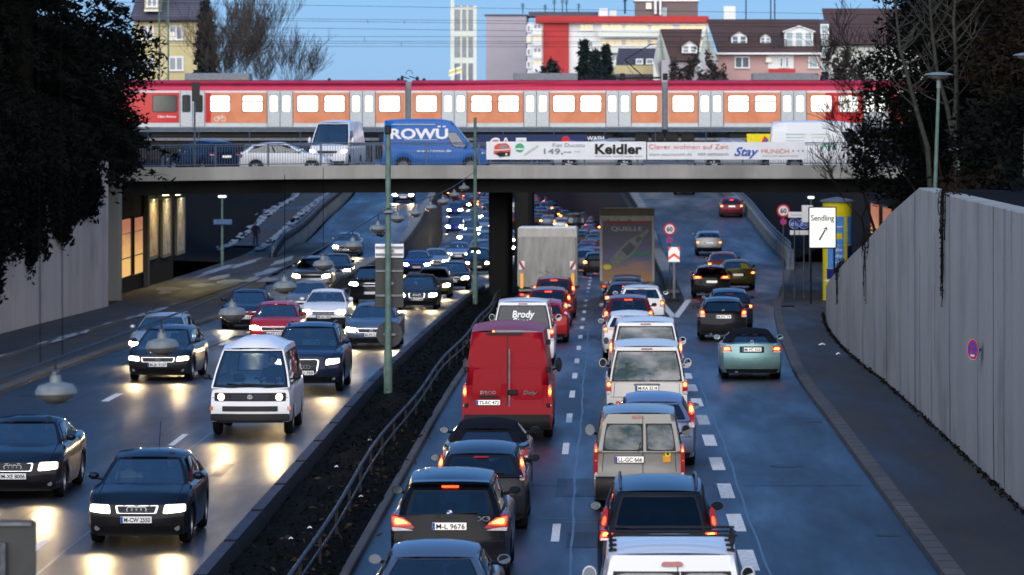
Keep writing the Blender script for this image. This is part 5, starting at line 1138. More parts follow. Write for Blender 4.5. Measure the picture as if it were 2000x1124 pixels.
c_t5 = put('van', 'ivory', 94, 'white passenger van with a large sky reflecting rear window', X=.97, cat='van', glass='glass_sky', group=GQ, badge_='vw', ptext='M-KA 3218', plate_z=.93, tail=[(.855, .78), (.985, .78), (.985, 1.1), (.865, 1.1)], third=1, wiper=0)
mb = MB(); Rt = make_prof(SPECS['van'])[6]; patch(mb, [(-.3, .99), (.3, .99), (.3, 1.035), (-.3, 1.035)], Rt, .02, M['galv'], .3, 4, 1, .03, -1); mb.build('handle', c_t5, 50)
put('van', 'white', 104.5, 'white van with a wide rear window just ahead of the white passenger van', X=1.05, cat='van', glass='glass_sky', group=GQ, third=1, over=dict(H=2.0), tail=[(.90, .8), (.985, .8), (.97, 1.5), (.90, 1.5)], wiper=0)
put('hatch', 'white', 125, 'white hatchback ahead of the two white vans in the middle lane', X=.78, group=GQ, tail=[(.78, .82), (.95, .82), (.93, 1.0), (.80, 1.0)])
put('mpv', 'wine', 138, 'dark red hatchback between white cars in the middle lane', X=.8, group=GQ, over=dict(H=1.55), tail=[(.76, .85), (.95, .85), (.93, 1.05), (.78, 1.05)], tb=True)
c_w9 = put('suv', 'white', 149, 'white car with red glow across its rear window', X=1.33, group=GQ, over=dict(H=1.58, W=1.78), tail=[(.76, .82), (.95, .82), (.93, 1.05), (.78, 1.05)])
put('hatch', 'black', 160, 'black hatchback with a bright high brake lamp in the middle lane', X=.82, group=GQ, tb=True)
put('hatch', 'slate', 171, 'blue grey car right behind the bottle painted truck', X=.95, group=GQ)
# ---------------- exit road
put('cabrio', 'teal', 112.6, 'turquoise convertible with dark soft top alone on the exit road', X=4.05, road=zs, cat='convertible', group=GX, roofmat=M['cloth'], ptext='M-YC 522', tail=[(.64, .78), (.95, .74), (.95, .94), (.70, .94)], plate_z=.84, third=0, badge_='blitz', lod=0)
put('hatch', 'black', 138, 'black hatchback with square red lamps on the exit road', X=4.0, road=zs, group=GX, over=dict(W=1.66, H=1.44), tail=[(.72, .78), (.96, .78), (.94, 1.06), (.76, 1.06)], badge_='vw', ptext='M-PX 74', brake=1, third=0)
put('hatch', 'navy', 148.5, 'dark blue car partly hidden ahead of the black hatchback on the exit road', X=4.55, road=zs, group=GX)
put('wagon', 'black', 186, 'black estate car with wide lamps in the bridge shadow', X=4.85, road=zs, group=GX, tail=[(.45, .86), (.96, .84), (.95, 1.0), (.5, .98)])
put('sedan', 'olive', 197, 'olive green car beside the black estate in the bridge shadow', X=6.4, road=zs, group=GX)
put('sedan', 'maroon', 213, 'maroon car entering the foot of the exit ramp', X=6.2, road=zs, group=GX, lod=1)
put('suv', 'silver', 254, 'silver white car low on the exit ramp', px=1385, road=zs, group=GX, over=dict(W=1.68, H=1.5), lod=1)
put('hatch', 'wine', 300, 'dark red car with three bright brake lamps high on the ramp', px=1429, road=zs, group=GX, lod=1, tb=True)
put('sedan', 'sand', 340, 'pale sedan at the top of the ramp on the left lane under the bridge edge', px=1337, road=zs, group=GX, brake=0)
put('hatch', 'black', 366, 'dark car at the top of the ramp almost hidden by the bridge edge', px=1404, road=zs, group=GX)
# ---------------- far outgoing queue
far = [(1141, 258, 'wagon', 'slate', 'blue grey estate car beside the front of the white box truck'), (1166, 246, 'hatch', 'black', 'dark car squeezed between the two trucks'), (1150, 300, 'hatch', 'wine', 'dark red car glimpsed between the trucks'), (1160, 325, 'sedan', 'anthracite', None), (1136, 345, 'hatch', 'black', None),
       (1150, 372, 'sedan', 'wine', None), (1125, 394, 'boxvan', 'black', 'dark box shaped van in the far queue under the bridge'), (1097, 412, 'hatch', 'silver', 'pale small car beside the dark van in the far queue'), (1070, 424, 'sedan', 'slate', None), (1052, 430, 'hatch', 'black', None), (1078, 458, 'wagon', 'navy', None), (1056, 470, 'hatch', 'anthracite', None), (1066, 492, 'mpv', 'steelblue', None), (1049, 505, 'sedan', 'black', None),
       (1003, 455, 'boxvan', 'white', 'white delivery van seen between the two bridge pillars'), (1000, 436, 'hatch', 'wine', None), (954, 494, 'hatch', 'black', None), (944, 512, 'sedan', 'slate', None), (956, 548, 'hatch', 'navy', None), (936, 552, 'wagon', 'black', None), (945, 528, 'hatch', 'wine', None), (915, 548, 'sedan', 'black', None), (921, 575, 'hatch', 'slate', None), (896, 566, 'hatch', 'wine', None), (946, 592, 'hatch', 'black', None), (908, 590, 'wagon', 'anthracite', None), (1158, 268, 'hatch', 'wine', None), (1146, 285, 'sedan', 'black', None), (1166, 345, 'hatch', 'slate', None), (1156, 395, 'hatch', 'black', None), (1162, 418, 'sedan', 'wine', None), (1148, 440, 'hatch', 'navy', None), (1120, 432, 'hatch', 'wine', None), (1108, 450, 'sedan', 'black', None), (1090, 470, 'hatch', 'wine', None), (1082, 505, 'hatch', 'black', None), (1060, 450, 'sedan', 'wine', None), (1046, 452, 'hatch', 'navy', None), (1073, 530, 'hatch', 'black', None), (1052, 545, 'sedan', 'wine', None), (925, 535, 'hatch', 'wine', None), (950, 575, 'hatch', 'black', None), (934, 600, 'sedan', 'wine', None), (885, 590, 'hatch', 'black', None), (1008, 480, 'hatch', 'wine', None)]
for px, d, kd, col, l in far:
    put(kd, col, d, l or 'far car with red brake lamps in the queue beyond the bridge', px=px, group='far queue of cars beyond the bridge', cat='van' if kd == 'boxvan' else 'car', lod=2, over=dict(H=2.2, L=5) if kd == 'boxvan' else None)
# ---------------- oncoming
c_a4 = put('sedan', 'black', 76.4, 'dark sedan with four ring emblem half cut by the left edge', X=-11.05, view='front', group=GO, badge_='rings', ptext='M-XE 8006', beam=900, grille=[(-.40, .55), (.40, .55), (.43, .70), (-.43, .70)], head=[(.52, .55), (.93, .58), (.92, .71), (.55, .71)])
c_a3 = put('hatch', 'black', 68.2, 'black hatchback with four ring emblem and lit headlamps nearest the camera', X=-7.8, view='front', group=GO, badge_='rings', ptext='M-CW 2550', beam=900, antenna=True, grille=[(-.38, .56), (.38, .56), (.42, .69), (-.42, .69)], head=[(.50, .55), (.93, .58), (.92, .70), (.53, .70)])
def t3x(mb, p, Ff, Rr, G, roof, pt):
    patch(mb, [(-.8, .80), (.8, .80), (.8, .985), (-.8, .985)], Ff, .012, M['black'], .12, 10, 2, .04, 1); patch(mb, [(-.62, .575), (.62, .575), (.62, .69), (-.62, .69)], Ff, .012, M['black'], .08, 10, 1, .04, 1)
    for z in (.84, .88, .92, .95): mb.grid([[(x, Ff(x, z) + .018, z + e) for x in np.linspace(-.5, .5, 7)] for e in (0, .008)], M['black'])
    mb.grid([[tuple(Vector(roof(a, b)) + Vector((0, 0, .09 if abs(a) < .8 and 0.02 < b < .98 else .0))) for a in (-.86, -.8, -.4, 0, .4, .8, .86)] for b in (.0, .06, .3, .6, .9, 1)], pt)
    for sg in (1, -1): patch(mb, [(sg * .83, .6), (sg * .91, .6), (sg * .91, .68), (sg * .83, .68)], Ff, .014, M['amber'], .1, 3, 1, .04, 1)
c_t3 = put('t3', 'white', 91.5, 'white boxy camper van with round headlamps and black grille band', X=-7.93, view='front', group=GO, cat='camper van', beam=900, over=dict(H=2.06, gc=.34), extra=t3x, ptext='STA-QG 129', plate_z=.44, style=0, mirrors='black', grille=[(-.5, .82), (.5, .82), (.5, .96), (-.5, .96)], head=[(.62, .81), (.79, .81), (.79, .975), (.62, .975)], head_r=.5, badge_='vw')
put('bigsuv', 'navy', 106.5, 'large dark blue SUV with tall framed grille behind the camper van', X=-7.82, view='front', group=GO, cat='SUV', badge_='rings', ptext='M-Q 750', beam=900, grille=[(-.34, .50), (.34, .50), (.40, .88), (-.40, .88)], head=[(.55, .72), (.93, .78), (.92, .91), (.57, .88)], rails=True, lod=0)
put('wagon', 'anthracite', 112, 'dark estate car straddling the lane line with lit headlamps', X=-12.15, view='front', group=GO, badge_='blitz', ptext='M-JK 9127', beam=900, lod=0, yaw=R(-2))
put('wagon', 'silver', 121.5, 'silver estate car with roof rails behind the dark estate', X=-13.3, view='front', group=GO, rails=True, beam=700)
put('sedan', 'navy', 148, 'dark blue sedan at the kerb before the bridge', X=-13.05, view='front', group=GO, ptext='M-BX 44', beam=700)
put('small', 'red', 133, 'small red hatchback with lit headlamps in the middle oncoming lane', X=-10.75, view='front', group=GO, badge_='vw', ptext='M-FX 310', beam=700)
put('sedan', 'white', 148.5, 'white old sedan with bright headlamps ahead of the bridge', X=-10.2, view='front', group=GO, badge_='rings', ptext='M-AU 80', beam=900, over=dict(W=1.7, fbow=.1, fp=[(.2, .06), (.38, 0), (.52, 0), (.56, .06), (.72, .08)]), blackbump=True, head=[(.58, .58), (.93, .58), (.93, .70), (.58, .70)])
put('sedan', 'slate', 132, 'silver blue sedan partly hidden by the green mast', X=-7.52, view='front', group=GO, badge_='vw', ptext='M-PS 515', beam=800)
put('wagon', 'anthracite', 171, 'dark grey estate car in the lane by the median before the bridge', X=-7.85, view='front', group=GO, badge_='rings', ptext='M-AV 66', beam=800, grille=[(-.36, .5), (.36, .5), (.4, .7), (-.4, .7)])
put('hatch', 'grey', 160, 'grey hatchback behind the white old sedan', px=598, view='front', group=GO, beam=600)
put('suv', 'silver', 192, 'silver SUV under the bridge in the kerb lane', px=607, view='front', group=GO, road=zs, beam=600)
put('hatch', 'black', 208, 'dark hatchback beside the silver SUV under the bridge', px=652, view='front', group=GO, road=zs, beam=500)
put('suv', 'black', 178, 'black off road car half hidden by the sign backs', px=722, view='front', group=GO, beam=600, over=dict(zf=.98, fp=[(.27, .06), (.42, .01), (.6, 0), (.75, .02), (1.0, .05)]))
put('hatch', 'silver', 252, 'silver hatchback alone on the oncoming side ramp', px=676, view='front', group=GO, road=zs, beam=800, lod=1)
put('hatch', 'navy', 325, 'dark car with two bright headlamps at the top of the oncoming ramp', px=787, view='front', group=GO, road=zs, beam=900, lod=1)
put('hatch', 'olive', 190, 'dark olive car just under the bridge in the lane by the median', X=-8.0, view='front', group=GO, beam=600, lod=1)
put('wagon', 'black', 208, 'black estate car under the bridge in the lane by the median', X=-7.75, view='front', group=GO, beam=500, lod=1)
put('hatch', 'blue', 250, 'bright blue hatchback in the sunken oncoming lanes', px=813, view='front', group=GO, lod=1)
put('sedan', 'silver', 262, 'pale silver sedan in the sunken lanes beside the trough wall', px=849, view='front', group=GO, lod=1)
put('sedan', 'steelblue', 289, 'silver blue sedan with a black grille deep in the sunken lanes', px=895, view='front', group=GO, lod=1)
put('mpv', 'black', 251, 'black people carrier behind the slim green mast', px=932, view='front', group=GO, lod=1)
for px, d, kd, col, l in ((888, 404, 'mpv', 'blue', 'blue people carrier far down the sunken oncoming lanes'), (888, 486, 'mpv', 'blue', 'farther blue van like car by the trough wall'), (931, 416, 'hatch', 'black', 'dark car with a pair of bright headlamps deep in the underpass'), (949, 337, 'hatch', 'slate', None), (953, 372, 'sedan', 'silver', None), (913, 355, 'hatch', 'silver', None), (984, 314, 'hatch', 'black', 'car glimpsed between the bridge pillars with one headlamp showing'), (915, 322, 'sedan', 'anthracite', None), (950, 296, 'sedan', 'black', None), (927, 455, 'hatch', 'slate', None), (905, 520, 'sedan', 'black', None), (990, 345, 'hatch', 'silver', None), (936, 300, 'hatch', 'silver', None), (955, 325, 'mpv', 'black', None), (920, 395, 'hatch', 'black', None), (945, 410, 'sedan', 'silver', None), (955, 440, 'hatch', 'black', None), (910, 440, 'sedan', 'slate', None), (938, 470, 'hatch', 'silver', None)):
    put(kd, col, d, l or 'far oncoming car with bright headlamps in the underpass', px=px, view='front', group='far oncoming cars in the underpass', lod=2)
# headlamp beams of the nearer oncoming cars
for o, L, zf, e in ADDLIGHT:
    for sg in (-.6, .6):
        l = bpy.data.lights.new('headlamp beam', 'SPOT'); l.energy = e * .115; l.color = (1, .70, .34); l.spot_size = R(64); l.spot_blend = 1.; l.shadow_soft_size = .07
        b = link('headlamp_beam', l, o); b.location = (sg, L / 2 + .08, zf - .08); b.rotation_euler = (R(84), 0, 0)
# ---------------- vehicles on the bridge (deck 4.55 m up)
DZ = 4.552
def deck(kind, col, label, x, y, rz, cat, nm, **k): return car(nm, kind, col, label, cat, (x, y, DZ + bz(x)), rz, 0, k.pop('view', 'side'), k.pop('lod', 1), **k)
xa = lambda px, d: (px - VX) * d / F
c_bv = deck('boxvan', 'vanblue', 'blue panel van with white lettering on the bridge', xa(851, 187.5), 188.2, R(-90), 'van', 'van', over=dict(L=4.9, W=1.98, H=2.48, wb=3.08, fo=.84, yrr=4.78, yrb=4.86, zb=1.15, zc=1.1, yws=.75, yrf=1.75), panels=[], lights=False, brake=0, third=0, style=0, tail=[(.9, .75), (.98, .75), (.97, 1.3), (.9, 1.3)], group='vehicles on the road bridge')
mb = MB(); xs_ = lambda px: -(px - 851) * 187.2 / F      # local y runs towards the front (image right)
def side_text(o, t, px, h, pxw, z, mat, bold, lat, shear=0, flip=1): mbt = MB(); mbt.text(t, (lat, (px - 851) * 187.2 / F, z), (0, 1, 0), (0, 0, 1), h, mat, pxw * 187.2 / F, bold, shear); return mbt
lat = 1.01
mb = MB()
for t, px, h, pw_, z, b in (('ROWU', 819, .46, 113, 1.80, .035), ('www.rowue.de', 848, .13, 68, 1.02, .01)):
    mb.text(t, (lat + (.0 if z < 1.2 else -.07), (px - 851) * 187.2 / F, z), (0, 1, 0), (-.13 if z > 1.2 else 0, 0, 1), h, M['white'], pw_ * 187.2 / F, b)
for q in (858, 868): mb.box((lat - .105, (q - 851) * 187.2 / F, 2.12), (.01, .14, .07), M['white'])
mb.grid([[(lat - .1, (q - 851) * 187.2 / F, 2.2 + e) for q in (765, 800, 850)] for e in (0, .035)], M['bann_pale']); mb.grid([[(lat - .04, (q - 851) * 187.2 / F, 1.5 + e) for q in (790, 820, 855)] for e in (0, .03)], M['bann_pale'])
mb.build('lettering', c_bv, 0)
deck('hatch', 'white', 'white hatchback facing right on the bridge beside the blue van', xa(556, 186.5), 187.0, R(-90), 'car', 'hatchback_car', over=dict(L=4.28), lights=False, brake=0, third=0, group='vehicles on the road bridge')
deck('hatch', 'navy', 'dark blue car seen from behind at the left end of the bridge', xa(392, 192), 193.0, R(38), 'car', 'hatchback_car', lights=False, brake=0, third=0, group='vehicles on the road bridge', over=dict(H=1.6, yrr=3.75), tail=[(.66, .86), (.95, .86), (.95, 1.0), (.7, 1.0)])
deck('boxvan', 'white', 'white van facing the camera between the white hatchback and the blue van', xa(657, 200), 200.6, R(180 - 7), 'van', 'van', view='front', over=dict(L=5.2, W=1.92, H=2.42, wb=3.0, yrr=5.0, yrb=5.15), panels=[], style=0, lights='dim', ptext='M-LK 81', plate_z=.72, group='vehicles on the road bridge', head=[(.66, .82), (.96, .86), (.94, 1.0), (.68, .96)])
c_tr = deck('boxvan', 'white', 'white high roofed van with green lettering behind bare branches on the bridge', xa(1615, 189), 189.5, R(-90), 'van', 'van', over=dict(L=5.3, W=1.95, H=2.4, wb=3.2, yrr=5.15, yrb=5.25), panels=[], lights=False, brake=0, third=0, style=0, group='vehicles on the road bridge')
mb = MB()
for k, (q, z, w_) in enumerate(((1553, 1.75, 60), (1553, 1.6, 54), (1553, 1.45, 58), (1600, 1.75, 50), (1600, 1.6, 48))): mb.grid([[(.93, (t - 1615) * 188.5 / F, z + e) for t in (q - w_ / 3, q + w_ / 3)] for e in (0, .035)], M['bann_pale'])
mb.text('Fit', (.965, (1618 - 1615) * 188.5 / F, 1.2), (0, 1, 0), (0, 0, 1), .3, M['bann_green'], .8, .02, .3); mb.build('lettering', c_tr, 0)
deck('sedan', 'silver', 'silver white car on the bridge hidden behind the banner up to its roof', xa(1168, 195), 196.0, R(90), 'car', 'sedan_car', lod=1, group='vehicles on the road bridge', lights=False, brake=0, third=0, over=dict(H=1.5))
deck('sedan', 'silver', 'silver car roof showing above the Stay Munich banner', xa(1446, 194), 195.0, R(-90), 'car', 'sedan_car', lod=1, group='vehicles on the road bridge', lights=False, brake=0, third=0, over=dict(H=1.48))
# ---------------- trucks
def truck(label, X, d, H, W, Lb, rear, floor=1.0):
    o = thing('box_truck', label, 'truck', (X, d, zm(d + 3)), 0, None, slope(zm, d + 4))
    mb = MB(); mb.box((0, Lb / 2, (floor + H) / 2), (W, Lb, H - floor), M['truck_box'], .04); mb.box((0, Lb / 2, H + .0), (W - .1, Lb - .1, .06), M['white'], .02)
    mb.build('cargo_box', o, 30); mb = MB(); mb.box((0, Lb / 2 + .8, .78), (W * .7, Lb + 1.6, .26), M['black']); mb.box((0, .3, .55), (W * .92, .14, .16), M['black'], .02); mb.box((0, Lb + 1.1, 1.5), (W * .92, 1.8, 2.2), M['black'], .15); mb.build('chassis', o, 30)
    for x in (-W / 2 + .3, W / 2 - .3):
        for y in (1.6, Lb + 1.0):
            mb = MB(); r = .46; mb.lathe([(r * .55, -.16), (r * .95, -.16), (r, -.1), (r, .1), (r * .95, .16), (r * .55, .16)], (0, 0, 0), M['rubber'], 20, 'X'); mb.lathe([(r * .55, -.1), (0, -.1)], (0, 0, 0), M['steelcap'], 14, 'X'); wo = mb.build('wheel', o); wo.location = (x, y, r)
        mb = MB(); mb.box((x * 1.1, -.0, .66), (.3, .08, .12), M['lens'], .02); mb.box((x * 1.12, -.045, .66), (.14, .02, .07), M['brake'], .01); mb.build('tail_lamp', o, 30)
    rear(o, W, H, floor); return o
M['truck_box'] = pm('dirty truck white', (.42, .41, .37), .55, var=.2, scale=1.5, stretch=(1.5, 1, .4)); M['truck_grey'] = pm('tail lift plate', (.26, .26, .24), .5, .2, var=.3, scale=2.2, stretch=(2, 1, .4))
M['truck_stripe'] = pm('glowing retro stripe', (.75, .33, .02), .4, emit=(1, .35, .02), es=.25); M['truck_red'] = pm('truck marker red', (.35, .06, .06), .5)  # the stripe's reflected light is put in as emission
def rear1(o, W, H, fl):
    mb = MB(); mb.box((0, -.05, 1.95), (W - .1, .09, 2.3), M['truck_grey'], .02); mb.box((0, -.06, .95), (W - .05, .1, .1), M['black']); mb.build('tail_lift', o, 30)
    mb = MB(); mb.box((0, -.02, H - .24), (W - .02, .05, .44), M['truck_box'], .015); mb.box((0, -.05, H - .475), (W - .04, .02, .02), M['black']); mb.build('header', o, 30)
    mb = MB()
    for sg in (1, -1):
        x = sg * (W / 2 - .18); mb.box((x, -.105, 1.25), (.12, .02, .62), M['truck_stripe'])
        mb.poly([(x - .12, -.1, 1.72), (x + .12, -.1, 1.72), (x + .12, -.1, 2.08), (x - .12, -.1, 2.08)], M['white'])
        mb.poly([(x - sg * .12, -.104, 1.72), (x - sg * .12, -.104, 1.8), (x + sg * .05, -.104, 2.08), (x + sg * .12, -.104, 2.08), (x + sg * .12, -.104, 2.0), (x - sg * .04, -.104, 1.72)], M['truck_red']); mb.build('warning_marker', o, 0); mb = MB()
    mb = MB(); random.seed(8); c = Vector((-.35, -.1, 1.6))
    for k in range(10): a = c + Vector((k * .075, 0, random.uniform(-.06, .1))); mb.tube([tuple(a), tuple(a + Vector((.07, 0, random.uniform(-.08, .08))))], .008, M['ink'], 4)
    mb.build('finger_scrawl', o, 0)
truck('white box truck with a closed tail lift beside the bridge pillar', (1069 - VX) * 172 / F, 172, 3.47, 2.5, 6.0, rear1)
def curtain_mat():
    m, nt, b = base_mat('painted truck curtain'); tc = N(nt, "ShaderNodeTexCoord"); sp = N(nt, "ShaderNodeSeparateXYZ"); nt.links.new(tc.outputs['Object'], sp.inputs[0])
    f = noise(nt, 1.4, (.5, 1, 3), 5, .7); a = N(nt, "ShaderNodeMath", operation='MULTIPLY_ADD'); a.inputs[1].default_value = .5; nt.links.new(f, a.inputs[0]); nt.links.new(ramp(nt, sp.outputs[2], .9, 3.9), a.inputs[2])
    r_ = N(nt, "ShaderNodeValToRGB"); cr = r_.color_ramp; cr.elements[0].position = .2; cr.elements[0].color = (.42, .2, .05, 1); cr.elements[1].position = 1.25 if False else 1.0; cr.elements[1].color = (.02, .022, .05, 1)
    for p_, c in ((.42, (.28, .16, .12, 1)), (.58, (.08, .09, .2, 1)), (.78, (.045, .05, .13, 1))): e = cr.elements.new(p_); e.color = c
    nt.links.new(a.outputs[0], r_.inputs[0]); nt.links.new(r_.outputs[0], b.inputs['Base Color']); b.inputs['Roughness'].default_value = .45; return m
M['curtain'] = curtain_mat(); M['truck_letters'] = pm('curtain red letters', (.3, .05, .04), .5); M['bottle'] = pm('bottle print', (.16, .17, .16), .4, var=.3); M['bottle_dark'] = pm('bottle label print', (.05, .065, .08), .4); M['quelle'] = pm('grey letters', (.3, .31, .34), .4); M['cgreen'] = pm('print green', (.05, .2, .1), .5)
def rear2(o, W, H, fl):
    mb = MB(); mb.box((0, -.03, 2.22), (W - .24, .05, 2.9), M['curtain'], .01); 
    S = lambda px, py: ((px - 1225) * 189 / F, -.07, EYE - zm(192) - (py - VY) * 189 / F); Y = lambda q, e: (q[0], q[1] - e, q[2])
    mb.text('FrankenBrunnen', S(1227, 434), (1, 0, 0), (0, 0, 1), .24, M['truck_letters'], 1.95, .03); mb.text('QUELLE', S(1224, 447), (1, 0, 0), (0, 0, 1), .2, M['quelle'], 1.45, .02)
    ax, ay = S(1198, 516), S(1266, 449); A = Vector((ax[0], 0, ax[2])); B = Vector((ay[0], 0, ay[2])); d_ = (B - A); n_ = Vector((-d_.z, 0, d_.x)).normalized(); L_ = d_.length
    prof = [(0, .0), (0, .26), (.3, .3), (.55, .29), (.72, .2), (.82, .1), (1, .075), (1, 0)]
    pts = [tuple(A + d_ * t + n_ * w_ + Vector((0, -.068, 0))) for t, w_ in prof] + [tuple(A + d_ * t - n_ * w_ + Vector((0, -.068, 0))) for t, w_ in prof[::-1]]
    mb.poly(pts, M['bottle'])
    for t0, t1, w_ in ((.32, .56, .2), (.66, .78, .1)): mb.poly([tuple(A + d_ * t + n_ * s * w_ + Vector((0, -.074, 0))) for t, s in ((t0, 1), (t1, 1), (t1, -1), (t0, -1))], M['bottle_dark'])
    mb.poly([Y(S(1232, 497), 0), Y(S(1270, 490), 0), Y(S(1268, 496), 0), Y(S(1236, 503), 0)], M['cgreen']); mb.disc(S(1186, 522), (1, 0, 0), (0, 0, .6), .2, M['ad_yellow'], 16)
    mb.build('curtain', o, 0)
    mb = MB()
    for sg in (1, -1): mb.box((sg * (W / 2 - .06), -.04, 2.35), (.13, .1, 3.0), M['truck_box'], .02)
    mb.box((0, -.04, H - .17), (W, .12, .32), M['truck_dirty'], .02); mb.box((0, -.06, .78), (W, .1, .22), M['truck_dirty'], .02); mb.build('frame', o, 30)
M['truck_dirty'] = pm('truck frame ochre', (.17, .15, .1), .6, var=.25)
truck('tall truck with a bottle and grey capital letters painted on its rear curtain', (1225 - VX) * 189 / F, 189, 4.25, 2.52, 8.0, rear2)
# ================================================================ TRAIN
TD = 246.0
M['tr_white'] = pm('train pale grey', (.46, .50, .51), .4, var=.1, scale=2, coat=.3); M['tr_red'] = pm('train roof red', (.44, .025, .065), .5, var=.12, scale=1.5); M['tr_cab'] = pm('train red', (.46, .012, .014), .4, var=.08, coat=.4)
M['tr_or'] = pm('orange train panel', (.60, .20, .09), .5, var=.15, scale=1.2, c2=(.62, .25, .13)); M['tr_skirt'] = pm('train skirt', (.09, .11, .13), .6, var=.3); M['tr_dark'] = pm('train underframe', (.012, .013, .015), .7, var=.4); M['tr_box'] = pm('roof unit grey', (.16, .18, .2), .6, var=.15)  # side panels: two orange tones mixed by noise
M['tr_win'] = glow('lit train window', (1., .97, .84), .66, (.8, .8, .75)); M['tr_win2'] = glow('lit train window tint', (.75, .95, .9), .5, (.7, .8, .75)); M['tr_cabwin'] = pm('dark cab glass', (.02, .03, .03), .1, coat=1.); M['tr_vent'] = glow('lit train hopper', (.95, .9, .55), .45, (.7, .7, .5)); M['tr_door'] = pm('train door grey', (.42, .46, .48), .42, var=.08, coat=.3)
tx = lambda px: (px - VX) * TD / F
tz = lambda py: EYE - (py - VY) * TD / F
train = thing('commuter_train', 'red and orange commuter train with lit windows crossing the rail bridge', 'train')
def rrect(mb, xa_, xb_, za, zb, y, mat, r=.12):
    rows = []
    for row in rgrid((zb - za) / (xb_ - xa_), 3, 2, r): rows.append([(lerp(xa_, xb_, u), y, lerp(za, zb, v)) for u, v in row])
    mb.grid(rows, mat)
def win(parent, pa, pb, mat='tr_win', vent=False, yy=.035):
    mb = MB(); rrect(mb, tx(pa) - .035, tx(pb) + .035, tz(219.8), tz(186.2), TD - yy, M['black']); rrect(mb, tx(pa), tx(pb), tz(218.7), tz(187.3), TD - yy - .006, M[mat])
    if vent: mb.box(((tx(pa) + tx(pb)) / 2, TD - yy - .01, tz(199)), (tx(pb) - tx(pa), .012, .045), M['black']); rrect(mb, tx(pa) + .04, tx(pb) - .04, tz(197.6), tz(189), TD - yy - .01, M['tr_vent'] if vent == 2 else M[mat])
    mb.build('window', parent, 0)
def carriage(pa, pb, cabl=None, cabr=None, wins=(), doors=(), panels=(), label=None):
    o = MB(); x0, x1 = tx(pa), tx(pb); yb = TD
    pr = [(0, tz(257)), (0, tz(249)), (0, tz(240)), (.0, tz(181)), (.02, tz(177.5))]
    o.grid([[(x, yb + a, z) for a, z in pr] for x in (x0, x1)], M['tr_white'])
    o.grid([[(x, yb + a, z) for a, z in ((.02, tz(177.5)), (.06, tz(172)), (.16, tz(165)), (.34, tz(160)), (.7, tz(157.5)), (1.5, tz(156.5)), (2.3, tz(157.5)), (2.9, tz(172)), (2.95, tz(257)))] for x in (x0, x1)], M['tr_red'])
    for x in (x0, x1): o.poly([(x, yb + a, z) for a, z in ((0, tz(257)), (0, tz(177)), (.16, tz(165)), (.7, tz(157.5)), (2.3, tz(157.5)), (2.95, tz(177)), (2.95, tz(257)))], M['tr_dark'])
    o.grid([[(x, yb - .012, z) for x in (x0, x1)] for z in (tz(258), tz(248.5))], M['tr_skirt'])
    car_ = o.build('carriage', train, 30)
    for a, b, m in panels: mb = MB(); mb.box(((tx(a) + tx(b)) / 2, yb - .004, (tz(240.3) + tz(181.5)) / 2), (tx(b) - tx(a), .03, tz(181.5) - tz(240.3)), M[m]); mb.build('side_panel', car_, 0)
    for a, b in doors:
        mb = MB(); mid = (a + b) / 2; mb.box(((tx(a) + tx(b)) / 2, yb - .01, (tz(247.5) + tz(178)) / 2), (tx(b) - tx(a), .03, tz(178) - tz(247.5)), M['tr_door'])
        for q in (a, mid, b): mb.box((tx(q), yb - .03, (tz(247.5) + tz(178)) / 2), (.03, .02, tz(178) - tz(247.5)), M['black'])
        for q in (lerp(a, mid, .5), lerp(mid, b, .5)): rrect(mb, tx(q) - .255, tx(q) + .255, tz(219.8), tz(185.8), yb - .028, M['black'], .09); rrect(mb, tx(q) - .23, tx(q) + .23, tz(219), tz(187), yb - .034, M['tr_win'] if a > 380 else M['tr_cabwin'], .09)
        mb.build('door', car_, 0)
    for wn in wins: win(car_, *wn)
    mb = MB(); mb.box(((x0 + x1) / 2, yb + 1.4, tz(264.5)), ((x1 - x0) * .62, 2.3, .42), M['tr_dark'], .1)
    for q in (x0 + .3, x1 - .3):
        mb.box((q, yb + 1.4, tz(267)), (2.6, 2.2, .3), M['tr_dark'], .05)
        for e in (-.9, .9): mb.lathe([(0, .35), (.4, .35), (.42, .5), (0, .5)], (q + e, yb - .2, tz(268.5)), M['tr_dark'], 18, 'Y')
    mb.build('underframe', car_, 30); return car_
P0, S1, S2_ = 401, 160.3, 501
ca = carriage(176, 791.5, wins=[(299, 345, 'tr_cabwin', False), (411, 449, 'tr_win', 1), (474, 513, 'tr_win', 2), (581, 621), (634, 673, 'tr_win', 1), (741, 781, 'tr_win2')], doors=[(352, 400), (522, 572), (683, 733)], panels=[(176, 350, 'tr_cab'), (401.5, 412, 'tr_cab'), (412.2, 521, 'tr_or'), (573, 682, 'tr_or'), (734, 790.5, 'tr_or')])
cb = carriage(803.5, 1292.5, wins=[(813, 853), (921, 960, 'tr_win', 1), (974, 1013, 'tr_win', 2), (1081, 1122), (1134, 1174, 'tr_win', 1), (1243, 1283)], doors=[(862.5, 912), (1023, 1072.5), (1183.5, 1233)], panels=[(804.5, 861.5, 'tr_or'), (913, 1022, 'tr_or'), (1073.5, 1182.5, 'tr_or'), (1234, 1291.5, 'tr_or')])
cc = carriage(1304.5, 1920, wins=[(1314, 1355), (1422.5, 1462, 'tr_win', 1), (1475, 1515, 'tr_win', 2), (1584, 1624), (1638, 1676, 'tr_win', 1), (1760, 1800, 'tr_cabwin')], doors=[(1364, 1413), (1525, 1575), (1686.5, 1736)], panels=[(1305.5, 1363, 'tr_or'), (1414, 1524, 'tr_or'), (1576, 1612, 'tr_or'), (1612.2, 1685.5, 'tr_cab'), (1737, 1920, 'tr_cab')])
mb = MB(); c0 = tx(430); zc_ = tz(231)
for q in (-.2, .2): mb.disc((c0 + q, TD - .03, zc_ - .05), (1, 0, 0), (0, 0, 1), .14, M['white'], 20, .115)
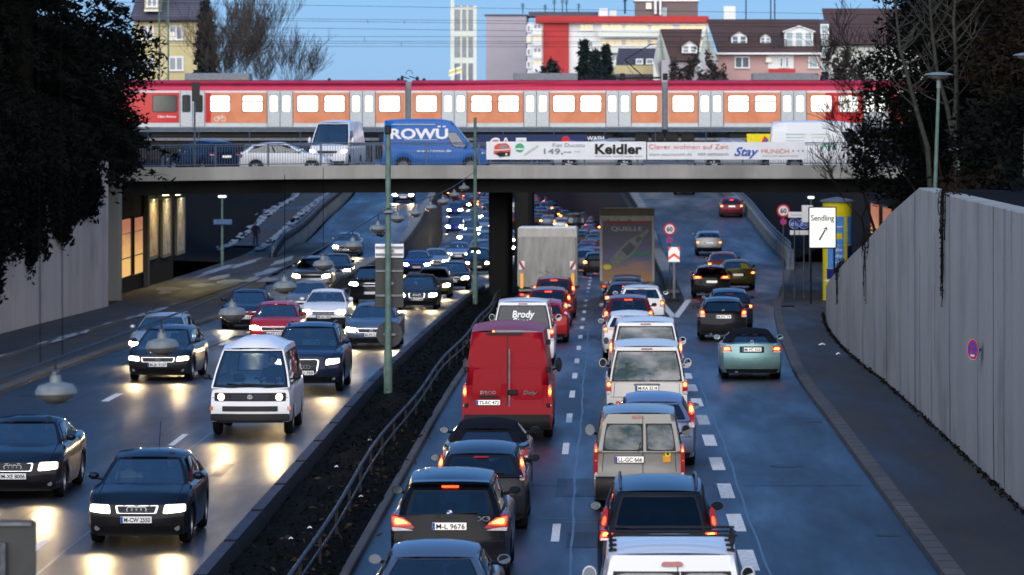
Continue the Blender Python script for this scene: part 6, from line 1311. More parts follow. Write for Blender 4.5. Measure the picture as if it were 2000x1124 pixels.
for a, b in (((-.2, -.05), (-.08, .12)), ((-.08, .12), (.12, .12)), ((.2, -.05), (.1, .17)), ((-.2, -.05), (0, -.05)), ((0, -.05), (.12, .12)), ((-.08, .12), (0, -.05)), ((.1, .17), (.17, .19))):
    mb.tube([(c0 + a[0], TD - .03, zc_ + a[1]), (c0 + b[0], TD - .03, zc_ + b[1])], .013, M['white'], 4)
mb.build('bicycle_symbol', ca, 0)
for cr_, px in ((ca, 463), (ca, 628), (cb, 967), (cb, 1128), (cc, 1470), (cc, 1632)): mb = MB(); mb.text('2', (tx(px), TD - .024, tz(193)), (1, 0, 0), (0, 0, 1), .3, M['bann_salmon'] if cr_ is not None else 0, .2, .01); mb.build('class_number', cr_, 0)
mb = MB(); mb.text('S-Bahn München', (tx(326), TD - .03, tz(228)), (1, 0, 0), (0, 0, 1), .14, M['white'], 1.1, .01); mb.build('lettering', ca, 0)
for pa, pb in ((791.5, 803.5), (1292.5, 1304.5)): mb = MB(); mb.box(((tx(pa) + tx(pb)) / 2, TD + 1.5, (tz(252) + tz(160)) / 2), (tx(pb) - tx(pa) - .02, 2.6, tz(160) - tz(252)), M['tr_box']); mb.build('gangway', train, 0)
for a, b in ((359, 486), (1002, 1128), (1470, 1600)):
    mb = MB(); mb.box(((tx(a) + tx(b)) / 2, TD + 1.5, (tz(143) + tz(158)) / 2), (tx(b) - tx(a), 1.9, tz(143) - tz(158)), M['tr_box'], .05); mb.build('roof_unit', train, 30)
mb = MB(); pz = lambda px, py, e=0: (tx(px), TD + 1.5 + e, tz(py))
for e in (-.5, .5): mb.tube([pz(1258, 150, e), pz(1220, 117, e * .8)], .035, M['black'], 6); mb.tube([pz(1220, 117, e * .8), pz(1270, 87, e * .6)], .03, M['black'], 6)
mb.tube([pz(1240, 148), pz(1219, 121)], .02, M['galv'], 5); mb.tube([pz(1270, 87, -.8), pz(1270, 87, .8)], .03, M['black'], 6); mb.tube([pz(1266, 88, -.6), pz(1284, 85.5, -.6)], .035, M['black'], 6); mb.box(pz(1265, 152), (1.6, 1.2, .12), M['black'])
for q in (1216, 1300): mb.box(pz(q, 150), (.3, .3, .42), M['black'], .03)
mb.build('pantograph', train)
mb = MB(); mb.tube([pz(797 + 6.5 * math.cos(t), 145 - 8 * math.sin(t)) for t in np.linspace(-.0, math.pi, 9)], .02, M['black'], 5); mb.build('cable_loop', train)
for q, e in ((783, .3), (813, .25), (1135, .22), (1378, .5), (1390, .25), (776, .15), (826, .15), (640, .15), (1607, .3)): mb = MB(); mb.lathe([(.1, 0), (.1, e * .6), (.05, e), (0, e)], (tx(q), TD + 1.4, tz(157.5)), M['black'], 8); mb.build('roof_insulator', train)
for a, b in ((783, 797), (797, 813), (1300, 1320), (1378, 1400)): mb = MB(); mb.tube([pz(a, 149), pz(b, 154)], .03, M['black'], 5); mb.build('roof_cable', train)
# overhead rail wires and a lattice mast
ow = thing('overhead_wires', 'thin overhead rail wires stretched across the blue sky', 'wires'); mb = MB()
for y0, y1, dd in ((10, 22, 252), (37, 44, 252), (41, 50, 256), (55, 64, 256), (72, 72, 250), (81, 82, 250), (85, 86, 258), (91, 92, 258)):
    mb.tube([((px - VX) * dd / F, dd, EYE - (lerp(y0, y1, (px - 560) / 740) - VY) * dd / F) for px in range(-40, 2100, 60)], .011, M['tr_dark'], 4)
for px, a, b, dd in ((718, 39, 46, 252), (790, 41, 47, 252), (712, 72, 81, 250), (784, 81, 91, 250), (1190, 44, 52, 252), (1330, 72, 81, 250)): mb.tube([((px - VX) * dd / F, dd, EYE - (a - VY) * dd / F), ((px - VX) * dd / F, dd, EYE - (b - VY) * dd / F)], .012, M['tr_dark'], 4)
mb.build('wire', ow)
ml = thing('lattice_mast', 'green lattice mast in front of the yellow house', 'mast', ((320 - VX) * 254 / F, 254, 5.2)); mb = MB()
for sx in (-.28, .28): mb.box((sx, 0, 6), (.1, .1, 12), M['green_pole'])
for k in range(22): mb.tube([(-.28 if k % 2 else .28, 0, k * .55), (.28 if k % 2 else -.28, 0, k * .55 + .55)], .025, M['green_pole'], 4)
mb.build('lattice', ml)
# advertising and cars behind the bridge railing
d = 203.; o = thing('shop_hoarding', 'yellow hoarding with a red and blue flash behind the bridge railing', 'hoarding', ((1489 - VX) * d / F, d, 4.5)); zt = zat(262, d) - 4.5; mb = MB(); mb.box((0, 0, zt - .6), (1.55, .08, 1.2), M['ad_yellow'], .02); mb.poly([(-.1, -.045, zt - .5), (.1, -.045, zt - .1), (.22, -.045, zt - .2), (.06, -.045, zt - .5)], M['sign_red']); mb.poly([(.03, -.046, zt - .5), (.22, -.046, zt - .2), (.3, -.046, zt - .32), (.15, -.046, zt - .5)], M['sign_blue']); mb.build('board', o, 0)
mb = MB()
for x in (-.6, .6): mb.tube([(x, .05, 0), (x, .05, zt - .6)], .04, M['galv'], 6)
mb.build('post', o)
d = 201.; o = thing('shop_hoarding', 'dark hoarding with outlined red and white capitals behind the banner', 'hoarding', ((1040 - VX) * d / F, d, 4.5)); zt = zat(265, d) - 4.5; mb = MB(); mb.box((0, .05, zt - .5), (5.4, .06, 1.1), pm('navy hoarding', (.01, .025, .09), .4), .02)
for t, px, m in (('C', 966, 'sign_red'), ('A', 988, 'sign_red'), ('E', 1018, 'bann_pale')):
    x = (px - 1040) * d / F; mb.text(t, (x, -.0, zt - .42), (1, 0, 0), (0, 0, 1), .56, M['white'], .52, .07); mb.text(t, (x, -.012, zt - .42), (1, 0, 0), (0, 0, 1), .46, M[m], .38, .0)
mb.poly([(.45, -.01, zt - .55), (1.9, -.01, zt - .2), (2.2, -.01, zt - .3), (1.6, -.01, zt - .55)], M['sign_blue']); mb.disc(((1105 - 1040) * d / F, -.012, zt - .22), (1, 0, 0), (0, 0, 1), .2, M['sign_red'], 10); mb.build('board', o, 0)
mb = MB()
for x in (-2.4, 2.4): mb.tube([(x, .1, 0), (x, .1, zt - .5)], .05, M['galv'], 6)
mb.build('post', o)
o = thing('shop_hoarding', 'small white capitals on a dark board above the hidden car roof', 'hoarding', ((1150 - VX) * d / F, d + .6, 4.5)); mb = MB(); mb.box((0, .05, zt - .3), (1.9, .06, .7), pm('black hoarding', (.01, .012, .02), .5), .02); mb.text('CAR WASH', (0, .01, zt - .14), (1, 0, 0), (0, 0, 1), .2, M['white'], 1.5, .03); mb.build('board', o, 0); mb = MB()
for x in (-.8, .8): mb.tube([(x, .1, 0), (x, .1, zt - .5)], .05, M['galv'], 6)
mb.build('post', o)
# ================================================================ BUILDINGS beyond the railway
M['w_yellow'] = pm('yellow render', (.50, .44, .24), .8, var=.1, scale=.6); M['w_white'] = pm('white render', (.68, .7, .7), .8, var=.08, scale=.4); M['w_grey'] = pm('pinkish grey render', (.36, .34, .38), .85, var=.08, scale=.3); M['w_pink'] = pm('pink render', (.46, .30, .28), .85, var=.1, scale=.4); M['w_red'] = pm('red cladding', (.42, .04, .04), .7, var=.12, scale=.5); M['w_tower'] = pm('pale tower concrete', (.62, .66, .6), .8, var=.08, scale=.3); M['w_brown'] = pm('brown brick', (.15, .12, .12), .85, var=.15)
def tiles(name, c):
    m, nt, b = base_mat(name); wv_ = N(nt, "ShaderNodeTexWave"); wv_.wave_type = 'BANDS'; wv_.bands_direction = 'Z'; wv_.inputs['Scale'].default_value = 1.6; wv_.inputs['Distortion'].default_value = .5
    tc = N(nt, "ShaderNodeTexCoord"); nt.links.new(tc.outputs['Object'], wv_.inputs['Vector']); f = noise(nt, .5)
    a = mixc(nt, wv_.outputs['Fac'], tuple(x * .6 for x in c), tuple(x * 1.25 for x in c)); nt.links.new(mixc(nt, ramp(nt, f, .4, .8), a, tuple(x * .7 for x in c)), b.inputs['Base Color']); b.inputs['Roughness'].default_value = .85; return m
M['tile_brown'] = tiles('brown roof tiles', (.075, .042, .036)); M['tile_dark'] = tiles('slate roof tiles', (.06, .06, .085)); M['tile_grey'] = tiles('dark grey roof', (.08, .08, .11))
M['pane'] = pm('window pane', (.10, .14, .18), .08, var=.3, scale=1, coat=1.); M['pane_lit'] = glow('warm lit window', (1., .72, .36), .4, (.5, .4, .25)); M['frame'] = pm('white window frame', (.72, .74, .75), .5, var=.05); M['pane_teal'] = pm('tinted glazing', (.18, .28, .30), .1, var=.2, coat=1.)
class Bld:
    """a building d metres away, front face laid out in photo columns and rows at that distance"""
    def __init__(s, name, label, d, cat='building'):
        s.d = d; s.o = thing(name, label, cat)
    def p(s, px, py, e=0.): k = s.d; return ((px - VX) * k / F, k + e, EYE - (py - VY) * k / F)
    def block(s, name, a, b, y0, y1, depth, mat, e=0., bev=0.):
        p, q = s.p(a, y1, e), s.p(b, y0, e); mb = MB(); mb.box(((p[0] + q[0]) / 2, p[1] + depth / 2, (p[2] + q[2]) / 2), (q[0] - p[0], depth, q[2] - p[2]), M[mat], bev); return mb.build(name, s.o, 0)
    def window(s, a, b, y0, y1, e=-.02, pane='pane', cols=2, rows=1, fm='frame'):
        p, q = s.p(a, y1, e), s.p(b, y0, e); w_, h_ = q[0] - p[0], q[2] - p[2]; mb = MB(); t = .12; y = p[1]
        mb.box((p[0] + w_ / 2, y, p[2] - .02), (w_ + .2, .3, .08), M[fm])
        for x in [p[0] + w_ * k / cols for k in range(cols + 1)]: mb.box((x, y, p[2] + h_ / 2), (t, .12, h_ + t * .9), M[fm])
        for z in [p[2] + h_ * k / rows for k in range(rows + 1)]: mb.box((p[0] + w_ / 2, y + .005, z), (w_ - t, .1, t * .98), M[fm])
        f = mb.build('window', s.o, 0); mb = MB(); mb.grid([[(p[0], y + .0, p[2]), (q[0], y + .0, p[2])], [(p[0], y + .0, q[2]), (q[0], y + .0, q[2])]], M[pane]); mb.build('pane', f, 0); return f
    def poly(s, name, pts, mat, e=0., back=None, parent=None):
        """sloping face: pts (px,py,extra depth)"""
        mb = MB(); v = [s.p(a, b, e + c) for a, b, c in pts]; mb.poly(v, M[mat])
        w_ = [(x, y + .25, z - .12) for x, y, z in v]; mb.poly(w_, M[mat]); mb.grid([v + v[:1], w_ + w_[:1]], M[mat]); return mb.build(name, parent or s.o, 0)
    def dormer(s, a, b, y0, ys, y1, e, cols=2, roof='frame', pane='pane'):
        """gabled dormer: roof apex y0, eaves ys, sill y1, front at depth e"""
        m_ = (a + b) / 2; mb = MB(); dp = 3.5; F_ = [s.p(a, y1, e), s.p(b, y1, e), s.p(b, ys, e), s.p(m_, y0, e), s.p(a, ys, e)]; B_ = [(x, y + dp, z) for x, y, z in F_]
        mb.poly(F_, M['frame']); mb.grid([F_ + F_[:1], B_ + B_[:1]], M['frame']); dm = mb.build('dormer', s.o, 0)
        mb = MB(); t = .14
        for (pa, qa) in ((4, 3), (2, 3)):
            A_, C_ = Vector(F_[pa]), Vector(F_[qa]); dr = (A_ - C_); A2 = C_ + dr * 1.14; up = Vector((0, 0, .1)); q = [C_ + up, A2 + up]; mb.grid([[tuple(v + Vector((0, -.2, 0))) for v in q], [tuple(v + Vector((0, dp, 0))) for v in q], [tuple(v + Vector((0, dp, -.1))) for v in q], [tuple(v + Vector((0, -.2, -.1))) for v in q], [tuple(v + Vector((0, -.2, 0))) for v in q]], M['tile_brown'] if roof == 'tile' else M['frame'])
        mb.build('dormer_roof', dm, 0)
        w0 = (b - a) / cols
        for k in range(cols):
            p, q = s.p(a + w0 * k + w0 * .2, y1 - (y1 - ys) * .14, e - .03), s.p(a + w0 * (k + 1) - w0 * .2, ys + (y1 - ys) * .06, e - .03); mb = MB(); mb.grid([[(p[0], p[1], p[2]), (q[0], p[1], p[2])], [(p[0], p[1], q[2]), (q[0], p[1], q[2])]], M[pane]); mb.box(((p[0] + q[0]) / 2, p[1] - .02, (p[2] + q[2]) / 2), (q[0] - p[0], .03, .05), M['frame']); mb.build('window', dm, 0)
# yellow house on the left
b = Bld('yellow_house', 'yellow apartment house with a steep dark roof behind the spruces', 330)
b.block('wall', 262, 391, 38, 235, 12, 'w_yellow'); b.poly('roof', [(255, 40, -.8), (396, 40, -.8), (380, -40, 5), (262, -40, 5)], 'tile_grey'); b.block('bay', 284, 313, -30, 20, 3, 'w_yellow', -.5); b.block('bay_eave', 283, 314, 20, 23, 3.2, 'frame', -.6)
for a, c in ((278, 299), (331, 357)):
    for y0 in (52, 112, 172): b.window(a, c, y0, y0 + 26, cols=2)
b.window(332, 340, 64, 76, -.03, 'pane_lit', 1)
b.window(289, 308, -15, 14, -.56)
# church tower
b = Bld('church_tower', 'pale concrete bell tower with three columns of tall openings', 620, 'tower')
b.block('shaft', 884, 927, 12, 240, 3.0, 'w_brown', .5)
for a, c in ((880, 887.5), (899, 902.5), (911, 914.5), (924, 931)): b.block('upright', a, c, 12 if a not in (880,) else 0, 240, .6, 'w_tower', -.1)
for y0, y1 in ((14, 19), (61, 73), (113, 124), (160, 172)): b.block('crossbeam', 887.5, 924, y0, y1, .5, 'w_tower')
for c_ in ((887.7, 898.8), (902.7, 910.8), (914.7, 923.8)):
    for y0, y1 in ((19.2, 60.8), (73.2, 112.8), (124.2, 159.8)): b.block('louvre', *c_, y0, y1, .2, 'pane', .2)
# grey block
b = Bld('grey_block', 'plain pinkish grey building end standing right of the bell tower', 470)
b.block('wall', 949, 1028, 31, 235, 14, 'w_grey'); b.block('roof_edge', 946, 1030, 28.5, 31, 14.4, 'tile_grey', -.2)
# apartment block
b = Bld('apartment_block', 'white apartment block with red panel, red roof band and lit balconies', 450)
b.block('wall', 1030, 1384, 45, 235, 14, 'w_white'); b.block('fascia', 1046, 1384, 32, 45, 15, 'w_red', -.9); b.block('red_panel', 1061, 1111, 45.5, 200, .3, 'w_red', -.32); b.block('roof', 1032, 1168, 23, 31.8, 8, 'tile_grey', 1)
b.block('lift_house', 1241, 1364, 2, 31.8, 6, 'w_brown', 2); b.block('lift_house_cap', 1238, 1367, -4, 2, 6.6, 'w_white', 1.8); b.block('shaft_pipe', 1278, 1283, -2, 27, .5, 'frame', 1.4); b.block('shaft_pipe', 1288, 1292, 0, 29, .5, 'frame', 1.4); b.block('lift_door', 1293, 1303, 14, 31, .2, 'pane_teal', 1.85)
b.window(1263, 1272, 6, 16, 1.9, 'pane_lit', 1)
b.block('chimney', 1170, 1187, 17, 32, 1.5, 'w_white', .2); b.block('chimney', 1191, 1204, 20, 32, 1.5, 'w_tower', .2); b.block('chimney', 1414, 1437, 12, 40, 1.6, 'w_white', 1)
for y0 in (48, 80, 112): b.window(1133, 1158, y0, y0 + 12, -.03, 'pane_lit' if y0 == 48 else 'pane', 3)
for k, y0 in enumerate((45.5, 76, 107, 138)):
    for a, c in ((1175, 1215), (1222, 1265), (1272, 1315), (1327, 1380)): b.window(a, c, y0 + 2.5, y0 + 13, -.05, 'pane_lit' if k < 2 else 'pane', 3)
    b.block('balcony', 1168, 1384, y0 + 15, y0 + 28, .3, 'w_tower', -1.3); b.block('balcony_slab', 1167, 1384, y0 + 13.5, y0 + 15, 1.4, 'frame', -1.35)
for k, y0 in enumerate((48, 69, 94, 119, 142)):
    b.block('balcony', 1041, 1058, y0 + 10, y0 + 20, .3, 'frame', -1.2); b.window(1042, 1057, y0, y0 + 9, -.03, 'pane_lit' if k in (1, 3) else 'pane', 2); b.window(1029.5, 1036, y0 + 2, y0 + 14, -.06, 'pane_lit' if k == 1 else 'pane', 1)
mb = MB()
for px, y0 in ((1020, 5), (1064, 8), (1082, -2), (1098, -4), (1106, -2), (1130, 6), (1220, -6), (1222, -8)): mb.tube([b.p(px, y0, 3), b.p(px, 26, 3)], .05, M['tr_dark'], 4); [mb.tube([b.p(px - 4, y0 + q, 3), b.p(px + 4, y0 + q, 3)], .025, M['tr_dark'], 4) for q in (2, 5, 8)]
mb.build('antenna', b.o)
# slate house in front of it
b = Bld('slate_roofed_house', 'small house with slate blue roof and two low dormers before the apartments', 380, 'house')
b.block('wall', 1200, 1300, 128, 235, 9, 'w_yellow'); b.poly('roof', [(1200, 152, -.6), (1300, 152, -.6), (1288, 93, 4.5), (1208, 93, 4.5)], 'tile_dark'); b.poly('gable', [(1199, 235, -.1), (1199, 150, -.1), (1208, 95, 4.2), (1214, 150, -.1), (1214, 235, -.1)], 'w_yellow')
for a in (1242, 1262): b.block('dormer', a - 1, a + 15, 113, 127, 2.5, 'tile_dark', .6); b.window(a + 1, a + 13, 116, 125, .55, 'pane', 1)
# gabled house
b = Bld('gabled_house', 'brown roofed house with pale gables and one white dormer behind the pantograph', 372, 'house')
b.block('wall', 1292, 1400, 118, 235, 9, 'w_grey'); b.poly('roof', [(1310, 119, -.5), (1362, 119, -.5), (1374, 55, 4.5), (1291, 55, 4.5)], 'tile_brown'); b.poly('gable', [(1276, 235, -.2), (1276, 120, -.2), (1290, 55, 4.4), (1309, 119, -.4), (1309, 235, -.2)], 'w_tower'); b.poly('gable', [(1363, 235, -.6), (1363, 119, -.6), (1382, 50, 4.4), (1401, 119, -.5), (1401, 235, -.5)], 'w_tower')
b.dormer(1332, 1362, 79, 90, 104, .2, 2, 'tile')
# long house
b = Bld('long_house', 'long pink house with brown tiled roof, white dormers and balconies', 378, 'house')
b.block('wall', 1398, 1604, 104, 235, 11, 'w_pink'); b.poly('roof', [(1402, 104, -.8), (1605, 104, -.8), (1607, 35, 6), (1384, 35, 6)], 'tile_brown'); b.block('gutter', 1398, 1606, 103.5, 107, .4, 'frame', -.9)
b.dormer(1429, 1460, 61, 71, 88, 1.2, 2, 'tile'); b.dormer(1486, 1506, 65, 73, 88, 1.2, 2, 'tile'); b.dormer(1533, 1589, 52, 62, 95, .6, 3, 'frame', 'pane_teal')
b.block('balcony_front', 1500, 1552, 135, 143, .3, 'w_red', -1.5); b.block('balcony_wall', 1500, 1550, 108, 135, .1, 'w_white', -.12)
b.window(1436, 1463, 112, 133, -.04, 'pane', 2); b.window(1523, 1529, 112, 132, -.2, 'pane', 1); b.window(1534, 1540, 112, 132, -.2, 'pane', 1); b.window(1580, 1597, 112, 133, -.04, 'pane_teal', 1); b.window(1497, 1506, 113, 121, -.2, 'pane_lit', 1)
mb = MB()
for q in (1508, 1516, 1526, 1535): mb.tube([b.p(q, 77, .0), b.p(q, 95, .0)], .05, M['galv'], 4)
for q in (78, 86): mb.tube([b.p(1506, q, .0), b.p(1536, q, .0)], .05, M['galv'], 4)
mb.build('roof_railing', b.o)
mb = MB()
for px, y0 in ((1461, -4), (1510, -30), (1518, -40)): mb.tube([b.p(px, y0, 5.5), b.p(px, 36, 5.5)], .06, M['galv'], 4)
mb.build('antenna', b.o)
b = Bld('stairwell_house', 'tall brown roofed house with glazed stairwell at the right edge of the sky', 392, 'house')
b.block('wall', 1619, 1830, 85, 235, 11, 'w_tower'); b.poly('roof', [(1619, 87, -.7), (1840, 87, -.7), (1830, 13, 7), (1613, 13, 7)], 'tile_brown'); b.block('stairwell', 1603, 1620, 38, 235, 3, 'tile_dark', 1)
for y0 in (48, 70, 94, 121): b.window(1604.5, 1618.5, y0, y0 + 18, .9, 'pane_teal', 1)
# ================================================================ TREES
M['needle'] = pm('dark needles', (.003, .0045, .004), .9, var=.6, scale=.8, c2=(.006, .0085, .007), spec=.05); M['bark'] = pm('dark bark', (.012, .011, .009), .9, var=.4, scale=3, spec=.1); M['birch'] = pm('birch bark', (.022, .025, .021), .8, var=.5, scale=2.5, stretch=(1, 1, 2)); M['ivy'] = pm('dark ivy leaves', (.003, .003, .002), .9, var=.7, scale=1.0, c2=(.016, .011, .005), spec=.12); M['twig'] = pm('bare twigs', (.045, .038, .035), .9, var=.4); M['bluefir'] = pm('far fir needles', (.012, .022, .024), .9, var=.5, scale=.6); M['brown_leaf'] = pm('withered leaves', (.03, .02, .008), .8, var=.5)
def leaf_mesh(name, cen, nrm_scale, size, mat, seed, droop=0., long=1.):
    rs = np.random.RandomState(seed); n = len(cen); cen = np.asarray(cen, float)
    a = rs.normal(size=(n, 3)); a[:, 2] = a[:, 2] * .5 - droop; a /= np.linalg.norm(a, axis=1)[:, None]; b = rs.normal(size=(n, 3)); b = np.cross(a, b); b /= np.linalg.norm(b, axis=1)[:, None] + 1e-9
    sz = size * rs.uniform(.5, 1.4, (n, 1)); u = a * sz * long; v = b * sz * .5
    vs = np.stack([cen - u, cen + v * .9 - u * .1, cen + u, cen - v * .9 + u * .2], 1).reshape(-1, 3)
    me = bpy.data.meshes.new(name); me.vertices.add(n * 4); me.vertices.foreach_set('co', vs.ravel()); me.loops.add(n * 4); me.loops.foreach_set('vertex_index', np.arange(n * 4)); me.polygons.add(n); me.polygons.foreach_set('loop_start', np.arange(n) * 4); me.polygons.foreach_set('loop_total', np.full(n, 4)); me.materials.append(M[mat]); me.update(); me.validate(); return me
def spruce(label, x, y, z, h, r, seed, mat='needle', n=9000, group=None, sz=.22, name='spruce_tree'):
    o = thing(name, label, 'tree', (x, y, z), random.uniform(0, 6), group); rs = np.random.RandomState(seed); mb = MB(); mb.tube([(0, 0, -.5), (0, 0, h * .5), (0, 0, h)], [r * .09, r * .05, .02], M['bark'], 8)
    pts = []; lv = int(h / .42); per = n // (lv * 9)
    for k in range(lv):
        t = k / lv; rr = r * (1 - t) ** .75 * (.75 + .25 * math.sin(k * 2.4)) + .12; zc = h * (.04 + .96 * t)
        for j in range(9):
            ph = 2 * math.pi * (j / 9) + k * 1.1 + rs.uniform(-.2, .2); ln = rr * rs.uniform(.65, 1.12)
            mb.tube([(0, 0, zc), (math.cos(ph) * ln, math.sin(ph) * ln, zc - ln * .25)], [.03, .006], M['bark'], 3, False)
            q = rs.uniform(.15, 1, per) ** .7; w_ = rs.normal(0, .1, per) * (1 - q * .5) * rr * .6
            pts.append(np.stack([math.cos(ph) * ln * q - math.sin(ph) * w_, math.sin(ph) * ln * q + math.cos(ph) * w_, zc - ln * (.06 * q + .22 * q * q) - np.abs(rs.normal(0, .13, per))], 1))
    mb.build('trunk', o, 60, False); link('crown', leaf_mesh('crown', np.concatenate(pts), 1, sz, mat, seed, .7, 1.5), o); return o
def leafy(label, x, y, z, blobs, n, size, mat, seed, name='evergreen_shrub', cat='shrub', stems=True, group=None, droop=.2):
    """crown of many leaf-sized faces clumped into blobs (cx,cy,cz,rx,ry,rz) around branching stems"""
    o = thing(name, label, cat, (x, y, z), 0, group); rs = np.random.RandomState(seed); pts = []; vol = np.array([b[3] * b[4] * b[5] for b in blobs]) ** .7; vol /= vol.sum()
    for b, w_ in zip(blobs, vol):
        m = int(n * w_); cl = rs.normal(size=(max(3, m // 60), 3)); cl /= np.linalg.norm(cl, axis=1)[:, None]; cl *= rs.uniform(.35, 1, (len(cl), 1)) ** .5; idx = rs.randint(0, len(cl), m); p_ = cl[idx] + rs.normal(0, .17, (m, 3)); pts.append(p_ * np.array(b[3:]) + np.array(b[:3]))
    link('crown', leaf_mesh('crown', np.concatenate(pts), 1, size, mat, seed, droop, 1.0), o)
    if stems:
        mb = MB()
        for b in blobs: mb.tube([(b[0] * .15, b[1] * .15, -.3), (b[0] * .6, b[1] * .6, b[2] * .5), (b[0], b[1], b[2])], [.09, .06, .02], M['bark'], 5, False)
        mb.build('trunk', o, 60, False)
    return o
def bare(label, x, y, z, h, seed, mat='twig', lean=0., spread=.5, depth=5, r0=.16, name='bare_tree', group=None, splits=3, trunk_mat=None, up=.35, first=.3, minr=.012, shrink=(.58, .82)):
    o = thing(name, label, 'tree', (x, y, z), 0, group); rs = random.Random(seed); tr, br_ = MB(), MB()
    def grow(p, d, ln, r, lv):
        pts = [p]; rad = [r]
        for k in range(3):
            d = (d + Vector((rs.uniform(-.13, .13), rs.uniform(-.13, .13), rs.uniform(-.02, .1)))).normalized(); p = p + d * ln / 3; pts.append(p); rad.append(max(minr, r * (1 - .17 * (k + 1))))
        (tr if lv >= depth - 1 else br_).tube(pts, rad, M[(trunk_mat or mat) if lv >= depth - 1 else mat], 5 if lv >= depth - 1 else 3, False)
        if lv == 0: return
        for k in range(splits + (1 if lv < 3 else 0)):
            i = rs.choice((1, 2, 3, 3)) if lv < depth else rs.choice((2, 3, 3)); dd = (d + Vector((rs.uniform(-1, 1), rs.uniform(-1, 1), rs.uniform(-.25, .6))).normalized() * spread + Vector((0, 0, up * .3))).normalized(); grow(pts[i], dd, ln * rs.uniform(*shrink), rad[i] * .62, lv - 1)
    grow(Vector((0, 0, -.3)), Vector((lean, 0, 1)).normalized(), h * first, r0, depth)
    tr.build('trunk', o, 60, False); br_.build('crown', o, 60, False); return o
random.seed(31)
# left: spruces and evergreen mass on top of the wall
L_ = [(-22.8, 160, 21, 6.9, 'broad dark spruce nearest the train with drooping boughs'), (-26.5, 148, 22, 5.2, 'dark spruce second from the bridge on the left wall'), (-24.2, 139, 19, 5.2, 'dark spruce leaning over the left wall'), (-29, 128, 21, 5.5, 'dark spruce in the corner of the picture on the left'), (-31.5, 168, 22, 5.2, 'tall dark spruce at the back of the left group'), (-25.5, 173, 17, 5.2, 'dark spruce beside the bridge end on the left')]
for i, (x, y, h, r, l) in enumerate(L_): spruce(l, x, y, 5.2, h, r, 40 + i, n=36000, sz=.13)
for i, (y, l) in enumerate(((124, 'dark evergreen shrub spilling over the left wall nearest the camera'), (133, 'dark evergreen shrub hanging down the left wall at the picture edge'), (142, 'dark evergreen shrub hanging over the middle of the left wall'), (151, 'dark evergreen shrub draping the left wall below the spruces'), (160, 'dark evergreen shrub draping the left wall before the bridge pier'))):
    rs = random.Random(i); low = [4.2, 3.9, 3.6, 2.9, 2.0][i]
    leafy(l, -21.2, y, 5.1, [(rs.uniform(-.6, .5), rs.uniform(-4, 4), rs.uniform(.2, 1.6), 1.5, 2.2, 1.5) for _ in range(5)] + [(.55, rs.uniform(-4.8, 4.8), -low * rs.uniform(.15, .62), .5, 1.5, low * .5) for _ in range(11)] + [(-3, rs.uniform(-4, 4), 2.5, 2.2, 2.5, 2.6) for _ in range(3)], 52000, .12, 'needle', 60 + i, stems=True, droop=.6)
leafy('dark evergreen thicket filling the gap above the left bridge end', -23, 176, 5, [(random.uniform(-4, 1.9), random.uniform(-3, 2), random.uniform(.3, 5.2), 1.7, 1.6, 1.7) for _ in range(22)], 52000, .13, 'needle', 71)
# right: ivy bank, dense dark trees, birches
R_ = [(14.6, 138, 4, 'ivy clad thicket behind the lower saucer lamp', 8, 'ivy'), (17.0, 142, 5, 'withered leafy thicket at the right picture edge', 9, 'ivy'), (13.2, 152, 3.6, 'dark thicket behind the birch stems', 9, 'needle'), (16.0, 156, 4.5, 'dark thicket right of the birch stems', 11, 'needle'), (19.5, 156, 5, 'dark thicket far right above the wall', 12, 'needle'), (13.6, 168, 4, 'tall dark thicket beside the right end of the bridge', 10, 'needle'), (13.0, 130, 2.6, 'low dark thicket above the sloping end of the right wall', 2.6, 'needle'), (11.6, 113, 4.4, 'low ivy mass along the top of the tall right wall', 1.6, 'ivy'), (12.5, 120, 4.8, 'low dark shrubbery behind the foot of the lower saucer lamp', 3.2, 'needle'), (12.4, 104, 5.0, 'low dark shrubbery above the tall wall at the picture edge', 1.8, 'needle'), (12.2, 96, 5.0, 'low dark shrub behind the wall top nearest the camera', 1.5, 'needle')]
for i, (x, y, z, l, h, m) in enumerate(R_):
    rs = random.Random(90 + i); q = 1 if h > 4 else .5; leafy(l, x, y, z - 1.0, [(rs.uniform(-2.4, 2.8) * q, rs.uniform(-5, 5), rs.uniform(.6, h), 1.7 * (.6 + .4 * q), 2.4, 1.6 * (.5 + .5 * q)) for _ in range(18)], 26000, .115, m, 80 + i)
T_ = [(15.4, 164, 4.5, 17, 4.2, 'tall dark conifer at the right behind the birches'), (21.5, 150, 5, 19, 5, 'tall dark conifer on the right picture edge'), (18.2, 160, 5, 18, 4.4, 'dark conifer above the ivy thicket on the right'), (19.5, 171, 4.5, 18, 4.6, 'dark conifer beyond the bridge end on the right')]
for i, (x, y, z, h, r, l) in enumerate(T_): spruce(l, x, y, z, h, r, 100 + i, n=24000, sz=.17)
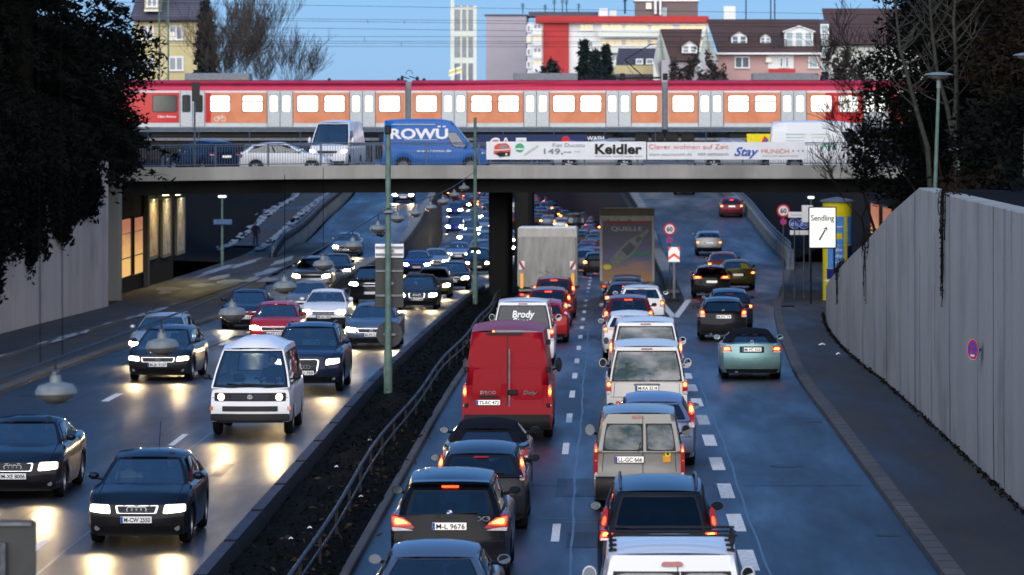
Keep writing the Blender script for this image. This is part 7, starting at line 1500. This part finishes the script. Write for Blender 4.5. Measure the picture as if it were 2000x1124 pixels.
# young birches with pale trunks
for i, (pts, l) in enumerate((([(1812, 290), (1790, 215), (1770, 140), (1757, 95), (1748, 0)], 'leftmost pale birch stem leaning left above the white van'), ([(1865, 290), (1850, 210), (1830, 140), (1820, 60), (1815, -10)], 'pale birch stem behind the tall saucer lamp'), ([(1864, 240), (1868, 180), (1866, 100), (1862, 40), (1866, -10)], 'upright pale birch stem right of the tall saucer lamp'))):
    d = 136.; o = thing('birch_tree', l, 'tree', (0, 0, 0), 0, 'young birches beside the bridge'); mb = MB(); v = [at(a, b_, d) for a, b_ in pts]; b0 = Vector((v[0].x + .2, d, 2.6)); base = b0.copy(); o.location = base
    v = [b0] + v; mb.tube([tuple(p - base) for p in v], [.10, .09, .08, .068, .055, .04], M['birch'], 7)
    rs = random.Random(200 + i); bb = MB()
    for k in range(2, 5):
        for j in range(4):
            p = v[k] - base + (v[min(k + 1, 5)] - v[k]) * rs.random(); dirn = Vector((rs.choice((-1, 1)) * rs.uniform(.5, 1), rs.uniform(-.4, .4), rs.uniform(.5, 1.2))); q = p + dirn * rs.uniform(.8, 1.6); bb.tube([tuple(p), tuple((p + q) / 2 + Vector((0, 0, -.1))), tuple(q)], [.035, .022, .008], M['birch'], 4, False)
            for m_ in range(6): w_ = p + (q - p) * rs.uniform(.3, 1); e = w_ + Vector((rs.uniform(-.6, .6), rs.uniform(-.4, .4), rs.uniform(-.1, .7))); bb.tube([tuple(w_), tuple(e)], [.01, .004], M['twig'], 3, False)
    mb.build('trunk', o, 60, False); bb.build('crown', o, 60, False)
for i, (x, y, z, h, l) in enumerate(((11.4, 170, 2.0, 9.5, 'bare dark shrub whose twigs cross the white high roofed van'), (12.6, 172, 3.0, 12.5, 'bare dark shrub in front of the train end on the right'), (10.9, 168, 1.2, 7.5, 'low bare shrub hanging over the right end of the bridge beam'))): bare(l, x, y, z, h, 300 + i, 'bark', -.3, .8, 5, .08, 'bare_shrub', splits=3, first=.28, up=.1, minr=.011)
# ivy strands hanging down the right wall
for i, (y, ln, l) in enumerate(((90.3, 2.9, 'dark ivy strands hanging from the top of the tall wall'), (117, 2.6, 'dark ivy strands hanging on the sloping part of the wall'), (134, 1.9, 'dark ivy strands at the low end of the sloping wall'))):
    o = thing('hanging_ivy', l, 'ivy', (xw(y) - .03, y, zw(y) + .03)); rs = random.Random(i); mb = MB(); cs = []
    for k in range(15):
        yy = rs.gauss(0, .55 if i == 0 else 1.1); L__ = ln * rs.uniform(.15, 1) * max(.2, 1 - abs(yy) * .7); p0 = (xw(y + yy) - xw(y), yy, zw(y + yy) - zw(y)); pts = [(p0[0] + .3, yy, p0[2] + .03), (p0[0] - .01, yy, p0[2] + .02)] + [(p0[0] - .015 - rs.uniform(0, .04), yy + rs.gauss(0, .05), p0[2] - L__ * t) for t in (.33, .66, 1)]; mb.tube(pts, .012, M['bark'], 3, False)
        for t in range(int(9 * L__)): cs.append((p0[0] - .04, yy + rs.gauss(0, .05), p0[2] - L__ * rs.random()))
    for k in range(240): yy = rs.gauss(0, .9); cs.append((xw(y + yy) - xw(y) + rs.uniform(-.05, .4), yy, zw(y + yy) - zw(y) + rs.uniform(-.05, .22)))
    mb.build('stem', o, 60, False); link('leaves', leaf_mesh('leaves', cs, 1, .045, 'ivy', i, .6), o)
# grass and weeds along wall foot and in the median
rs = np.random.RandomState(5); cs = []
for k in range(7000): y = rs.uniform(30, 178); cs.append((rs.uniform(-5.7, -4.05), y, zm(y) + .24 + abs(rs.normal(0, .05))))
link('median_weeds', leaf_mesh('median_weeds', cs, 1, .05, 'needle', 3, -.2), None, kind='stuff')
cs = []
for k in range(1500): y = rs.uniform(60, 160); cs.append((xw(y) - .06 - abs(rs.normal(0, .05)), y, zs(y) + .16 + abs(rs.normal(0, .035))))
link('wall_foot_weeds', leaf_mesh('wall_foot_weeds', cs, 1, .05, 'ivy', 4, -.3), None, kind='stuff')
cs = [(rs.normal(-4.6, .35), rs.uniform(56, 90), .26 + abs(rs.normal(0, .04))) for k in range(260)]
link('withered_leaves', leaf_mesh('withered_leaves', cs, 1, .06, 'brown_leaf', 6, 0), None, kind='stuff')
# background trees beyond the railway
for i, (px, d, top, l) in enumerate(((438, 300, -60, 'bare tree with a forked crown right of the yellow house'), (495, 310, -70, 'wide bare tree against the sky in the middle of the group'), (545, 320, 5, 'bare tree fanning into the open sky nearest the bell tower'), (415, 296, -10, 'slender bare tree against the yellow house wall'))):
    h = zat(top, d) - 4.5; bare(l, (px - VX) * d / F, d, 4.4, h, 400 + i, 'twig', .06 * (i - 1), .62, 6, .22, 'bare_tree', 'bare winter trees beyond the railway', 3, first=.25, minr=.011, shrink=(.68, .92), up=.55)
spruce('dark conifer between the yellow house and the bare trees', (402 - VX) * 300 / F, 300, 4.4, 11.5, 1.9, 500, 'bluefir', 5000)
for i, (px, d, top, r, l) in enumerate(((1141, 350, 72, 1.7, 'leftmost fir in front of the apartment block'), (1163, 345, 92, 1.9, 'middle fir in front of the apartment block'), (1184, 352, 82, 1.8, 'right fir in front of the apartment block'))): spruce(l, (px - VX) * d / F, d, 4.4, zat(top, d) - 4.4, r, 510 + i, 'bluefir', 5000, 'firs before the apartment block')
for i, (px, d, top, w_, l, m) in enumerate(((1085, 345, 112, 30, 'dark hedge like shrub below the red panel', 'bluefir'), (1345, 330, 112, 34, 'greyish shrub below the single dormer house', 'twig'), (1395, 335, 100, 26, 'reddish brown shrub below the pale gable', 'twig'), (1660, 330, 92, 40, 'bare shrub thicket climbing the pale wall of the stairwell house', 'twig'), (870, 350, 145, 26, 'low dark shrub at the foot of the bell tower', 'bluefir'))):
    s_ = d / F; hh = zat(top, d) - 4.6; wd = w_ * s_; leafy(l, (px - VX) * s_, d, 4.5, [(random.uniform(-wd, wd), random.uniform(-1, 1), hh * random.uniform(.35, .8), wd * .5, 1.2, hh * .28) for _ in range(7)], 3500, .2, m, 520 + i)
o = thing('pennant', 'orange and white flapping pennant before the bell tower foot', 'flag', ((890 - VX) * 300 / F, 300, 5)); mb = MB(); z0 = zat(142, 300) - 5; mb.tube([(0, 0, 0), (0, 0, z0 + .5)], .03, M['galv'], 5); mb.build('pole', o); mb = MB()
for k, m_ in enumerate(('white', 'ad_yellow', 'white')): mb.grid([[(-.5 + .16 * j, .03 + .03 * math.sin(j), z0 - .3 + .17 * k + j * .05) for j in range(7)], [(-.5 + .16 * j, .03 + .03 * math.sin(j), z0 - .16 + .17 * k + j * .05) for j in range(7)]], M[m_])
mb.build('cloth', o, 0)
# ================================================================ PEOPLE
M['skin'] = pm('skin', (.42, .24, .17), .55, var=.1); M['coat_dark'] = pm('dark coat', (.02, .022, .035), .8, var=.3); M['coat_pale'] = pm('pale jacket', (.48, .48, .45), .8, var=.12); M['jeans'] = pm('blue jeans', (.02, .035, .1), .8, var=.3); M['hair'] = pm('dark hair', (.02, .014, .01), .6, var=.3); M['shirt_red'] = pm('dark red jacket', (.2, .03, .04), .8, var=.2)
def person(label, loc, rz, pose, coat, legs='jeans', scale=1., hair='hair'):
    """one continuous skinned body; joints (x,y,z,radius) with x right, y forward"""
    J = {'pelvis': (0, 0, .95, .15), 'waist': (0, .0, 1.1, .135), 'chest': (0, .0, 1.32, .165), 'neckb': (0, -.01, 1.48, .075), 'neck': (0, .01, 1.54, .055), 'jaw': (0, .035, 1.60, .062), 'head': (0, .015, 1.69, .09), 'crown': (0, 0, 1.755, .06)}
    E = [('pelvis', 'waist'), ('waist', 'chest'), ('chest', 'neckb'), ('neckb', 'neck'), ('neck', 'jaw'), ('jaw', 'head'), ('head', 'crown')]
    for s, n in ((-1, 'l'), (1, 'r')):
        if pose == 'walk': arm = [(.185, 0, 1.42, .065), (.25, -.04 * s, 1.16, .05), (.25, .07 * s, .93, .04), (.245, .1 * s, .86, .032)]; leg = [(.1, 0, .88, .1), (.11, .12 * s, .5, .065), (.11, .02 + .1 * s - .1 * (s < 0), .1, .045), (.115, .16 + .1 * s - .1 * (s < 0), .035, .035)]
        else: arm = [(.185, .02, 1.42, .065), (.27, .12, 1.18, .05), (.2, .36, 1.2, .04), (.17, .43, 1.24, .032)]; leg = [(.1, .08, .93, .1), (.13, .46, .98, .07), (.13, .62, .6, .048), (.13, .76, .54, .035)]
        for k, j in zip(('sh', 'el', 'wr', 'ha'), arm): J[k + n] = (s * j[0], *j[1:])
        for k, j in zip(('hi', 'kn', 'an', 'to'), leg): J[k + n] = (s * j[0], *j[1:])
        E += [('chest', 'sh' + n), ('sh' + n, 'el' + n), ('el' + n, 'wr' + n), ('wr' + n, 'ha' + n), ('pelvis', 'hi' + n), ('hi' + n, 'kn' + n), ('kn' + n, 'an' + n), ('an' + n, 'to' + n)]
        h = Vector(J['ha' + n][:3]); dv = (h - Vector(J['wr' + n][:3])).normalized(); sd = Vector((0, 1, 0)) if pose == 'walk' else Vector((1, 0, 0))
        for f in range(4): J['f%d' % f + n] = (*(h + dv * .05 + sd * (f - 1.5) * .019), .01); J['g%d' % f + n] = (*(h + dv * (.075 + .012 * (f in (1, 2))) + sd * (f - 1.5) * .018 + Vector((-s * .012, 0, 0))), .008); E += [('ha' + n, 'f%d' % f + n), ('f%d' % f + n, 'g%d' % f + n)]
        J['t' + n] = (*(h + sd * .04 + dv * .01 + Vector((-s * .015, 0, 0))), .011); E.append(('ha' + n, 't' + n))
    keys = list(J); me = bpy.data.meshes.new('body'); me.from_pydata([J[k][:3] for k in keys], [(keys.index(a), keys.index(b)) for a, b in E], []); ob = bpy.data.objects.new('body', me); COL.objects.link(ob)
    sk = ob.modifiers.new('s', 'SKIN'); sk.use_smooth_shade = True; ss = ob.modifiers.new('u', 'SUBSURF'); ss.levels = 1; ss.render_levels = 1
    for k, v in zip(keys, me.skin_vertices[0].data): v.radius = (J[k][3], J[k][3]); v.use_root = k == 'pelvis'
    m2 = bpy.data.meshes.new_from_object(ob.evaluated_get(bpy.context.evaluated_depsgraph_get())); bpy.data.objects.remove(ob)
    for m_ in ('skin', coat, legs, 'black'): m2.materials.append(M[m_])
    segs = [(Vector(J[a][:3]), Vector(J[b][:3]), 0 if a in ('neck', 'jaw', 'head') or a[:2] in ('wr', 'ha') or a[0] in 'fgt' else (3 if a[:2] == 'an' else (2 if a[:2] in ('hi', 'kn') or b[:2] == 'hi' else 1))) for a, b in E]
    for p_ in m2.polygons:
        c = p_.center; best = 9
        for a, b, k in segs:
            ab = b - a; t = max(0, min(1, (c - a).dot(ab) / ab.dot(ab))); d_ = (c - a - ab * t).length
            if d_ < best: best = d_; p_.material_index = k
        p_.use_smooth = True
    o = thing('person', label, 'person', loc, rz); o.scale = (scale,) * 3; link('body', m2, o)
    mb = MB(); mb.lathe([(0, 1.80), (.06, 1.79), (.098, 1.74), (.112, 1.69), (.1, 1.64), (.08, 1.6)], (0, -.012, 0), M[hair], 14); mb.v = [(x, y - (.03 if y > .045 and z < 1.73 else 0) - (.05 if y > .06 and z < 1.72 else 0), z) for x, y, z in mb.v]; mb.build('hair', o)
    mb = MB()
    for s in (-1, 1): mb.lathe([(0, .0), (.012, .003), (.014, .01)], (s * .033, .093, 1.69), M['ink'], 8, 'Y'); mb.lathe([(0, .02), (.02, .0), (.012, -.02)], (s * .098, .01, 1.675), M['skin'], 8, 'X')
    mb.lathe([(.0, .035), (.012, .02), (.016, 0)], (0, .09, 1.655), M['skin'], 8, 'Y'); mb.box((0, .098, 1.615), (.045, .01, .008), M['shirt_red']); mb.build('face', o)
    return o
y = 258.; person('pedestrian in a dark coat and blue jeans walking on the snowy footpath', ((499 - VX) * y / F, y, zs(y) + .26), R(190), 'walk', 'coat_dark', scale=.98)
def seat(c, lx, ly, lz, label, coat, hair='hair'):
    m = Matrix.Translation(c.location) @ c.rotation_euler.to_matrix().to_4x4(); v = m @ Vector((lx, ly, lz)); return person(label, v, c.rotation_euler[2], 'sit', coat, 'coat_dark', .97, hair)
def sy(kind, back=1.02): s = SPECS[kind]; return s['L'] / 2 - s['yws'] - back
seat(c_a3, -.36, sy('hatch'), -.33, 'driver in a dark jacket behind the wheel of the black hatchback', 'coat_dark'); seat(c_a3, .36, sy('hatch'), -.35, 'passenger in a pale jacket with a seat belt in the black hatchback', 'coat_pale')
seat(c_a4, -.36, sy('sedan'), -.33, 'driver of the dark sedan at the left edge', 'coat_dark'); seat(c_a4, .36, sy('sedan'), -.35, 'passenger in a dark red jacket in the dark sedan', 'shirt_red')
seat(c_t3, -.42, sy('t3', .95), .05, 'driver of the white camper van seen through its windscreen', 'coat_dark')
seat(c_bv, .45, .85, .42, 'driver in black looking out of the side window of the blue van', 'coat_dark')
